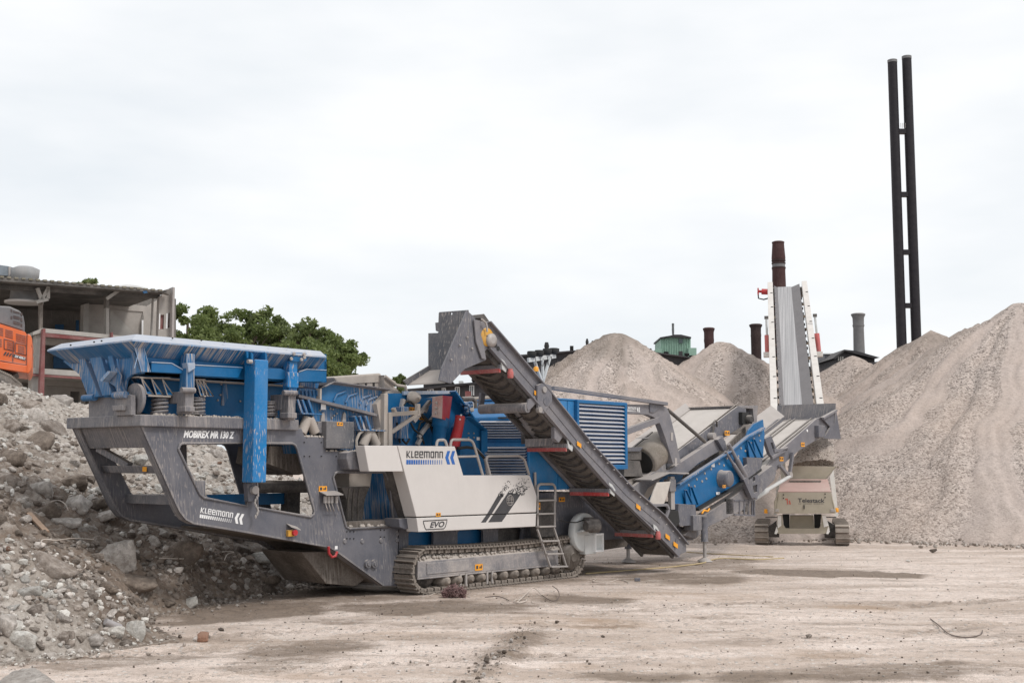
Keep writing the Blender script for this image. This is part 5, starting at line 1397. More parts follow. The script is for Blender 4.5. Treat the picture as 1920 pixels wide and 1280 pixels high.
for (ax_, ay_, bx_2, by_2, hw_) in ((300, 1268, 1500, 1190, .22), (240, 1230, 1420, 1160, .22), (1000, 1280, 1920, 1200, .25), (760, 1275, 1920, 1158, .25), (1060, 1150, 1900, 1095, .3), (1100, 1170, 1900, 1120, .3)):
    a_, b_ = gpt(ax_, ay_), gpt(bx_2, by_2); e_ = (b_ - a_) / np.linalg.norm(b_ - a_)
    al = (GX - a_[0]) * e_[0] + (GY - a_[1]) * e_[1]; ac = -(GX - a_[0]) * e_[1] + (GY - a_[1]) * e_[0] + .25 * fbm(al * .12, al * 0 + ay_, 81, 2)
    wgt = np.clip((hw_ - np.abs(ac)) / .08, 0, 1) * np.clip(.5 + 1.6 * fbm(GX * .4, GY * .4, int(ay_), 3), 0, 1)
    GZ += wgt * (-.022 + .018 * np.sign(np.sin(al * 22 + 3 * np.sign(ac)))); pr = np.maximum(pr, wgt * .42)
damp = np.maximum(damp, pr)
keep = ell(*(K.O + 2.4 * K.a + .25 * K.b)[:2], 3.2, .9, K.ang, soft=.3, wob=0)
GZ *= (1 - keep); GZ -= .012
m, t, b = new_mat('site_dirt')
oc = N(t, 'ShaderNodeTexCoord').outputs['Object']
at = N(t, 'ShaderNodeAttribute', attribute_name='damp'); ao_ = N(t, 'ShaderNodeAttribute', attribute_name='ochre')
sv = mapped(t, oc, (.35, 2.0, 1)); n1 = tex(t, sv, 1.3, 6, .65).outputs['Fac']
n2 = tex(t, oc, 7, 7, .75).outputs['Fac']; n3 = tex(t, oc, 55, 3, .7).outputs['Fac']
n4 = tex(t, mapped(t, oc, (.55, 1.7, 1)), 1.0, 7, .68).outputs['Fac']
n5 = tex(t, mapped(t, oc, (.16, .55, 1)), 1.0, 6, .62).outputs['Fac']
base = mixc(t, ramp(t, n1, .3, .7), (.62, .51, .445), (.80, .685, .615))
base = mixc(t, math_(t, 'MULTIPLY', ramp(t, n5, .44, .60), .75), base, (.43, .335, .27))
base = mixc(t, math_(t, 'MULTIPLY', ramp(t, n4, .47, .70), .6), base, (.33, .255, .205))
base = mixc(t, math_(t, 'MULTIPLY', ramp(t, n4, .28, .46, (1, 1, 1, 1), (0, 0, 0, 1)), .6), base, (.82, .73, .665))
base = mixc(t, math_(t, 'MULTIPLY', ramp(t, n2, .46, .72), .6), base, (.36, .29, .24))
base = mixc(t, math_(t, 'MULTIPLY', ramp(t, n3, .50, .64), .75), base, (.27, .215, .175))
vv = N(t, 'ShaderNodeTexVoronoi'); vv.inputs['Scale'].default_value = 13; t.links.new(oc, vv.inputs['Vector'])
sc_ = N(t, 'ShaderNodeSeparateColor'); t.links.new(vv.outputs['Color'], sc_.inputs[0])
peb = math_(t, 'MULTIPLY', ramp(t, sc_.outputs[0], .62, .68), ramp(t, vv.outputs['Distance'], .30, .42, (1, 1, 1, 1), (0, 0, 0, 1)))
base = mixc(t, math_(t, 'MULTIPLY', peb, .85), base, mixc(t, sc_.outputs[1], (.20, .17, .15), (.74, .69, .64)))
base = mixc(t, math_(t, 'MULTIPLY', math_(t, 'MULTIPLY', ao_.outputs['Fac'], ramp(t, n4, .3, .6)), .75), base, (.34, .225, .14))
ns = math_(t, 'ADD', math_(t, 'MULTIPLY', math_(t, 'SUBTRACT', n2, .5), 1.0), math_(t, 'MULTIPLY', math_(t, 'SUBTRACT', n4, .5), 1.1))
ns = math_(t, 'ADD', ns, math_(t, 'MULTIPLY', math_(t, 'SUBTRACT', n3, .5), .5))
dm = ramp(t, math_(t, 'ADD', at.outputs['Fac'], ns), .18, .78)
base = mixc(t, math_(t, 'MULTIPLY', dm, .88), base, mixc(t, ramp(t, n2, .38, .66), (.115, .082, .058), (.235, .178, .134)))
t.links.new(base, b.inputs['Base Color']); b.inputs['Roughness'].default_value = .95
hh = math_(t, 'ADD', math_(t, 'MULTIPLY', n2, .6), math_(t, 'ADD', math_(t, 'MULTIPLY', n3, .35), math_(t, 'MULTIPLY', peb, .5)))
bump(t, b, hh, .8, .03)
DIRT = m
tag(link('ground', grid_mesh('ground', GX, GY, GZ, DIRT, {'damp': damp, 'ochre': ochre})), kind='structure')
def gz(x, y):
    i = min(max(np.searchsorted(ys, y), 0), len(ys) - 1); j = min(max(np.searchsorted(xs, x), 0), len(xs) - 1); return float(GZ[i, j])

# ------------------------------------------------------------------ stones
def icosphere(sub):
    bm = bmesh.new(); bmesh.ops.create_icosphere(bm, subdivisions=sub, radius=1)
    v = np.array([x.co[:] for x in bm.verts]); f = np.array([[y.index for y in x.verts] for x in bm.faces]); bm.free(); return v, f
ICO1, ICO2, ICO4 = icosphere(1), icosphere(2), icosphere(4)
def chunk(seed, ico, nplanes=11, rough=.05, stretch=(1, .8, .65), round_=14):
    rs = np.random.RandomState(seed); v, f = ico
    n = rs.randn(nplanes, 3); n /= np.linalg.norm(n, axis=1)[:, None]
    n = np.vstack([n, [[0, 0, 1], [0, 0, -1], [1, 0, 0], [-1, 0, 0], [0, 1, 0], [0, -1, 0]]]); d = np.concatenate([rs.uniform(.55, .95, nplanes), rs.uniform(.75, 1, 6)])
    k = np.clip(v @ n.T, 1e-3, None) / d
    r = 1 / (np.sum(k ** round_, 1) ** (1 / round_))
    p = v * r[:, None]
    if rough:
        o = rs.rand(3) * 50
        p = p * (1 + np.array([rough * (mnoise.fractal(Vector(q * 2.2 + o), 1.0, 2.0, 4) + .5 * mnoise.fractal(Vector(q * 7 + o), .8, 2.0, 3)) for q in p]))[:, None]
    return p * np.array(stretch), f
def stone_mat(name, ca, cb, dirt, dirt_amt):
    m, t, b = new_mat(name)
    tc_ = N(t, 'ShaderNodeTexCoord').outputs['Object']
    oi = N(t, 'ShaderNodeObjectInfo')
    n1 = tex(t, tc_, 2.2, 6, .65).outputs['Fac']; n2 = tex(t, tc_, 11, 5, .7).outputs['Fac']
    v = N(t, 'ShaderNodeTexVoronoi'); v.inputs['Scale'].default_value = 7; t.links.new(tc_, v.inputs['Vector'])
    s = N(t, 'ShaderNodeSeparateColor'); t.links.new(v.outputs['Color'], s.inputs[0])
    c = mixc(t, ramp(t, n1, .3, .7), ca, cb)
    c = mixc(t, math_(t, 'MULTIPLY', ramp(t, s.outputs[0], .7, .8), .35), c, tuple(x * .45 for x in ca))
    c = mixc(t, math_(t, 'MULTIPLY', ramp(t, n2, .5, .7), .35), c, tuple(x * .5 for x in ca))
    c = mixc(t, math_(t, 'MULTIPLY', ramp(t, n1, .35, .62, (1, 1, 1, 1), (0, 0, 0, 1)), dirt_amt), c, dirt)
    hsv = N(t, 'ShaderNodeHueSaturation'); t.links.new(c, hsv.inputs['Color'])
    mr = N(t, 'ShaderNodeMapRange'); mr.inputs['To Min'].default_value = .72; mr.inputs['To Max'].default_value = 1.22
    t.links.new(oi.outputs['Random'], mr.inputs['Value']); t.links.new(mr.outputs[0], hsv.inputs['Value'])
    t.links.new(hsv.outputs['Color'], b.inputs['Base Color']); b.inputs['Roughness'].default_value = .93
    bump(t, b, math_(t, 'ADD', n2, math_(t, 'MULTIPLY', s.outputs[1], .2)), .7, .06)
    return m
PALE = stone_mat('pale_concrete', (.42, .38, .345), (.66, .605, .56), (.25, .205, .17), .45)
MID = stone_mat('dirty_concrete', (.275, .232, .20), (.455, .395, .35), (.185, .143, .113), .7)
BROWN = stone_mat('earthy_boulder', (.165, .13, .105), (.275, .225, .185), (.115, .09, .072), .7)
WHITE_ST = stone_mat('whitish_stone', (.56, .53, .49), (.72, .70, .66), (.42, .37, .31), .3)
BRICK_ST = stone_mat('brick_red', (.20, .10, .065), (.30, .165, .11), (.26, .2, .16), .5)
STONES = {}
for nm, mt in (('pale', PALE), ('mid', MID), ('brown', BROWN), ('white', WHITE_ST), ('brick', BRICK_ST)):
    STONES[nm] = []
    for k in range(7):
        st = ((1, .85, .7), (1, .7, .55), (1, .9, .8), (1, .55, .45), (1, .75, .4), (1, .8, .62), (1, .95, .6))[k]
        p, f = chunk(100 + k + hash(len(nm) * 7) % 50, ICO4, 6 + k, .075 if nm != 'brown' else .10, st, 34 if nm != 'brown' else 9)
        STONES[nm].append(tri_mesh('rubble_stone', p, f, mt, True))
def put_stone(kind, k, loc, size, rot, label, group=None, name='rubble_stone', cat='stone'):
    o = link(name, STONES[kind][k % 7]); o.location = loc; o.scale = (size,) * 3 if not isinstance(size, tuple) else size; o.rotation_euler = rot
    return tag(o, label, cat, group)

# ------------------------------------------------------------------ rubble heap
foot = np.array([(-6.4, 14.9), (-5.35, 16.0), (-5.05, 17.0), (-5.75, 18.6), (-5.75, 19.6), (-4.9, 21.6), (-4.3, 23.1), (-2.5, 26.2), (-1.6, 31), (-3, 38), (-8, 44), (-18, 47), (-30, 44), (-34, 25), (-17, 12.6), (-9, 13.9)])
def poly_dist(X, Y):
    dmin = np.full(X.shape, 1e9); inside = np.zeros(X.shape, bool); n = len(foot)
    for i in range(n):
        (x0, y0), (x1, y1) = foot[i], foot[(i + 1) % n]
        L2 = (x1 - x0) ** 2 + (y1 - y0) ** 2
        t = np.clip(((X - x0) * (x1 - x0) + (Y - y0) * (y1 - y0)) / L2, 0, 1)
        dmin = np.minimum(dmin, np.hypot(X - x0 - t * (x1 - x0), Y - y0 - t * (y1 - y0)))
        inside ^= ((y0 > Y) != (y1 > Y)) & (X < (x1 - x0) * (Y - y0) / (y1 - y0 + 1e-12) + x0)
    return np.where(inside, dmin, -dmin)
def worley(X, Y, cell, seed, warp=.35):
    rs = np.random.RandomState(seed); T = rs.rand(4, 128, 128)
    xw = X / cell + warp * fbm(X / cell * .9, Y / cell * .9, seed + 1, 2); yw = Y / cell + warp * fbm(X / cell * .9 + 31, Y / cell * .9, seed + 2, 2)
    xi, yi = np.floor(xw).astype(int), np.floor(yw).astype(int)
    best = np.full(X.shape, 9.); sec = np.full(X.shape, 9.); val = np.zeros(X.shape); tilt = np.zeros(X.shape); rnd = np.zeros(X.shape)
    for i in (-1, 0, 1):
        for j in (-1, 0, 1):
            cx_, cy_ = xi + i, yi + j; a_, b_ = cx_ % 128, cy_ % 128
            dx, dy = xw - (cx_ + T[0][a_, b_]), yw - (cy_ + T[1][a_, b_]); d = np.hypot(dx, dy)
            nb = d < best
            sec = np.where(nb, best, np.minimum(sec, d))
            val = np.where(nb, T[2][a_, b_], val); rnd = np.where(nb, T[3][a_, b_], rnd)
            tilt = np.where(nb, (dx * (T[3][a_, b_] - .5) + dy * (T[0][a_, b_] - .5)) * 1.2, tilt); best = np.where(nb, d, best)
    return (val - .5 + tilt) * np.clip((sec - best) * 4.5, 0, 1), rnd, np.clip((sec - best) * 4, 0, 1)
def rub_h(X, Y, detail=True):
    d = poly_dist(X, Y) + .45 * fbm(X * .6, Y * .6, 61, 3)
    left = np.clip((-X - 6.0) / 6.0, 0, 1)                     # the heap is highest to the left, lower behind the machine
    top = 2.35 + 2.6 * left
    h = top * (1 - np.exp(-np.clip(d, 0, None) * .62 / top * 1.25)) + .35 * np.clip(d, 0, .4) 
    # kept below the machine's overhang
    u = (X - K.O[0]) * K.a[0] + (Y - K.O[1]) * K.a[1]; v = (X - K.O[0]) * K.b[0] + (Y - K.O[1]) * K.b[1]
    bx_ = np.maximum(np.maximum(-5.6 - u, u - 8), np.maximum(-.3 - v, v - 2.75))
    lim = np.interp(u, [-6.2, -5.2, -4.4, -2.0, -.8, .2], [1.75, 1.25, 1.05, .62, -.05, -.3])
    lim = lim + 1.05 * np.clip(bx_, 0, None)
    h = np.minimum(h, lim)
    if detail:
        am = np.clip(d / 1.2, 0, 1)
        h = h + am * (.36 * fbm(X * .9, Y * .9, 62, 3) + .10 * np.abs(fbm(X * 2.6, Y * 2.6, 63, 3)) + .05 * fbm(X * 7, Y * 7, 64, 3) + np.clip(.5 + 1.5 * fbm(X * .35, Y * .35, 68, 2), .15, 1) * (.26 * np.maximum(worley(X, Y, .62, 301)[0], -.15) + .15 * np.maximum(worley(X, Y, .27, 302)[0], -.2)) + .045 * worley(X, Y, .12, 303)[0])
    return np.where(d > -.25, h, -.4)
rx = np.concatenate([np.arange(-24, -12, .15), np.arange(-12, -.8, .042)]); ry = np.concatenate([np.arange(12.4, 27, .042), np.arange(27, 46, .12)])
RX, RY = np.meshgrid(rx, ry); RZ = rub_h(RX, RY)
_, cellA, edA = worley(RX, RY, .62, 301); _, cellB, edB = worley(RX, RY, .27, 302); _, cellC, edC = worley(RX, RY, .12, 303)
cellv = np.where(cellA > .72, cellA * edA, np.where(cellB > .55, cellB * edB * .9, cellC * edC * .6))
RZ = np.where(RZ > -.3, RZ, -.35)
m, t, b = new_mat('rubble_earth')
oc = N(t, 'ShaderNodeTexCoord').outputs['Object']
n1 = tex(t, oc, .8, 5, .6).outputs['Fac']; n2 = tex(t, oc, 7, 6, .72).outputs['Fac']
at = N(t, 'ShaderNodeAttribute', attribute_name='pale')
c = mixc(t, ramp(t, n1, .35, .65), (.122, .088, .066), (.245, .19, .15))
vv = N(t, 'ShaderNodeTexVoronoi'); vv.inputs['Scale'].default_value = 15; t.links.new(oc, vv.inputs['Vector'])
s_ = N(t, 'ShaderNodeSeparateColor'); t.links.new(vv.outputs['Color'], s_.inputs[0])
pb = ramp(t, s_.outputs[0], .5, .8)
atc = N(t, 'ShaderNodeAttribute', attribute_name='cell')
c = mixc(t, math_(t, 'MULTIPLY', ramp(t, math_(t, 'ADD', atc.outputs['Fac'], math_(t, 'MULTIPLY', math_(t, 'SUBTRACT', n2, .5), .5)), .25, .85), .85), c, mixc(t, ramp(t, n2, .35, .7), (.27, .228, .196), (.50, .45, .405)))
c = mixc(t, math_(t, 'MULTIPLY', pb, .35), c, mixc(t, s_.outputs[1], (.28, .24, .21), (.48, .45, .41)))
c = mixc(t, math_(t, 'MULTIPLY', at.outputs['Fac'], .75), c, mixc(t, ramp(t, n2, .35, .65), (.32, .28, .245), (.56, .51, .46)))
c = mixc(t, math_(t, 'MULTIPLY', ramp(t, n2, .3, .5, (1, 1, 1, 1), (0, 0, 0, 1)), .5), c, (.12, .098, .08))
t.links.new(c, b.inputs['Base Color']); b.inputs['Roughness'].default_value = .97
bump(t, b, math_(t, 'ADD', n2, math_(t, 'MULTIPLY', math_(t, 'SUBTRACT', 1., vv.outputs['Distance']), .5)), .9, .06)
uu = (RX - K.O[0]) * K.a[0] + (RY - K.O[1]) * K.a[1]; vvv = (RX - K.O[0]) * K.b[0] + (RY - K.O[1]) * K.b[1]
pale = np.clip((vvv - 3.2) / 2.0, 0, 1) * np.clip((uu + 4.8) / 2.0, 0, 1)
pale = np.maximum(pale, ell(-6.9, 15.4, 1.9, .8, .2, RX, RY, seed=66, soft=.4))
pale = np.clip(pale + .45 * np.clip(fbm(RX * .5, RY * .5, 67, 4), 0, 1), 0, 1)
earthy = ell(-5.9, 20.8, 2.6, 3.6, .25, RX, RY, seed=69, soft=.5, wob=.6)
pale = pale * (1 - .85 * earthy); cellv = cellv * (1 - .62 * earthy)
heap = link('rubble_heap', grid_mesh('rubble_heap', RX, RY, RZ, m, {'pale': pale, 'cell': cellv}))
tag(heap, 'long heap of brown earth and broken concrete to the left of and behind the crusher', 'rubble heap')
def rub_at(x, y):
    i = int(np.searchsorted(rx, x)); j = int(np.searchsorted(ry, y))
    return float(RZ[j, i]) if 0 <= i < len(rx) and 0 <= j < len(ry) else -.35
def on_heap(px, py):
    d = ray(px, py)
    tt = np.arange(12, 46, .05)
    x, y, z = d[0] * tt, d[1] * tt, EYE + d[2] * tt
    i = np.searchsorted(rx, x); j = np.searchsorted(ry, y)
    ok = (i > 0) & (i < len(rx)) & (j >= 0) & (j < len(ry))
    h = np.where(ok, RZ[np.clip(j, 0, len(ry) - 1), np.clip(i, 0, len(rx) - 1)], -.35)
    hit = np.nonzero(z <= np.maximum(h, 0))[0]
    return Vector((x[hit[0]], y[hit[0]], z[hit[0]])) if len(hit) else None
# named stones, at the place and size they have in the heap: px, py, width, kind, variant, squash, label
named = [
 (340, 1038, 78, 'brown', 2, .8, 'biggest rounded brown boulder, below the front end of the crusher chassis'),
 (214, 1044, 66, 'pale', 0, .9, 'pale angular concrete block to the left of the rounded brown boulder'),
 (92, 1062, 92, 'mid', 3, .8, 'long narrow concrete sliver lying slanted across the lower rubble'),
 (42, 1116, 50, 'white', 1, .8, 'smooth whitish stone lying alone on the lower left rubble'),
 (250, 1184, 44, 'white', 2, 1., 'whitish block at the very foot of the rubble, beside the dirt track'),
 (6, 1172, 56, 'pale', 5, 1., 'grey rounded lump at the left edge of the picture, low on the rubble'),
 (245, 1098, 74, 'brown', 1, .7, 'dark flat slab half buried below the pale angular block'),
 (140, 944, 56, 'pale', 6, .9, 'light cracked concrete block just left of the leaning chassis leg'),
 (130, 904, 60, 'brown', 5, .8, 'brown boulder directly above the light cracked block'),
 (70, 918, 52, 'pale', 1, 1., 'light rubble block left of the brown boulder halfway up the heap'),
 (18, 862, 42, 'brown', 0, 1., 'brown boulder near the left picture edge halfway up the heap'),
 (96, 802, 60, 'mid', 5, .75, 'tilted flat block on the crest just left of the grey top beam'),
 (62, 784, 44, 'pale', 2, .9, 'pale lump on the heap crest beside the tilted flat block'),
 (8, 894, 40, 'mid', 6, 1., 'squat dirty lump under the brown boulder at the left edge'),
 (186, 966, 54, 'pale', 3, .6, 'narrow pale slab pointing at the foot of the leaning chassis leg'),
 (122, 978, 56, 'pale', 4, .7, 'flat pale slab lying under the light cracked block'),
 (180, 945, 36, 'brown', 6, .9, 'small brown boulder between light cracked block and chassis leg'),
 (206, 1182, 46, 'white', 5, .8, 'whitish broken lump behind the block at the foot of the rubble'),
 (172, 1196, 40, 'pale', 6, .8, 'pale lump left of the plastic pipe at the rubble foot'),
 (235, 1206, 28, 'mid', 2, .8, 'dirty lump on the dirt just in front of the whitish block'),
 (356, 1132, 27, 'white', 0, .9, 'pale stone on the ground at the tip of the dark rubble'),
 (112, 1194, 34, 'mid', 0, .8, 'dirty round lump low in the pale rubble at the left'),
 (308, 1128, 36, 'brown', 4, .9, 'dark clod beside the pale stone at the tip of the rubble'),
 (410, 1100, 28, 'brown', 3, 1., 'dark upright clod at the rubble foot under the hanging chassis'),
 (538, 1098, 26, 'pale', 1, .7, 'flat pale block on the ground beside the belly trough'),
 (524, 1058, 34, 'pale', 0, 1., 'light angular block in the rubble behind the belly trough'),
 (505, 1090, 34, 'brown', 6, .9, 'brown clod in front of the light angular block'),
 (178, 1088, 30, 'mid', 1, .9, 'pale grey stone left of the dark flat slab'),
 (133, 1100, 24, 'pale', 6, .8, 'small light stone at the lower tip of the long concrete sliver'),
 (300, 1000, 34, 'pale', 5, .8, 'pale stone right under the lowest corner of the chassis'),
 (20, 800, 40, 'mid', 2, .9, 'dirty lump high on the heap at the left edge below the excavator'),
 (45, 755, 46, 'mid', 6, .8, 'broad lump on the crest below the orange excavator'),
 (60, 1145, 30, 'mid', 0, .8, 'dirty stone below the smooth whitish stone'),
]
taken = []
rg = random.Random(21)
for (px, py, wpx, kd, k, sq, lab) in named:
    p = on_heap(px, py + wpx * .12)
    if p is None: continue
    D = p.y; sz = wpx / FPX * D / 2 * 1.12
    o = put_stone(kd, k, p + Vector((0, .3 * sz, .1 * sz)), (sz, sz, sz / (.85 if sq < .85 else .75) * sq), (rg.uniform(-.25, .25), rg.uniform(-.25, .25), rg.uniform(-.5, .5)), lab, 'stones of the rubble heap')
    if px == 92: o.rotation_euler = (.1, .55, -.15)
    if px == 96: o.rotation_euler = (.2, .5, .3)
    if px == 186: o.rotation_euler = (.1, -.35, .2)
    taken.append((px, py, wpx))
# big boulder in the near left corner
p = gpt(38, 1290); put_stone('pale', 5, (p[0], p[1] + .2, .0), (.40, .36, .27), (.1, .1, .4), 'grey boulder cut by the bottom left corner of the picture', 'stones of the rubble heap')
KL = {'pale': 'pale grey concrete lump', 'mid': 'dirty grey-brown lump', 'brown': 'dark earthy lump', 'white': 'whitish chunk', 'brick': 'chip of red brick'}
LM = [(340, 1038, 'biggest rounded brown boulder'), (214, 1044, 'pale angular concrete block'), (92, 1062, 'long narrow concrete sliver'), (42, 1116, 'smooth whitish stone'), (250, 1184, 'whitish foot block'),
      (245, 1098, 'dark flat slab'), (140, 944, 'light cracked concrete block'), (18, 862, 'brown left edge boulder'), (96, 802, 'tilted crest block'), (172, 1196, 'grey plastic pipe'), (6, 1172, 'grey left edge lump'),
      (190, 985, 'leaning chassis leg'), (356, 1132, 'pale rubble tip stone'), (524, 1058, 'belly trough block'), (400, 900, 'big chassis opening'), (540, 900, 'second chassis opening'), (240, 880, 'open chassis front'), (45, 755, 'lump below the excavator')]
def in_poly(x, y, P):
    r = False; n = len(P)
    for i in range(n):
        (x0, y0), (x1, y1) = P[i], P[(i + 1) % n]
        if (y0 > y) != (y1 > y) and x < (x1 - x0) * (y - y0) / (y1 - y0) + x0: r = not r
    return r
far_side = [(132, 800), (160, 800), (228, 985), (300, 985), (345, 985), (345, 1003), (232, 990), (215, 975)]
def hidden(x, y):
    if in_poly(x, y, out): return not (in_poly(x, y, hA) and x > 352 or in_poly(x, y, hB))
    return in_poly(x, y, far_side) or (y < 850 and x > 128) or (430 < x and 1000 < y < 1000 + (x - 430) * .72)
n_r = 0; tries = 0; loose = []
while n_r < 266 and tries < 9000:
    tries += 1
    px = rg.uniform(-6, 565) if rg.random() < .8 else rg.uniform(-6, 230)
    py = rg.uniform(745, 1215)
    if hidden(px, py): continue
    inwin = in_poly(px, py, hA) or in_poly(px, py, hB)
    wpx = (14 + 54 * rg.random() ** 1.9) * (.55 if inwin else 1.3 if px < 240 else 1)
    if px > 270 and not inwin and rg.random() < .4: continue
    if any(abs(px - a) < (w_ + wpx) * .36 and abs(py - b_) < (w_ + wpx) * .29 for a, b_, w_ in taken): continue
    p = on_heap(px, py)
    if p is None or p.z < -.05: continue
    if p.z < .02 and (px > 240 or rg.random() < .6): continue
    w_v = (p.x - K.O[0]) * K.b[0] + (p.y - K.O[1]) * K.b[1]
    far = w_v > 3.2 and px > 250
    lowleft = px < 230 and py > 1120
    r_ = rg.random()
    kd = ('white' if r_ < .35 else 'pale' if r_ < .8 else 'mid') if (far or lowleft) else ('pale' if r_ < .28 else 'mid' if r_ < .62 else 'brown' if r_ < .97 else 'white')
    if rg.random() < .012: kd = 'brick'
    sz = wpx / FPX * p.y / 2
    if kd == 'brick': sz = min(sz, .06)
    o = put_stone(kd, rg.randrange(7), p + Vector((0, .3 * sz, .15 * sz)), sz, (rg.uniform(-.6, .6), rg.uniform(-.6, .6), rg.uniform(0, 6.28)), '', 'stones of the rubble heap')
    loose.append((o, px, py, kd, wpx))
    taken.append((px, py, wpx)); n_r += 1
keys = {}
for o, px, py, kd, wpx in loose:
    lx, ly, nm = min(LM, key=lambda l: (l[0] - px) ** 2 + (l[1] - py) ** 2)
    ang_ = math.degrees(math.atan2(ly - py, px - lx)) % 360
    dr_ = ('right of', 'above and right of', 'above', 'above and left of', 'left of', 'below and left of', 'below', 'below and right of')[int((ang_ + 22.5) // 45) % 8]
    keys.setdefault((kd, dr_, nm), []).append((math.hypot(lx - px, ly - py), o))
ORD = ('nearest', 'second nearest', 'third nearest', 'fourth nearest', 'fifth nearest', 'sixth nearest', 'seventh nearest', 'eighth nearest', 'ninth nearest', 'tenth nearest', 'eleventh nearest', 'twelfth nearest')
for (kd, dr_, nm), l in keys.items():
    l.sort(key=lambda q: q[0])
    for k_, (_, o) in enumerate(l):
        o['label'] = ('%s %s the %s' % (KL[kd], dr_, nm)) if len(l) == 1 else ('%s, %s %s the %s' % (KL[kd], ORD[min(k_, 11)], dr_, nm))
# small stones: one mass
def scatter(name, pts, sizes, mats, seed, ico=ICO1):
    rs = np.random.RandomState(seed); V_, F_, M_ = [], [], []
    base = [chunk(900 + k, ico, 7, 0, (1, .8, .65), 20) for k in range(6)]
    o = 0
    for p, s in zip(pts, sizes):
        q, f = base[rs.randint(6)]; a_, b_, c_ = rs.rand(3) * 6.28
        ca, sa, cb, sb = math.cos(a_), math.sin(a_), math.cos(b_), math.sin(b_)
        Rm = np.array([[ca, -sa, 0], [sa, ca, 0], [0, 0, 1]]) @ np.array([[1, 0, 0], [0, cb, -sb], [0, sb, cb]])
        V_.append(q @ Rm.T * s + p); F_.append(f + o); o += len(q); M_.append(np.full(len(f), rs.randint(len(mats))))
    me = tri_mesh(name, np.vstack(V_), np.vstack(F_), mats, False)
    me.polygons.foreach_set('material_index', np.concatenate(M_).astype(np.int32)); return link(name, me)
rs = np.random.RandomState(5)
cx = rs.uniform(-17, -.9, 60000); cy = rs.uniform(13, 38, 60000)
ppx = 960 + FPX * cx / cy
ok = (ppx > -40) & (ppx < 620) & (poly_dist(cx, cy) > -.15 + .3 * rs.rand(60000))
prob = np.clip(22 / cy, 0, 1) ** 2 * np.clip(.55 + 1.4 * fbm(cx * .8, cy * .8, 71, 3), .12, 1)
ok &= rs.rand(60000) < prob
cx, cy = cx[ok][:14000], cy[ok][:14000]
hz = rub_h(cx[None], cy[None])[0]
szs = .016 + .075 * rs.rand(len(cx)) ** 3.2
farm = ((cx - K.O[0]) * K.b[0] + (cy - K.O[1]) * K.b[1]) > 3.2
lowl = (cx < -5.3) & (cy < 16.6)
pp = np.stack([cx, cy, np.maximum(hz, 0) + szs * .2], 1)
tag(scatter('rubble_fragments', pp[farm | lowl], szs[farm | lowl], [PALE, WHITE_ST, PALE, MID], 1), 'pale gravelly fragments strewn over the rubble heap', 'fragments', kind='stuff')
tag(scatter('rubble_crumbs', pp[~(farm | lowl)], szs[~(farm | lowl)], [MID, BROWN, PALE, BROWN, MID], 2), 'brown and grey crumbs strewn over the rubble heap', 'fragments', kind='stuff')
rs = np.random.RandomState(15)
k_ = rs.rand(len(cx)) < .20
szm = .035 + .075 * rs.rand(k_.sum()) ** 1.8
jx, jy = cx[k_] + rs.uniform(-.2, .2, k_.sum()), cy[k_] + rs.uniform(-.2, .2, k_.sum())
pm = np.stack([jx, jy, np.maximum(rub_h(jx[None], jy[None])[0], 0) + szm * .1], 1); fm_ = (farm | lowl)[k_]
tag(scatter('rubble_lumps', pm[fm_], szm[fm_], [PALE, WHITE_ST, MID], 11, ICO2), 'fist sized pale lumps between the bigger stones of the rubble heap', 'fragments', kind='stuff')
tag(scatter('rubble_lumps', pm[~fm_], szm[~fm_], [MID, BROWN, BROWN, PALE], 12, ICO2), 'fist sized brown and grey lumps between the bigger stones of the rubble heap', 'fragments', kind='stuff')
rs = np.random.RandomState(19)
fx_ = rs.uniform(-9.5, -3.8, 26000); fy_ = rs.uniform(13.4, 24, 26000); fd_ = poly_dist(fx_, fy_)
kf = (fd_ > -.9) & (fd_ < 1.5) & (rs.rand(26000) < np.where(fd_ < 0, np.exp(fd_ * 4.5) * .5, .26) * np.where(fy_ < 17.2, 1, .7))
fx_, fy_ = fx_[kf], fy_[kf]; fs_ = .014 + .062 * rs.rand(len(fx_)) ** 2.6 * np.where(poly_dist(fx_, fy_) < 0, .6, 1)
fp2 = np.stack([fx_, fy_, np.maximum(rub_h(fx_[None], fy_[None])[0], -.01) + fs_ * .25], 1); nearf = fy_ < 17.0
tag(scatter('foot_rubble', fp2[nearf], fs_[nearf], [PALE, WHITE_ST, MID, PALE], 21), 'pale broken pieces spilling over the near foot of the rubble heap', 'fragments', kind='stuff')
tag(scatter('foot_rubble', fp2[~nearf], fs_[~nearf], [MID, BROWN, MID, PALE], 22), 'brown broken pieces spilling from the rubble heap under the crusher', 'fragments', kind='stuff')
# crumbs on the yard
rs = np.random.RandomState(6)
gx_ = rs.uniform(-8, 13, 90000); gy_ = 12.2 + 22 * rs.rand(90000) ** 1.6
inr = np.abs(gx_ / gy_) < .46
dloc = np.array([damp[min(np.searchsorted(ys, y), len(ys) - 1), min(np.searchsorted(xs, x), len(xs) - 1)] for x, y in zip(gx_, gy_)])
tloc = np.array([tl[min(np.searchsorted(ys, y), len(ys) - 1), min(np.searchsorted(xs, x), len(xs) - 1)] for x, y in zip(gx_, gy_)])
keepm = inr & (rs.rand(90000) < (.09 + .14 * dloc + .6 * tloc) * np.clip(15 / gy_, 0, 1) * np.clip(.35 + 2.2 * np.abs(fbm(gx_ * .5, gy_ * 1.3, 91, 4)), 0, 1.2))
gx_, gy_, tl_ = gx_[keepm], gy_[keepm], tloc[keepm]
sg = (.005 + .020 * rs.rand(len(gx_)) ** 5) * (1 + 1.2 * tl_ * rs.rand(len(gx_)))
pg = np.stack([gx_, gy_, np.array([gz(x, y) for x, y in zip(gx_, gy_)]) + sg * .3], 1)
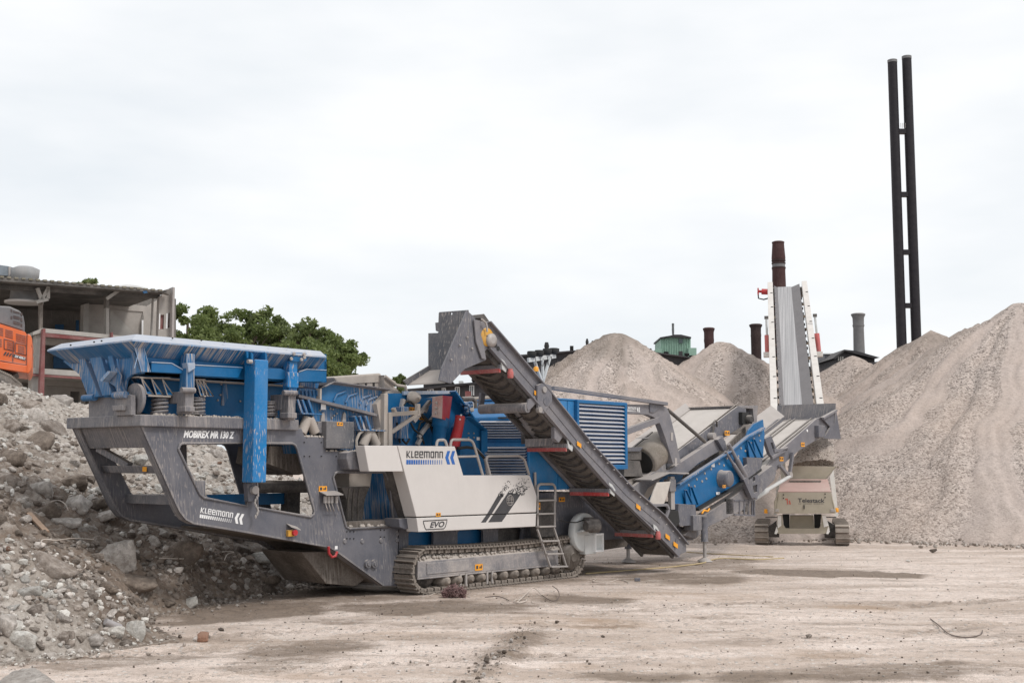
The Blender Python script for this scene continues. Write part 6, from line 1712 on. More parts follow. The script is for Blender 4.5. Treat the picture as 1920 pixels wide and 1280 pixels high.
tag(scatter('yard_crumbs', pg, sg, [MID, BROWN, PALE, BROWN], 3), 'loose crumbs and clods scattered over the dirt yard', 'clods', kind='stuff')

# ------------------------------------------------------------------ gravel heaps
def gravel_heap(px, py, D, rad, label, seed, dx=0.0, slope=.645, ridge=None, dampcone=0.0, res=.16, mat=None, tipr=1.0):
    d = ray(px, py); q = np.array([0, 0, EYE]) + d * (D / d[1]); x0, h0 = q[0], q[2]
    n = int(2 * rad / res)
    X, Y = np.meshgrid(np.linspace(-rad, rad + (ridge or 0), n + int((ridge or 0) / res)), np.linspace(-rad, rad, n))
    Xr = np.where(X > 0, np.maximum(X - (ridge or 0), 0), X)
    r = np.hypot(Xr, Y); th = np.arctan2(Y, Xr)
    r2 = r + .55 * fbm(X * .22, Y * .22, seed, 3) + .18 * fbm(X * .8, Y * .8, seed + 5, 3)
    gull = fbm(np.cos(th) * 5 + 9, np.sin(th) * 5 + 9 + X * .12, seed + 9, 4)
    wob = .25 * fbm(X * .3, Y * .3, seed + 31, 3)
    rill = fbm(np.cos(th + wob) * 22 + 40, np.sin(th + wob) * 22 + 40, seed + 13, 4)
    zone_ = np.clip(.5 + 1.1 * fbm(np.cos(th + wob) * 9 + 60 + r * .05, np.sin(th + wob) * 9 + 60, seed + 17, 5) + .35 * fbm(X * .25, Y * .25, seed + 19, 3), 0, 1)
    Z = h0 + tipr * .22 - slope * np.sqrt(r2 ** 2 + tipr ** 2 * .12) + .40 * gull * np.clip(r / 4, 0, 1) + .28 * rill * np.clip(r / 2, 0, 1) + .03 * fbm(X * 3, Y * 3, seed + 2, 3)
    ft_ = np.clip((1.0 - Z), 0, 1); Z = Z + .12 * ft_ * ft_
    Z = np.where(Z > -.5, Z, -.5)
    dc = np.clip(dampcone - r * .30 + 1.1 * fbm(X * .7, Y * .7, seed + 3, 4), 0, 1) * (1 if dampcone else 0)
    dc = np.clip(dc + .75 * np.clip(rill * 2.2 - .22 + .9 * fbm(X * .35, Y * .35, seed + 21, 3), 0, .7), 0, 1)
    me = grid_mesh('gravel_heap', X, Y, Z, mat or GRAVEL, {'damp': dc, 'zone': zone_})
    o = link('gravel_heap', me); o.location = (x0, D, 0)
    return tag(o, label, 'gravel heap', 'heaps of crushed stone')
gravel_heap(1155, 625, 50, 13.0, 'cone of crushed stone with a dark damp tip, behind the blue engine housing', 201, dampcone=.95)
gravel_heap(1352, 641, 54, 12.8, 'cone of crushed stone left of the tall white conveyor, under the two short chimneys', 202)
gravel_heap(1598, 667, 60, 11.5, 'smallest cone of crushed stone, in front of the grey chimney', 203, mat=GRAVEL_FAR)
gravel_heap(1745, 613, 57.5, 14.5, 'peaked heap of crushed stone at the foot of the twin black chimney', 204, slope=.68, mat=GRAVEL_FAR, dampcone=.45, tipr=.7)
gravel_heap(1905, 566, 49.5, 15.6, 'biggest heap of crushed stone, filling the right edge of the picture', 205, slope=.65, ridge=9.0, res=.13)
# coarse stones along the toe of the heaps
rs = np.random.RandomState(8); pts, sz_ = [], []
for cx0, cy0, r0, k in ((4.33, 50, 12.1, 1600), (9.4, 54, 12.3, 900), (20.8, 49.5, 14.6, 3600), (26, 49.5, 14.6, 1600)):
    th = rs.uniform(math.pi * 1.02, math.pi * 1.98, k); r_ = r0 + np.abs(rs.randn(k)) * (.5 + .5 * np.sin(th * 23) ** 2) - .3
    for a_, q in zip(th, r_):
        x, y = cx0 + q * math.cos(a_), cy0 + q * math.sin(a_)
        if abs(x / y) < .48: pts.append((x, y, .02 + max(0, (r0 - q)) * .5)); sz_.append(.02 + .075 * rs.rand() ** 3)
tag(scatter('toe_stones', np.array(pts), np.array(sz_), [PALE, MID, MID], 4), 'loose stones lying along the foot of the gravel heaps', 'stones', kind='stuff')
# ------------------------------------------------------------------ half-demolished building on the left
_bd = ray(325, 600); _bx = np.array([0, 0, EYE]) + _bd * (47 / _bd[1])
TB = math.atan((4300 - 960) / FPX)
Bf = Frame((_bx[0], _bx[1]), math.pi / 2 - TB)
bld = thing('demolished_building', 'half demolished concrete building with torn roof, open floors and maroon steel posts', 'building', (Bf.O[0], Bf.O[1], 0), Bf.ang)
def bprism(v, th, pts, holes=()): return MB().prism(Bf.V(v, *pts), (0, th, 0), [Bf.V(v, *h) for h in holes])
def bb(name, mat, mb): return mb.build(name, mat, bld)
CONC = paint('old_concrete', (.40, .385, .36), dust=.4, streak=.25, top=.5, rough=.9)
WALLB = paint('stripped_wall', (.36, .335, .31), dust=.45, streak=.4, rough=.9)
WALLD = paint('dark_wall', (.14, .13, .12), dust=.25, streak=.3, rough=.9)
ROOF = paint('roof_sheet', (.075, .072, .068), dust=.25, top=.4, rough=.8)
MAROON = paint('maroon_steel', (.20, .055, .055), dust=.3, rough=.6)
BPLY = plain('blue_door', (.02, .09, .20), .6)
# roof
bb('roof_slab', ROOF, bprism(-.3, 9.5, [(-260, 493), (0, 519), (150, 531), (312, 545), (312, 549), (150, 538), (0, 527), (-260, 502)]))
m = MB()
for i in range(26):
    x = -40 + i * 13.5; y = 518.5 + (x) * .0845
    m.prism(Bf.V(-.34, (x, y - 1.6), (x + 7, y - 1.2), (x + 7, y + 2.2), (x, y + 1.8)), (0, 9, 0))
bb('roof_ribs', paint('roof_moss', (.16, .145, .10), dust=.3), m)
for v in (.4, 3.2, 6): bb('roof_beam', ROOF, bprism(v, .2, [(-200, 520), (300, 552), (300, 559), (-200, 530)]))
for a, b in (((70, 540), (78, 562)), ((78, 562), (90, 540)), ((90, 537), (90, 560)), ((68, 566), (90, 561)), ((200, 560), (222, 545))):
    p, q = Bf.V(.3, a, b); bb('roof_truss', CONC, MB().beam(p, q, .12, .12))
# vent on the roof and the drum hanging through it
p = Bf.v1(1.5, 45, 522); q = Bf.v1(1.5, 45, 566)
bb('vent_drum', paint('drum_grey', (.27, .28, .29), dust=.3, top=.25), MB().lathe(q, [(.62, 0), (.66, .02), (.52, .10), (.45, (p - q).z), (.5, (p - q).z + .05), (.52, (p - q).z + .35), (.3, (p - q).z + .45)], 24))
bb('vent_ring', CREAM, MB().lathe(q - Vector((0, 0, .06)), [(.70, 0), (.70, .08)], 24))
bb('roof_light', plain('roof_glass', (.20, .23, .26), .3), bprism(2.0, 2.5, [(-120, 480), (15, 499), (52, 509), (30, 518), (-120, 506)]))
bb('roof_light_post', STEEL, bprism(1.95, .1, [(16, 500), (21, 500), (21, 519), (16, 519)]))
bb('roof_dome', GALV, MB().lathe(Bf.v1(3, 243, 542), [(.7, 0), (.6, .08), (.3, .14), (.05, .16)], 20))
# floors
bb('floor_slab', CONC, bprism(0, 9, [(62, 622), (80, 615), (330, 639), (330, 646), (80, 623), (62, 628)]))
bb('floor_beam', MAROON, bprism(-.1, .25, [(84, 624), (330, 648), (330, 653), (84, 631)]))
bb('floor_slab', CONC, bprism(.1, 9, [(-40, 682), (330, 708), (330, 717), (-40, 693)]))
bb('floor_beam', MAROON, bprism(.0, .2, [(-40, 694), (330, 718), (330, 722), (-40, 698)]))
bb('floor_slab', CONC, bprism(-.3, 9, [(95, 771), (330, 778), (330, 800), (95, 800)]))
# columns and posts
bb('steel_post', MAROON, bprism(-.35, .3, [(80.5, 616), (85.5, 616), (82, 775), (72, 775)]))
bb('steel_post', MAROON, bprism(-.3, .25, [(209, 623), (212, 623), (212, 650), (209, 650)]))
bb('column', CONC, bprism(.15, .5, [(68, 624), (77, 624), (75, 690), (66, 690)])); bb('column', CONC, bprism(.2, .6, [(60, 700), (78, 700), (74, 785), (58, 785)]))
bb('column', CONC, bprism(1.2, .35, [(199, 577), (205, 578), (205, 628), (199, 628)])); bb('column', WALLD, bprism(1.2, .35, [(199, 555), (205, 556), (205, 578), (199, 577)]))
bb('column', MUDDY, bprism(.5, .2, [(74, 565), (81, 565), (80, 617), (74, 617)])); bb('column', CONC, bprism(.6, .15, [(287, 553), (289, 553), (285, 638), (283, 638)]))
for pts in ([(157, 570), (167, 568), (166, 625), (156, 625)],): bb('column', CONC, bprism(4.2, .5, pts))
# walls set back
bb('back_wall', WALLD, bprism(7.5, .2, [(-220, 520), (160, 560), (160, 640), (-220, 640)]))
bb('back_wall', WALLB, bprism(4.6, .2, [(160, 563), (200, 565), (276, 574), (300, 560), (300, 650), (160, 640)]))
bb('back_wall', CONC, bprism(4.55, .05, [(206, 580), (268, 584), (266, 640), (206, 640)], [[(264, 600), (270, 600), (270, 636), (264, 636)]]))
bb('side_wall', WALLB, bprism(.2, .3, [(299, 556), (325, 540), (326, 638), (296, 638)], [[(301, 590), (308, 590), (307, 617), (300, 617)], [(316, 587), (325, 584), (324, 612), (314, 615)]]))
bb('window_panel', MAROON, bprism(.3, .05, [(300, 588), (308, 589), (307, 618), (300, 618)])); bb('window_panel', MAROON, bprism(.35, .05, [(314, 586), (325, 583), (324, 612), (314, 616)]))
bb('window_frame', WHITE, bprism(.18, .08, [(298.5, 588), (300.5, 588), (300, 617), (298, 617)])); bb('window_frame', WHITE, bprism(.18, .08, [(312, 588), (315, 587), (314, 616), (311, 616)])); bb('door_frame', WHITE, bprism(4.4, .1, [(266, 600), (269, 600), (268, 637), (266, 637)]))
bb('corner_pier', paint('end_wall', (.34, .31, .30), dust=.4, streak=.4), bprism(-.1, .5, [(324, 538), (328, 539), (326, 642), (322, 642)]))
bb('torn_cladding', WALLD, bprism(-.3, .3, [(300, 546), (314, 542), (321, 541), (318, 552), (308, 549)]))
bb('torn_sheet', BPLY, bprism(-.35, .1, [(268, 546), (275, 545), (277, 549), (270, 550)]))
for pts in ([(104, 608), (120, 608), (119, 622), (104, 622)], [(143, 600), (148, 600), (148, 622), (143, 622)]): bb('wall_panel', BPLY, bprism(7.3, .1, pts))
bb('back_wall', WALLD, bprism(4, .2, [(-60, 640), (330, 655), (330, 705), (-60, 690)])); bb('wall_panel', BPLY, bprism(3.8, .1, [(101, 668), (160, 672), (160, 690), (101, 690)]))
bb('ceiling_beam', CONC, bprism(1, .4, [(85, 633), (330, 654), (330, 664), (85, 645)])); 
bb('back_wall', WALLB, bprism(3, .2, [(80, 705), (330, 720), (330, 735), (80, 722)])); bb('back_wall', WALLB, bprism(3.4, .2, [(82, 722), (160, 726), (160, 780), (82, 780)], [[(98, 740), (114, 741), (114, 775), (98, 775)], [(132, 733), (150, 734), (150, 775), (132, 775)]]))
bb('back_wall', WALLD, bprism(5.5, .2, [(-60, 700), (330, 722), (330, 790), (-60, 790)]))
bb('back_wall', WALLD, bprism(8.9, .2, [(-220, 520), (330, 560), (330, 790), (-220, 790)]))

# ------------------------------------------------------------------ orange excavator on the heap
_ed = ray(40, 690); _ex = np.array([0, 0, EYE]) + _ed * (33 / _ed[1])
Ef = Frame((_ex[0], _ex[1]), R(21))
exc = thing('excavator', 'orange tracked excavator with grey engine hood, tilted on top of the rubble heap', 'excavator', (Ef.O[0], Ef.O[1], 0), Ef.ang)
def eprism(v, th, pts, holes=()): return MB().prism(Ef.V(v, *pts), (0, th, 0), [Ef.V(v, *h) for h in holes])
ORANGE = paint('orange_paint', (.74, .145, .035), dust=.16, top=.3, rough=.35, var=.05)
def eb(name, mat, mb, bev=0.0): return mb.build(name, mat, exc, bev)
eb('upper_body', ORANGE, eprism(0, 2.9, [(-110, 573), (0, 607), (47, 622), (51, 628), (51, 645), (50, 697), (47, 698), (0, 691), (-110, 676)]), .05)
eb('counterweight', ORANGE, eprism(-.06, 3.0, [(51.5, 625), (57, 628), (60, 634), (60, 645), (58, 650), (60, 654), (59, 690), (55, 699), (50, 700), (50.5, 655)]), .07)
eb('lower_skirt', ORANGE, eprism(-.04, .1, [(-110, 662), (0, 678), (57, 686), (55, 698), (47, 698.5), (0, 691), (-110, 676)]), .02)
sl = paint('louver_slot', (.22, .05, .03), dust=.3)
m = MB()
for (x0, x1, y0) in ((-40, -6, 608), (-4, 6, 613), (10, 24, 617), (30, 48, 625), (-4, 3, 634), (13, 23, 640), (34, 46, 647)):
    for k in range(4 if x0 != 30 else 4):
        y = y0 + k * 4; m.prism(Ef.V(-.012, (x0, y), (x1, y + (x1 - x0) * .27), (x1, y + (x1 - x0) * .27 + 2.3), (x0, y + 2.3)), (0, .02, 0))
eb('louver_slots', sl, m)
m = MB()
for (x0, x1, y0) in ((8, 26, 635), (29, 49, 642)): m.tube(Ef.V(-.01, (x0, y0), (x1, y0 + 5), (x1, y0 + 24), (x0, y0 + 19), (x0, y0)), .015, 5)
for a, b in (((25, 640), (24, 678)), ((50.5, 628), (50, 690)), ((0, 676), (49, 684))):
    q = Ef.V(-.01, a, b); m.tube(q, .015, 5)
eb('panel_seams', sl, m)
eb('stripe_print', BLACKP, MB().add(Ef.V(-.02, (24, 663), (48, 670), (47.5, 676), (22, 668)), [(0, 1, 2, 3)]).add(Ef.V(-.02, (10, 659), (13, 660), (9, 666), (6, 665)), [(0, 1, 2, 3)]).add(Ef.V(-.02, (15, 660.5), (18, 661.3), (14, 667), (11, 666.3)), [(0, 1, 2, 3)]).add(Ef.V(-.02, (20, 662), (23, 662.7), (19, 668), (16, 667.5)), [(0, 1, 2, 3)]))
p, q, r_ = Ef.V(-.03, (27.5, 669.5), (47.2, 674.5), (28.3, 665)); vs, fs = text_mesh('DX 420LC', 0, 0, 1, 1, 0, .15, 0, .04)
mt = MB(); mt.add([p + (q - p) * x + (r_ - p) * z for x, y, z in vs], fs); mt.build('lettering', WHITE, exc, recalc=False)
HOOD = paint('hood_grey', (.15, .15, .16), dust=.15, top=.4, rough=.5)
eb('engine_hood', HOOD, eprism(.2, 2.2, [(-60, 566), (0, 573), (18, 574), (38, 583), (44, 593), (43, 620), (0, 606), (-60, 590)]), .05)
m = MB()
for x0, y0, x1, y1 in ((25, 582, 37, 588), (25, 591, 37, 599), (25, 601, 37, 609), (38.5, 586, 42, 592), (38.5, 595, 42, 603), (38.5, 606, 42, 612), (20, 579, 23, 585), (20, 592, 23, 598)):
    m.prism(Ef.V(.185, (x0, y0), (x1, y0 + (x1 - x0) * .25), (x1, y1), (x0, y1 - (x1 - x0) * .2)), (0, .03, 0))
eb('hood_grille', paint('grille', (.07, .05, .05), dust=.2), m)
eb('turntable', DARK, eprism(.6, 1.8, [(-60, 680), (20, 690), (35, 698), (20, 706), (-60, 692)]))
eb('crawler_track', MUDDY, eprism(-.1, .6, [(-100, 690), (0, 695), (20, 705), (40, 722), (46, 732), (47, 745), (40, 752), (0, 735), (-100, 715)]), .02)
m = MB()
tp = [(-40, 690), (0, 695), (20, 704), (39, 720), (45, 730), (47.5, 745)]
for (a, b) in zip(tp[:-1], tp[1:]):
    n = max(2, int(math.hypot(b[0] - a[0], b[1] - a[1]) / 3.4))
    for k in range(n):
        q = Ef.v1(-.12, a[0] + (b[0] - a[0]) * k / n, a[1] + (b[1] - a[1]) * k / n); m.box(q - Vector((.02, 0, .03)), q + Vector((.02, .64, .03)))
eb('track_shoes', TRACK, m)
m = MB()
for i in range(7):
    q = Ef.v1(-.12, 2 + i * 5.5, 708 + i * 3.8); m.beam(q, q + Vector((.03, 0, -.12)), .05, .05)
eb('track_links', DARK, m)
p = Ef.v1(-.12, 29, 727); eb('idler_hub', TRACK, MB().cyl(p, p + Vector((0, .1, 0)), .14))

# ------------------------------------------------------------------ trees behind
def leaf_mat(name, a, b):
    m, t, bs = new_mat(name)
    at = N(t, 'ShaderNodeAttribute', attribute_name='shade')
    t.links.new(mixc(t, at.outputs['Fac'], a, b), bs.inputs['Base Color']); bs.inputs['Roughness'].default_value = .6
    tr = N(t, 'ShaderNodeBsdfTranslucent'); t.links.new(mixc(t, at.outputs['Fac'], a, b), tr.inputs['Color'])
    ms = N(t, 'ShaderNodeMixShader'); ms.inputs[0].default_value = .5
    out_ = [n for n in t.nodes if n.type == 'OUTPUT_MATERIAL'][0]
    t.links.new(bs.outputs[0], ms.inputs[1]); t.links.new(tr.outputs[0], ms.inputs[2]); t.links.new(ms.outputs[0], out_.inputs[0])
    return m
LEAF = leaf_mat('leaves', (.105, .145, .045), (.27, .325, .115)); LEAF2 = leaf_mat('leaves_dark', (.095, .13, .042), (.245, .285, .115)); BARK = plain('bark', (.12, .09, .07), .9)
def tree(label, px_c, py_top, D, w_px, seed, leaf, n_cl=54, per=200, lsz=.09, sparse=0.0, h_px=None, group='trees behind the crusher'):
    rs = np.random.RandomState(seed)
    d = ray(px_c, py_top); q = np.array([0, 0, EYE]) + d * (D / d[1]); x0, H_ = q[0], q[2]
    rw = w_px / FPX * D / 2; rh = min(H_ * .42, rw * .95) if h_px is None else h_px / FPX * D / 2
    cz_ = H_ - rh
    t_ = thing('tree', label, 'tree', (x0, D, 0), 0, group)
    cl = []
    for i in range(n_cl):
        v = rs.randn(3); v /= np.linalg.norm(v); rr = (.45 + .5 * rs.rand()) if sparse == 0 else (.55 + .4 * rs.rand())
        c = np.array([v[0] * rw * rr, v[1] * rw * rr, cz_ + v[2] * rh * rr])
        if c[2] < H_ * .22: c[2] = H_ * .22 + rs.rand() * rh * .4
        cl.append((c, (rw * (.11 + .17 * rs.rand()))))
    V_ = []; sh = []
    for c, r in cl:
        n = int(per * (1 - .35 * sparse) * (.55 + .9 * rs.rand())); p = rs.randn(n, 3); p /= np.linalg.norm(p, axis=1)[:, None]; p *= (rs.rand(n, 1) ** .45)
        p = p * np.array([r, r, r * .72]) + c
        a = rs.randn(n, 3); a /= np.linalg.norm(a, axis=1)[:, None]; b = np.cross(a, rs.randn(n, 3)); b /= np.linalg.norm(b, axis=1)[:, None] + 1e-9
        s = lsz * (.6 + .8 * rs.rand(n, 1))
        V_.append(np.stack([p - a * s, p + b * s * .55, p + a * s, p - b * s * .55], 1).reshape(-1, 3))
        sh.append(np.repeat(np.clip(rs.rand(n) * .8 + .3 * (rs.rand() - .3), 0, 1), 4))
    V_ = np.vstack(V_); F_ = np.arange(len(V_)).reshape(-1, 4)
    me = tri_mesh('crown', V_, F_, leaf); at = me.attributes.new('shade', 'FLOAT', 'POINT'); at.data.foreach_set('value', np.concatenate(sh).astype(np.float32))
    link('crown', me, t_).location = (0, 0, 0)
    m = MB(); m.tube([(0, 0, -.2), (.1, 0, H_ * .3), (0, .1, cz_ + rh * .5)], [.28, .2, .06], 8)
    for c, r in cl[:: 2 if sparse else 3]: m.tube([(0, 0, max(.5, c[2] * .55)), (c[0] * .5, c[1] * .5, c[2] * .85), tuple(c)], [.09, .05, .02], 5)
    m.build('trunk', BARK, t_)
tree('full green tree directly beside the demolished building, its crown cut off by the end wall', 352, 566, 60, 150, 301, LEAF)
tree('broad green tree standing second from the demolished building', 440, 577, 64, 180, 302, LEAF, 85)
tree('green tree with thin twiggy tips sticking out above its neighbours', 497, 574, 66, 95, 303, LEAF2, 45, 90, .15, .8)
tree('leafy tree behind the thin topped one, in the middle of the row', 545, 596, 66, 150, 304, LEAF2, 75)
tree('thin crowned tree above the right half of the hopper', 580, 600, 62, 95, 305, LEAF2, 45, 80, .15, .8)
tree('last big tree of the row, sloping down to the beige inlet cover', 630, 622, 61, 112, 306, LEAF, 75)
tree('low bushy tree at the right end of the row, above the prescreen', 585, 640, 57, 180, 307, LEAF, 60, h_px=110)
tree('small lone tree top behind the beige inlet cover', 746, 694, 72, 36, 308, LEAF2, 18, 90, .16, .5, 44)
tree('tree top peeping over the roof of the demolished building', 163, 517, 68, 58, 309, LEAF2, 20, 80, .15, .8)
tree('low green tree in the background, seen through the openings of the crusher', 385, 830, 52, 160, 310, LEAF, 50, h_px=60) if False else None

# ------------------------------------------------------------------ dark buildings behind
DK = paint('black_cladding', (.028, .027, .031), dust=.06, top=.2, rough=.6); DK2 = paint('charcoal_wall', (.045, .042, .046), dust=.08, rough=.7)
COPPER = paint('green_copper', (.255, .39, .315), dust=.25, top=.2, rough=.6, streak=.25, dcol=(.36, .52, .42))
GLASS = plain('dark_glass', (.06, .08, .09), .15)
def facing(D): 
    F_ = Frame((0, D), 0.0); return F_
def fp_(F_, v, th, pts, holes=()): return MB().prism(F_.V(v, *pts), (0, th, 0), [F_.V(v, *h) for h in holes])
# low dark house between inlet cover and side conveyor
F1 = facing(74)
h1 = thing('dark_house', 'low black house with white window frames and a roof terrace, behind the crusher', 'house', (0, 74, 0))
hl_ = lambda name, mat, mb: mb.build(name, mat, h1)
wins = [(801, 729, 813, 736), (828, 727, 836, 741), (853, 725, 862, 742), (880, 722, 889, 741)]
hl_('wall', DK2, fp_(F1, 0, 8, [(756, 731), (795, 728), (845, 722), (893, 718), (893, 711), (1010, 706), (1010, 800), (756, 800)], [[(a, b), (c, b), (c, d), (a, d)] for a, b, c, d in wins]))
hl_('roof', DK, fp_(F1, -.4, 9, [(750, 730), (795, 726), (845, 720), (893, 716), (893, 719), (845, 724), (795, 730), (750, 734)])); hl_('roof', DK, fp_(F1, -.4, 9, [(884, 710), (1010, 704), (1010, 707), (884, 713)]))
for a, b, c, d in wins:
    m = MB()
    for pts in ([(a, b), (a + 1.6, b), (a + 1.6, d), (a, d)], [(c - 1.6, b), (c, b), (c, d), (c - 1.6, d)], [(a + 1.6, b), (c - 1.6, b), (c - 1.6, b + 1.6), (a + 1.6, b + 1.6)], [((a + c) / 2 - .6, b + 1.6), ((a + c) / 2 + .6, b + 1.6), ((a + c) / 2 + .6, d), ((a + c) / 2 - .6, d)]): m.prism(F1.V(-.05, *pts), (0, .15, 0))
    wo_ = m.build('window', WHITE, h1); fp_(F1, .1, .02, [(a, b), (c, b), (c, d), (a, d)]).build('pane', GLASS, wo_)
m = MB()
for i in range(24): m.prism(F1.V(-2, (886 + i * 3, 729 - i * .35), (886.8 + i * 3, 729 - i * .35), (886.8 + i * 3, 742), (886 + i * 3, 742)), (0, .05, 0))
hl_('terrace_railing', DK, m); hl_('terrace_ledge', CONC, fp_(F1, -2.2, 2.4, [(856, 746), (940, 740), (1010, 737), (1010, 742), (940, 744), (856, 750)]))
hl_('stair_box', BROWN if False else MAROON, fp_(F1, -1.5, 1, [(872, 733), (882, 733), (882, 743), (872, 743)]))
hl_('roof_vent', GALV, fp_(F1, 3, 1, [(860, 714), (868, 714), (868, 722), (860, 722)]))
h1b = thing('dark_shed', 'black flat roofed block behind the conveyor chute', 'house', (0, 80, 0)); F1b = facing(80)
fp_(F1b, 0, 6, [(794, 712), (846, 716), (846, 800), (794, 800)]).build('wall', DK, h1b); fp_(F1b, -.3, 6.6, [(792, 709), (848, 713), (848, 716), (792, 712)]).build('roof', DK2, h1b)
# long black hall
F2 = facing(92)
h2 = thing('factory_hall', 'long low black factory hall stretching behind all the gravel heaps', 'factory', (0, 92, 0))
h2b = lambda name, mat, mb: mb.build(name, mat, h2)
h2b('wall', DK, fp_(F2, 0, 25, [(955, 669), (985, 667), (1095, 657), (1180, 655), (1310, 673), (1412, 677), (1445, 686), (1540, 690), (1660, 676), (1760, 680), (1760, 900), (955, 900)]))
h2b('roof_edge', DK2, fp_(F2, -.4, .4, [(955, 666), (985, 664), (1095, 655), (1180, 653), (1310, 671), (1412, 675), (1412, 677), (1310, 673.5), (1180, 655.5), (1095, 657.5), (985, 667), (955, 669)]))
h2b('lower_wall', DK2, fp_(F2, -3, 2.9, [(955, 712), (1060, 697), (1060, 900), (955, 900)])); h2b('flashing', GALV, fp_(F2, -3.2, .2, [(955, 711), (1060, 696), (1060, 697.3), (955, 712.3)]))
for x, y, w, hgt, k in ((1025, 641, 9, 22, 'u'), (1072, 648, 7, 12, 'b'), (1101, 634, 9, 24, 'f'), (1111, 638, 8, 20, 'f')):
    p = F2.v1(1, x, y + hgt + 8); s = w / FPX * 92; hh = (hgt + 8) / FPX * 92
    prof = [(s * .28, 0), (s * .28, hh * .45), (s * .55, hh * .75), (s * .35, hh)] if k == 'u' else [(s * .2, 0), (s * .2, hh * .5), (s * .5, hh * .5), (s * .5, hh)] if k == 'b' else [(s * .4, 0), (s * .4, hh * .5), (s * .25, hh * .6), (s * .35, hh * .8), (s * .15, hh)]
    h2b('roof_cowl', BLACK, MB().lathe(p, prof, 14))
for x, y in ((1047, 655), (1220, 655)): h2b('roof_pipe', BLACK, MB().cyl(F2.v1(1, x, y + 10), F2.v1(1, x, y - 2), .07, n=8))
h2b('wall_panel', DK2, fp_(F2, -.05, .05, [(1044, 675), (1056, 675), (1056, 685), (1044, 685)])); h2b('roof_dome', GALV, MB().lathe(F2.v1(1, 1418, 681), [(.5, 0), (.4, .2), (.2, .3)], 12))
# copper clad plant house on the roof
cu_ = thing('copper_house', 'small green copper clad plant house standing on the black factory roof', 'roof house', (0, 97, 0)); F3 = facing(97)
cb_ = lambda name, mat, mb: mb.build(name, mat, cu_)
cb_('wall', COPPER, fp_(F3, 0, 4, [(1239, 633), (1258, 630), (1295, 633), (1295, 675), (1239, 675)])); cb_('side_block', COPPER, fp_(F3, -.6, 4, [(1229, 655), (1241, 654), (1241, 675), (1229, 675)])); cb_('side_block', COPPER, fp_(F3, -.8, 4, [(1291, 652), (1306, 652), (1306, 675), (1291, 675)]))
m = MB()
for i in range(12): m.prism(F3.V(-.08, (1242 + i * 4.6, 634), (1243 + i * 4.6, 634), (1243 + i * 4.6, 672), (1242 + i * 4.6, 672)), (0, .08, 0))
cb_('seam_ribs', COPPER, m); cb_('roof', DK, fp_(F3, -.3, 4.6, [(1238, 632), (1256, 629), (1264, 627), (1277, 627), (1296, 631.5), (1296, 634), (1258, 631.5), (1238, 635)]))
cb_('window', GLASS, fp_(F3, -.15, .1, [(1273, 635), (1280, 635), (1280, 643), (1273, 643)])); cb_('door', DK2, fp_(F3, -.1, .1, [(1273, 658), (1280, 658), (1280, 669), (1273, 669)]))
for x, y in ((1249, 658), (1288, 661), (1297, 665)): cb_('roof_cowl', BLACK, MB().lathe(F3.v1(-1.5, x, y + 14), [(.08, 0), (.08, .35), (.2, .35), (.2, .55)], 10))
p = F3.v1(2, 1262, 628); m = MB(); m.cyl(p, p + Vector((0, 0, .98)), .06, n=8)
for i in range(9): m.lathe(p + Vector((0, 0, .1 + i * .1)), [(.06, 0), (.14, .03), (.06, .06)], 10)
cb_('siren_mast', BLACK, m)
# small dark house by the grey chimney
s1 = thing('gabled_house', 'small dark gabled house below the grey chimney', 'house', (0, 100, 0)); F4 = facing(100)
fp_(F4, 0, 5, [(1565, 672), (1583, 657), (1604, 662), (1604, 700), (1565, 700)], ).build('wall', DK2, s1); fp_(F4, .5, 5, [(1604, 664), (1640, 668), (1640, 700), (1604, 700)]).build('wall', DK2, s1)
fp_(F4, -.4, 6, [(1561, 672), (1583, 655), (1605, 657.5), (1650, 670), (1642, 672), (1604, 663), (1584, 658), (1566, 673)]).build('roof', DK, s1)
for x in (1571, 1575, 1579): fp_(F4, -.08, .08, [(x, 668), (x + 2.5, 668), (x + 2.5, 676), (x, 676)]).build('window', CONC, s1)
s2 = thing('grey_shed', 'low pale grey shed left of the small gabled house', 'shed', (0, 104, 0)); F5 = facing(104)
fp_(F5, 0, 5, [(1546, 664), (1566, 664), (1566, 700), (1546, 700)]).build('wall', GREY_CLEAN, s2); fp_(F5, -.2, 5.4, [(1545, 662), (1567, 662), (1567, 664), (1545, 664)]).build('roof', GALV, s2)

# ------------------------------------------------------------------ chimneys
BRK = paint('dark_red_brick', (.058, .026, .026), dust=.10, streak=.3, rough=.85, dcol=(.18, .14, .13)); BRK2 = paint('sooty_brick', (.04, .024, .023), dust=.08, streak=.35, rough=.85, dcol=(.15, .12, .11)); GCH = paint('grey_chimney_paint', (.16, .16, .165), dust=.1, rough=.7)
def chimney(label, px, py_top, D, prof, mat, base_h=None, capmat=None):
    d = ray(px, py_top); q = np.array([0, 0, EYE]) + d * (D / d[1])
    t_ = thing('chimney', label, 'chimney', (q[0], D, 0), 0, None); s = D / FPX
    top = q[2]; hh = [(r * s, top - dy * s) for r, dy in prof[::-1]]
    MB().lathe((0, 0, 0), [(hh[0][0] * 1.05, 0)] + hh, 28).build('shaft', mat, t_)
    r0 = prof[0][0] * s; MB().lathe((0, 0, top), [(r0 * .98, 0), (r0 * 1.06, .05), (r0 * 1.06, .16), (r0 * .8, .22)], 28).build('cap', capmat or mat, t_)
    MB().lathe((0, 0, top - .0), [(r0 * .7, .225), (r0 * .7, .226)], 20).build('flue', BLACK, t_)
    return t_, s, top
c1_, s_, tp_ = chimney('tall dark red brick chimney with a flared head, behind the white conveyor', 1459, 457, 108, [(11, 0), (11.5, 8), (13, 28), (12.4, 32), (11.4, 33), (11.8, 38), (12.0, 46), (13, 47), (12.4, 50), (12.2, 52), (13.5, 120), (15, 180)], BRK)
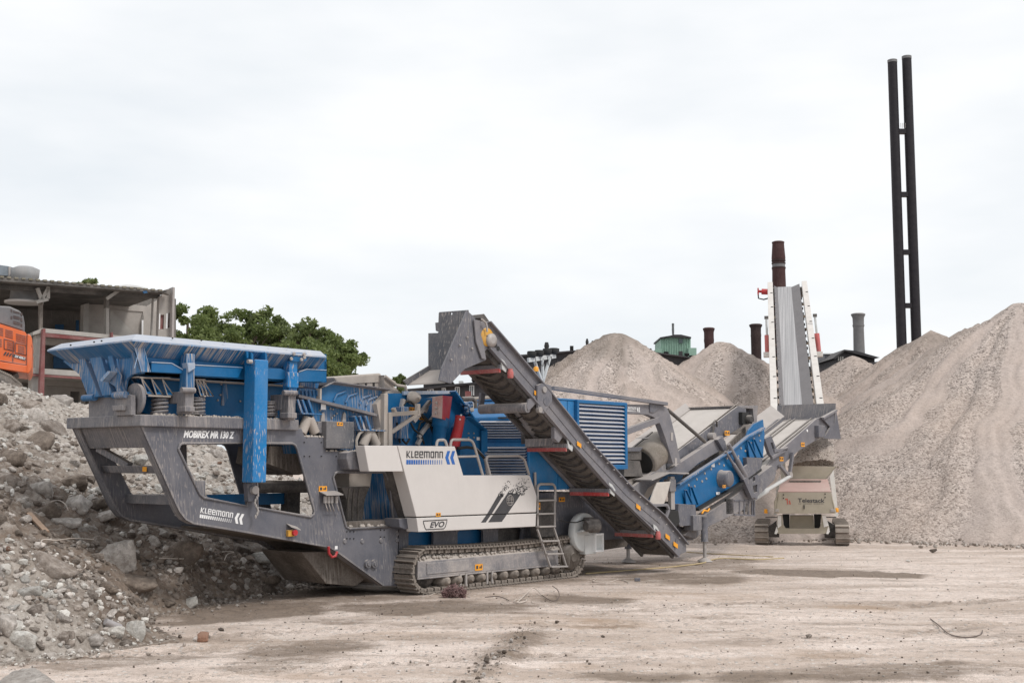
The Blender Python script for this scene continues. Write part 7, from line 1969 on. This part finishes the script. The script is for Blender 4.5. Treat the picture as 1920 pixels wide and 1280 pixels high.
MB().lathe((0, 0, tp_ - 45 * s_), [(12.2 * s_, 0), (12.2 * s_, 8 * s_)], 28).build('band', GCH, c1_)
for dy in (32, 37, 46): MB().lathe((0, 0, tp_ - dy * s_ - .1), [(12.9 * s_, 0), (13.3 * s_, .05), (12.9 * s_, .14)], 28).build('collar', BRK2, c1_)
c2_, s_, tp_ = chimney('sooty brick chimney just left of the white conveyor', 1417, 612, 104, [(11.5, 0), (9.8, 3), (9.6, 12), (10, 18), (9.6, 20), (9.4, 60), (9.4, 90)], BRK2)
c3_, s_, tp_ = chimney('short dark maroon chimney between the copper house and the second gravel cone', 1329, 619, 102, [(10.5, 0), (9.2, 4), (9.2, 14), (9.6, 20), (8.8, 26), (9, 60), (9, 80)], BRK)
c4_, s_, tp_ = chimney('round grey chimney behind the smallest gravel cone', 1609, 592, 104, [(12.4, 0), (10.6, 4), (10.2, 16), (10.4, 20), (9.8, 23), (10.6, 80), (10.8, 110)], GCH)
MB().lathe((0, 0, tp_ - 20 * s_), [(10.9 * s_, 0), (10.9 * s_, 3 * s_)], 28).build('band', GCH, c4_)
# twin stack
Ft = facing(150)
tw = thing('twin_chimney', 'very tall black twin chimney of two pipes tied by five short bridges', 'chimney', (0, 150, 0))
TWM = paint('black_stack', (.012, .010, .014), dust=.02, rough=.55, top=.1)
pa, pb_ = Ft.v1(0, 1674.5, 118), Ft.v1(0, 1702, 111); wa = 9.2 / FPX * 150
qa, qb = Ft.v1(0, 1690.5, 655), Ft.v1(0, 1718, 655)
def down(p, q): t = (p.z + 1) / (p.z - q.z); return p + (q - p) * t
for p, q in ((pa, qa), (pb_, qb)):
    b0 = down(p, q); MB().cyl(Vector((p.x * .5 + b0.x * .5, b0.y, -.5)), Vector((p.x * .5 + b0.x * .5, p.y, p.z)), wa * 1.04, wa * .96, 24).build('stack_pipe', TWM, tw)
    MB().cyl(Vector((p.x * .5 + b0.x * .5, p.y, p.z)), Vector((p.x * .5 + b0.x * .5, p.y, p.z + .35)), wa * 1.0, wa * 1.0, 24).build('stack_cap', GCH, tw)
    if p is pa: xA = p.x * .5 + b0.x * .5
    else: xB = p.x * .5 + b0.x * .5
for y in (247, 365, 473, 573):
    z = Ft.v1(0, 1695, y).z; MB().box((xA + wa * .8, -.35, z - .3), (xB - wa * .8, .35, z + .3)).build('bridge', TWM, tw)
p = Ft.v1(0, 1691, 240); m = MB()
for i in range(4): m.cyl((xA + wa + .1 + .2 * i, -.3, p.z - .1), (xA + wa + .1 + .2 * i, -.3, p.z + .55), .03, n=6)
m.build('bridge_railing', STEEL, tw)

# ------------------------------------------------------------------ things lying on the yard
def gp3(x, y, dz=0.0):
    q = gpt(x, y); return Vector((q[0], q[1], max(gz(q[0], q[1]), -.02) + dz))
def wire(name, label, pts, r, mat, cat, lift=None):
    q = [gp3(x, y, (lift[i] if lift else .012)) for i, (x, y) in enumerate(pts)]; sm = []
    for i in range(len(q) - 1):
        p0, p1, p2, p3 = q[max(i - 1, 0)], q[i], q[i + 1], q[min(i + 2, len(q) - 1)]
        for k in range(6):
            t = k / 6; sm.append(.5 * ((2 * p1) + (p2 - p0) * t + (2 * p0 - 5 * p1 + 4 * p2 - p3) * t * t + (3 * p1 - p0 - 3 * p2 + p3) * t ** 3))
    return tag(MB().tube(sm + [q[-1]], r, 6).build(name, mat), label, cat)
HOSE = plain('yellow_hose', (.46, .36, .20), .7); WIREW = plain('pale_cable', (.55, .48, .42), .6); WIRED = plain('rusty_wire', (.13, .10, .085), .7)
wire('water_hose', 'yellow hose snaking over the yard past the hydraulic leg', [(1098, 1074), (1180, 1068), (1260, 1062), (1315, 1056), (1330, 1050), (1355, 1047), (1420, 1048), (1470, 1045)], .017, HOSE, 'hose')
wire('water_hose', 'thin yellow hose crossing behind the side conveyor', [(1185, 1024), (1250, 1030), (1330, 1037), (1450, 1043)], .013, HOSE, 'hose')
wire('cable_scrap', 'pale cable curled on the dirt right of the crawler track', [(1106, 1085), (1118, 1083), (1112, 1090), (1130, 1092), (1146, 1090), (1160, 1086), (1178, 1091)], .010, WIREW, 'cable')
wire('cable_scrap', 'looped pale cable in front of the crawler track', [(968, 1128), (964, 1126), (970, 1123), (986, 1123), (985, 1127), (970, 1129), (985, 1118), (1000, 1110), (1016, 1115)], .010, WIREW, 'cable', [.01, .02, .02, .02, .02, .02, .06, .10, .02])
wire('wire_scrap', 'thin bent wire sticking up in front of the crawler track', [(1016, 1115), (1036, 1128), (1048, 1122), (1046, 1112), (1036, 1107)], .008, WIRED, 'wire', [.02, .02, .05, .08, .1])
wire('wire_scrap', 'thin dark wire lying left of the looped pale cable', [(910, 1118), (930, 1116), (946, 1120), (954, 1124)], .008, WIRED, 'wire')
wire('wire_scrap', 'long thin twig-like wire alone on the yard at the lower right', [(1744, 1158), (1760, 1170), (1780, 1187), (1812, 1193), (1838, 1188), (1842, 1180)], .008, WIRED, 'wire')
wire('cable_scrap', 'short pale cable poking out under the left end of the crawler track', [(806, 1116), (815, 1112), (830, 1115), (838, 1114)], .009, WIREW, 'cable')
p = gp3(380, 1201); tag(link('brick_piece', tri_mesh('brick_piece', *chunk(77, ICO2, 3, .03, (.09, .06, .09), 30), BRICK_ST, False)), 'broken piece of red brick alone on the dirt in front of the rubble', 'brick').location = p + Vector((0, 0, .06))
p = gp3(1195, 1087); tag(MB().box(p + Vector((-.06, -.03, 0)), p + Vector((.06, .03, .07))).build('block_scrap', GREY, None, .008), 'small grey block lying by the curled pale cable', 'block')
for (x, y, s, k, lab) in ((414, 1182, .045, 'brown', 'small dark stone on the dirt behind the red brick piece'), (1045, 1165, .04, 'brown', 'small dark stone alone in the middle of the yard'), (1750, 1035, .10, 'brown', 'dark stone near the foot of the biggest gravel heap'), (1130, 1193, .03, 'brown', 'tiny dark stone on the pale dirt right of the clod strip'), (912, 1245, .04, 'brown', 'dark pebble left of the clod strip at the bottom'), (1702, 1052, .05, 'white', 'small white stone on the yard in front of the biggest gravel heap'), (1518, 1192, .06, 'mid', 'dirty clod on the yard below the stacking conveyor')):
    p = gp3(x, y); put_stone(k, 1, p + Vector((0, 0, s * .4)), s, (.2, .1, x), lab, None, 'loose_stone', 'stone')
# tangle of reddish fibre by the track
m = MB(); p0 = gp3(850, 1117); rg = random.Random(14)
cen = [(Vector((0, 0, .10)), .14), (Vector((.15, .05, .08)), .10), (Vector((-.13, 0, .07)), .09)]
for i in range(1100):
    c, r = cen[rg.choices((0, 1, 2), (5, 3, 2))[0]]
    v = Vector((rg.gauss(0, 1), rg.gauss(0, 1), rg.gauss(0, 1))).normalized(); q = p0 + c + v * r * rg.uniform(.2, .85)
    w_ = Vector((rg.gauss(0, 1), rg.gauss(0, 1), rg.gauss(0, 1))).normalized() * .04; w2 = Vector((rg.gauss(0, 1), rg.gauss(0, 1), rg.gauss(0, 1))).normalized() * .04
    m.tube([q, q + w_, q + w_ + w2], .007, 3)
tag(m.build('fibre_tangle', plain('reddish_fibre', (.24, .15, .145), .95)), 'reddish brown tangle of fibre lying against the crawler track', 'debris')
# rebar, cables and pipe in the rubble
def heap_wire(label, pts, r, mat, lift, cat='wire', name='bent_wire'):
    q = []
    for i, (x, y) in enumerate(pts):
        p = on_heap(x, y); q.append(p + Vector((0, -.06, lift)))
    sm = []
    for i in range(len(q) - 1):
        p0_, p1_, p2_, p3_ = q[max(i - 1, 0)], q[i], q[i + 1], q[min(i + 2, len(q) - 1)]
        for k in range(6):
            t = k / 6; sm.append(.5 * ((2 * p1_) + (p2_ - p0_) * t + (2 * p0_ - 5 * p1_ + 4 * p2_ - p3_) * t * t + (3 * p1_ - p0_ - 3 * p2_ + p3_) * t ** 3))
    tag(MB().tube(sm + [q[-1]], r, 6).build(name, mat), label, cat)
heap_wire('long pale wire arching over the middle of the rubble', [(79, 1030), (84, 1023), (110, 1024), (140, 1020), (178, 1022)], .009, WIREW, .1)
heap_wire('pale hooked wire right of the biggest brown boulder', [(300, 1054), (330, 1055), (352, 1056), (360, 1066), (360, 1080)], .010, WIREW, .08)
heap_wire('pale wire loop left of the dark flat slab', [(132, 1062), (140, 1075), (155, 1078), (163, 1072), (162, 1066)], .009, WIREW, .08)
heap_wire('curved wire above the flat pale slab', [(98, 948), (112, 946), (124, 953), (130, 965)], .009, WIREW, .08)
heap_wire('thin wire sticking out on the right of the rubble, under the chassis belly', [(418, 1042), (428, 1041), (440, 1042), (428, 1046), (422, 1057)], .007, WIREW, .08)
p = on_heap(202, 1168); q = on_heap(232, 1180); tag(MB().cyl(p + Vector((0, -.1, .04)), q + Vector((0, -.15, .05)), .045, n=14).build('plastic_pipe', plain('grey_plastic', (.33, .31, .31), .5)), 'grey plastic pipe sticking out of the foot of the rubble', 'pipe')
p = on_heap(58, 970); q = on_heap(92, 1005); tag(MB().beam(p + Vector((0, -.1, .08)), q + Vector((0, -.12, .08)), .09, .03).build('wooden_plank', plain('raw_wood', (.32, .22, .155), .8)), 'thin broken plank slanting down the upper left rubble', 'plank')
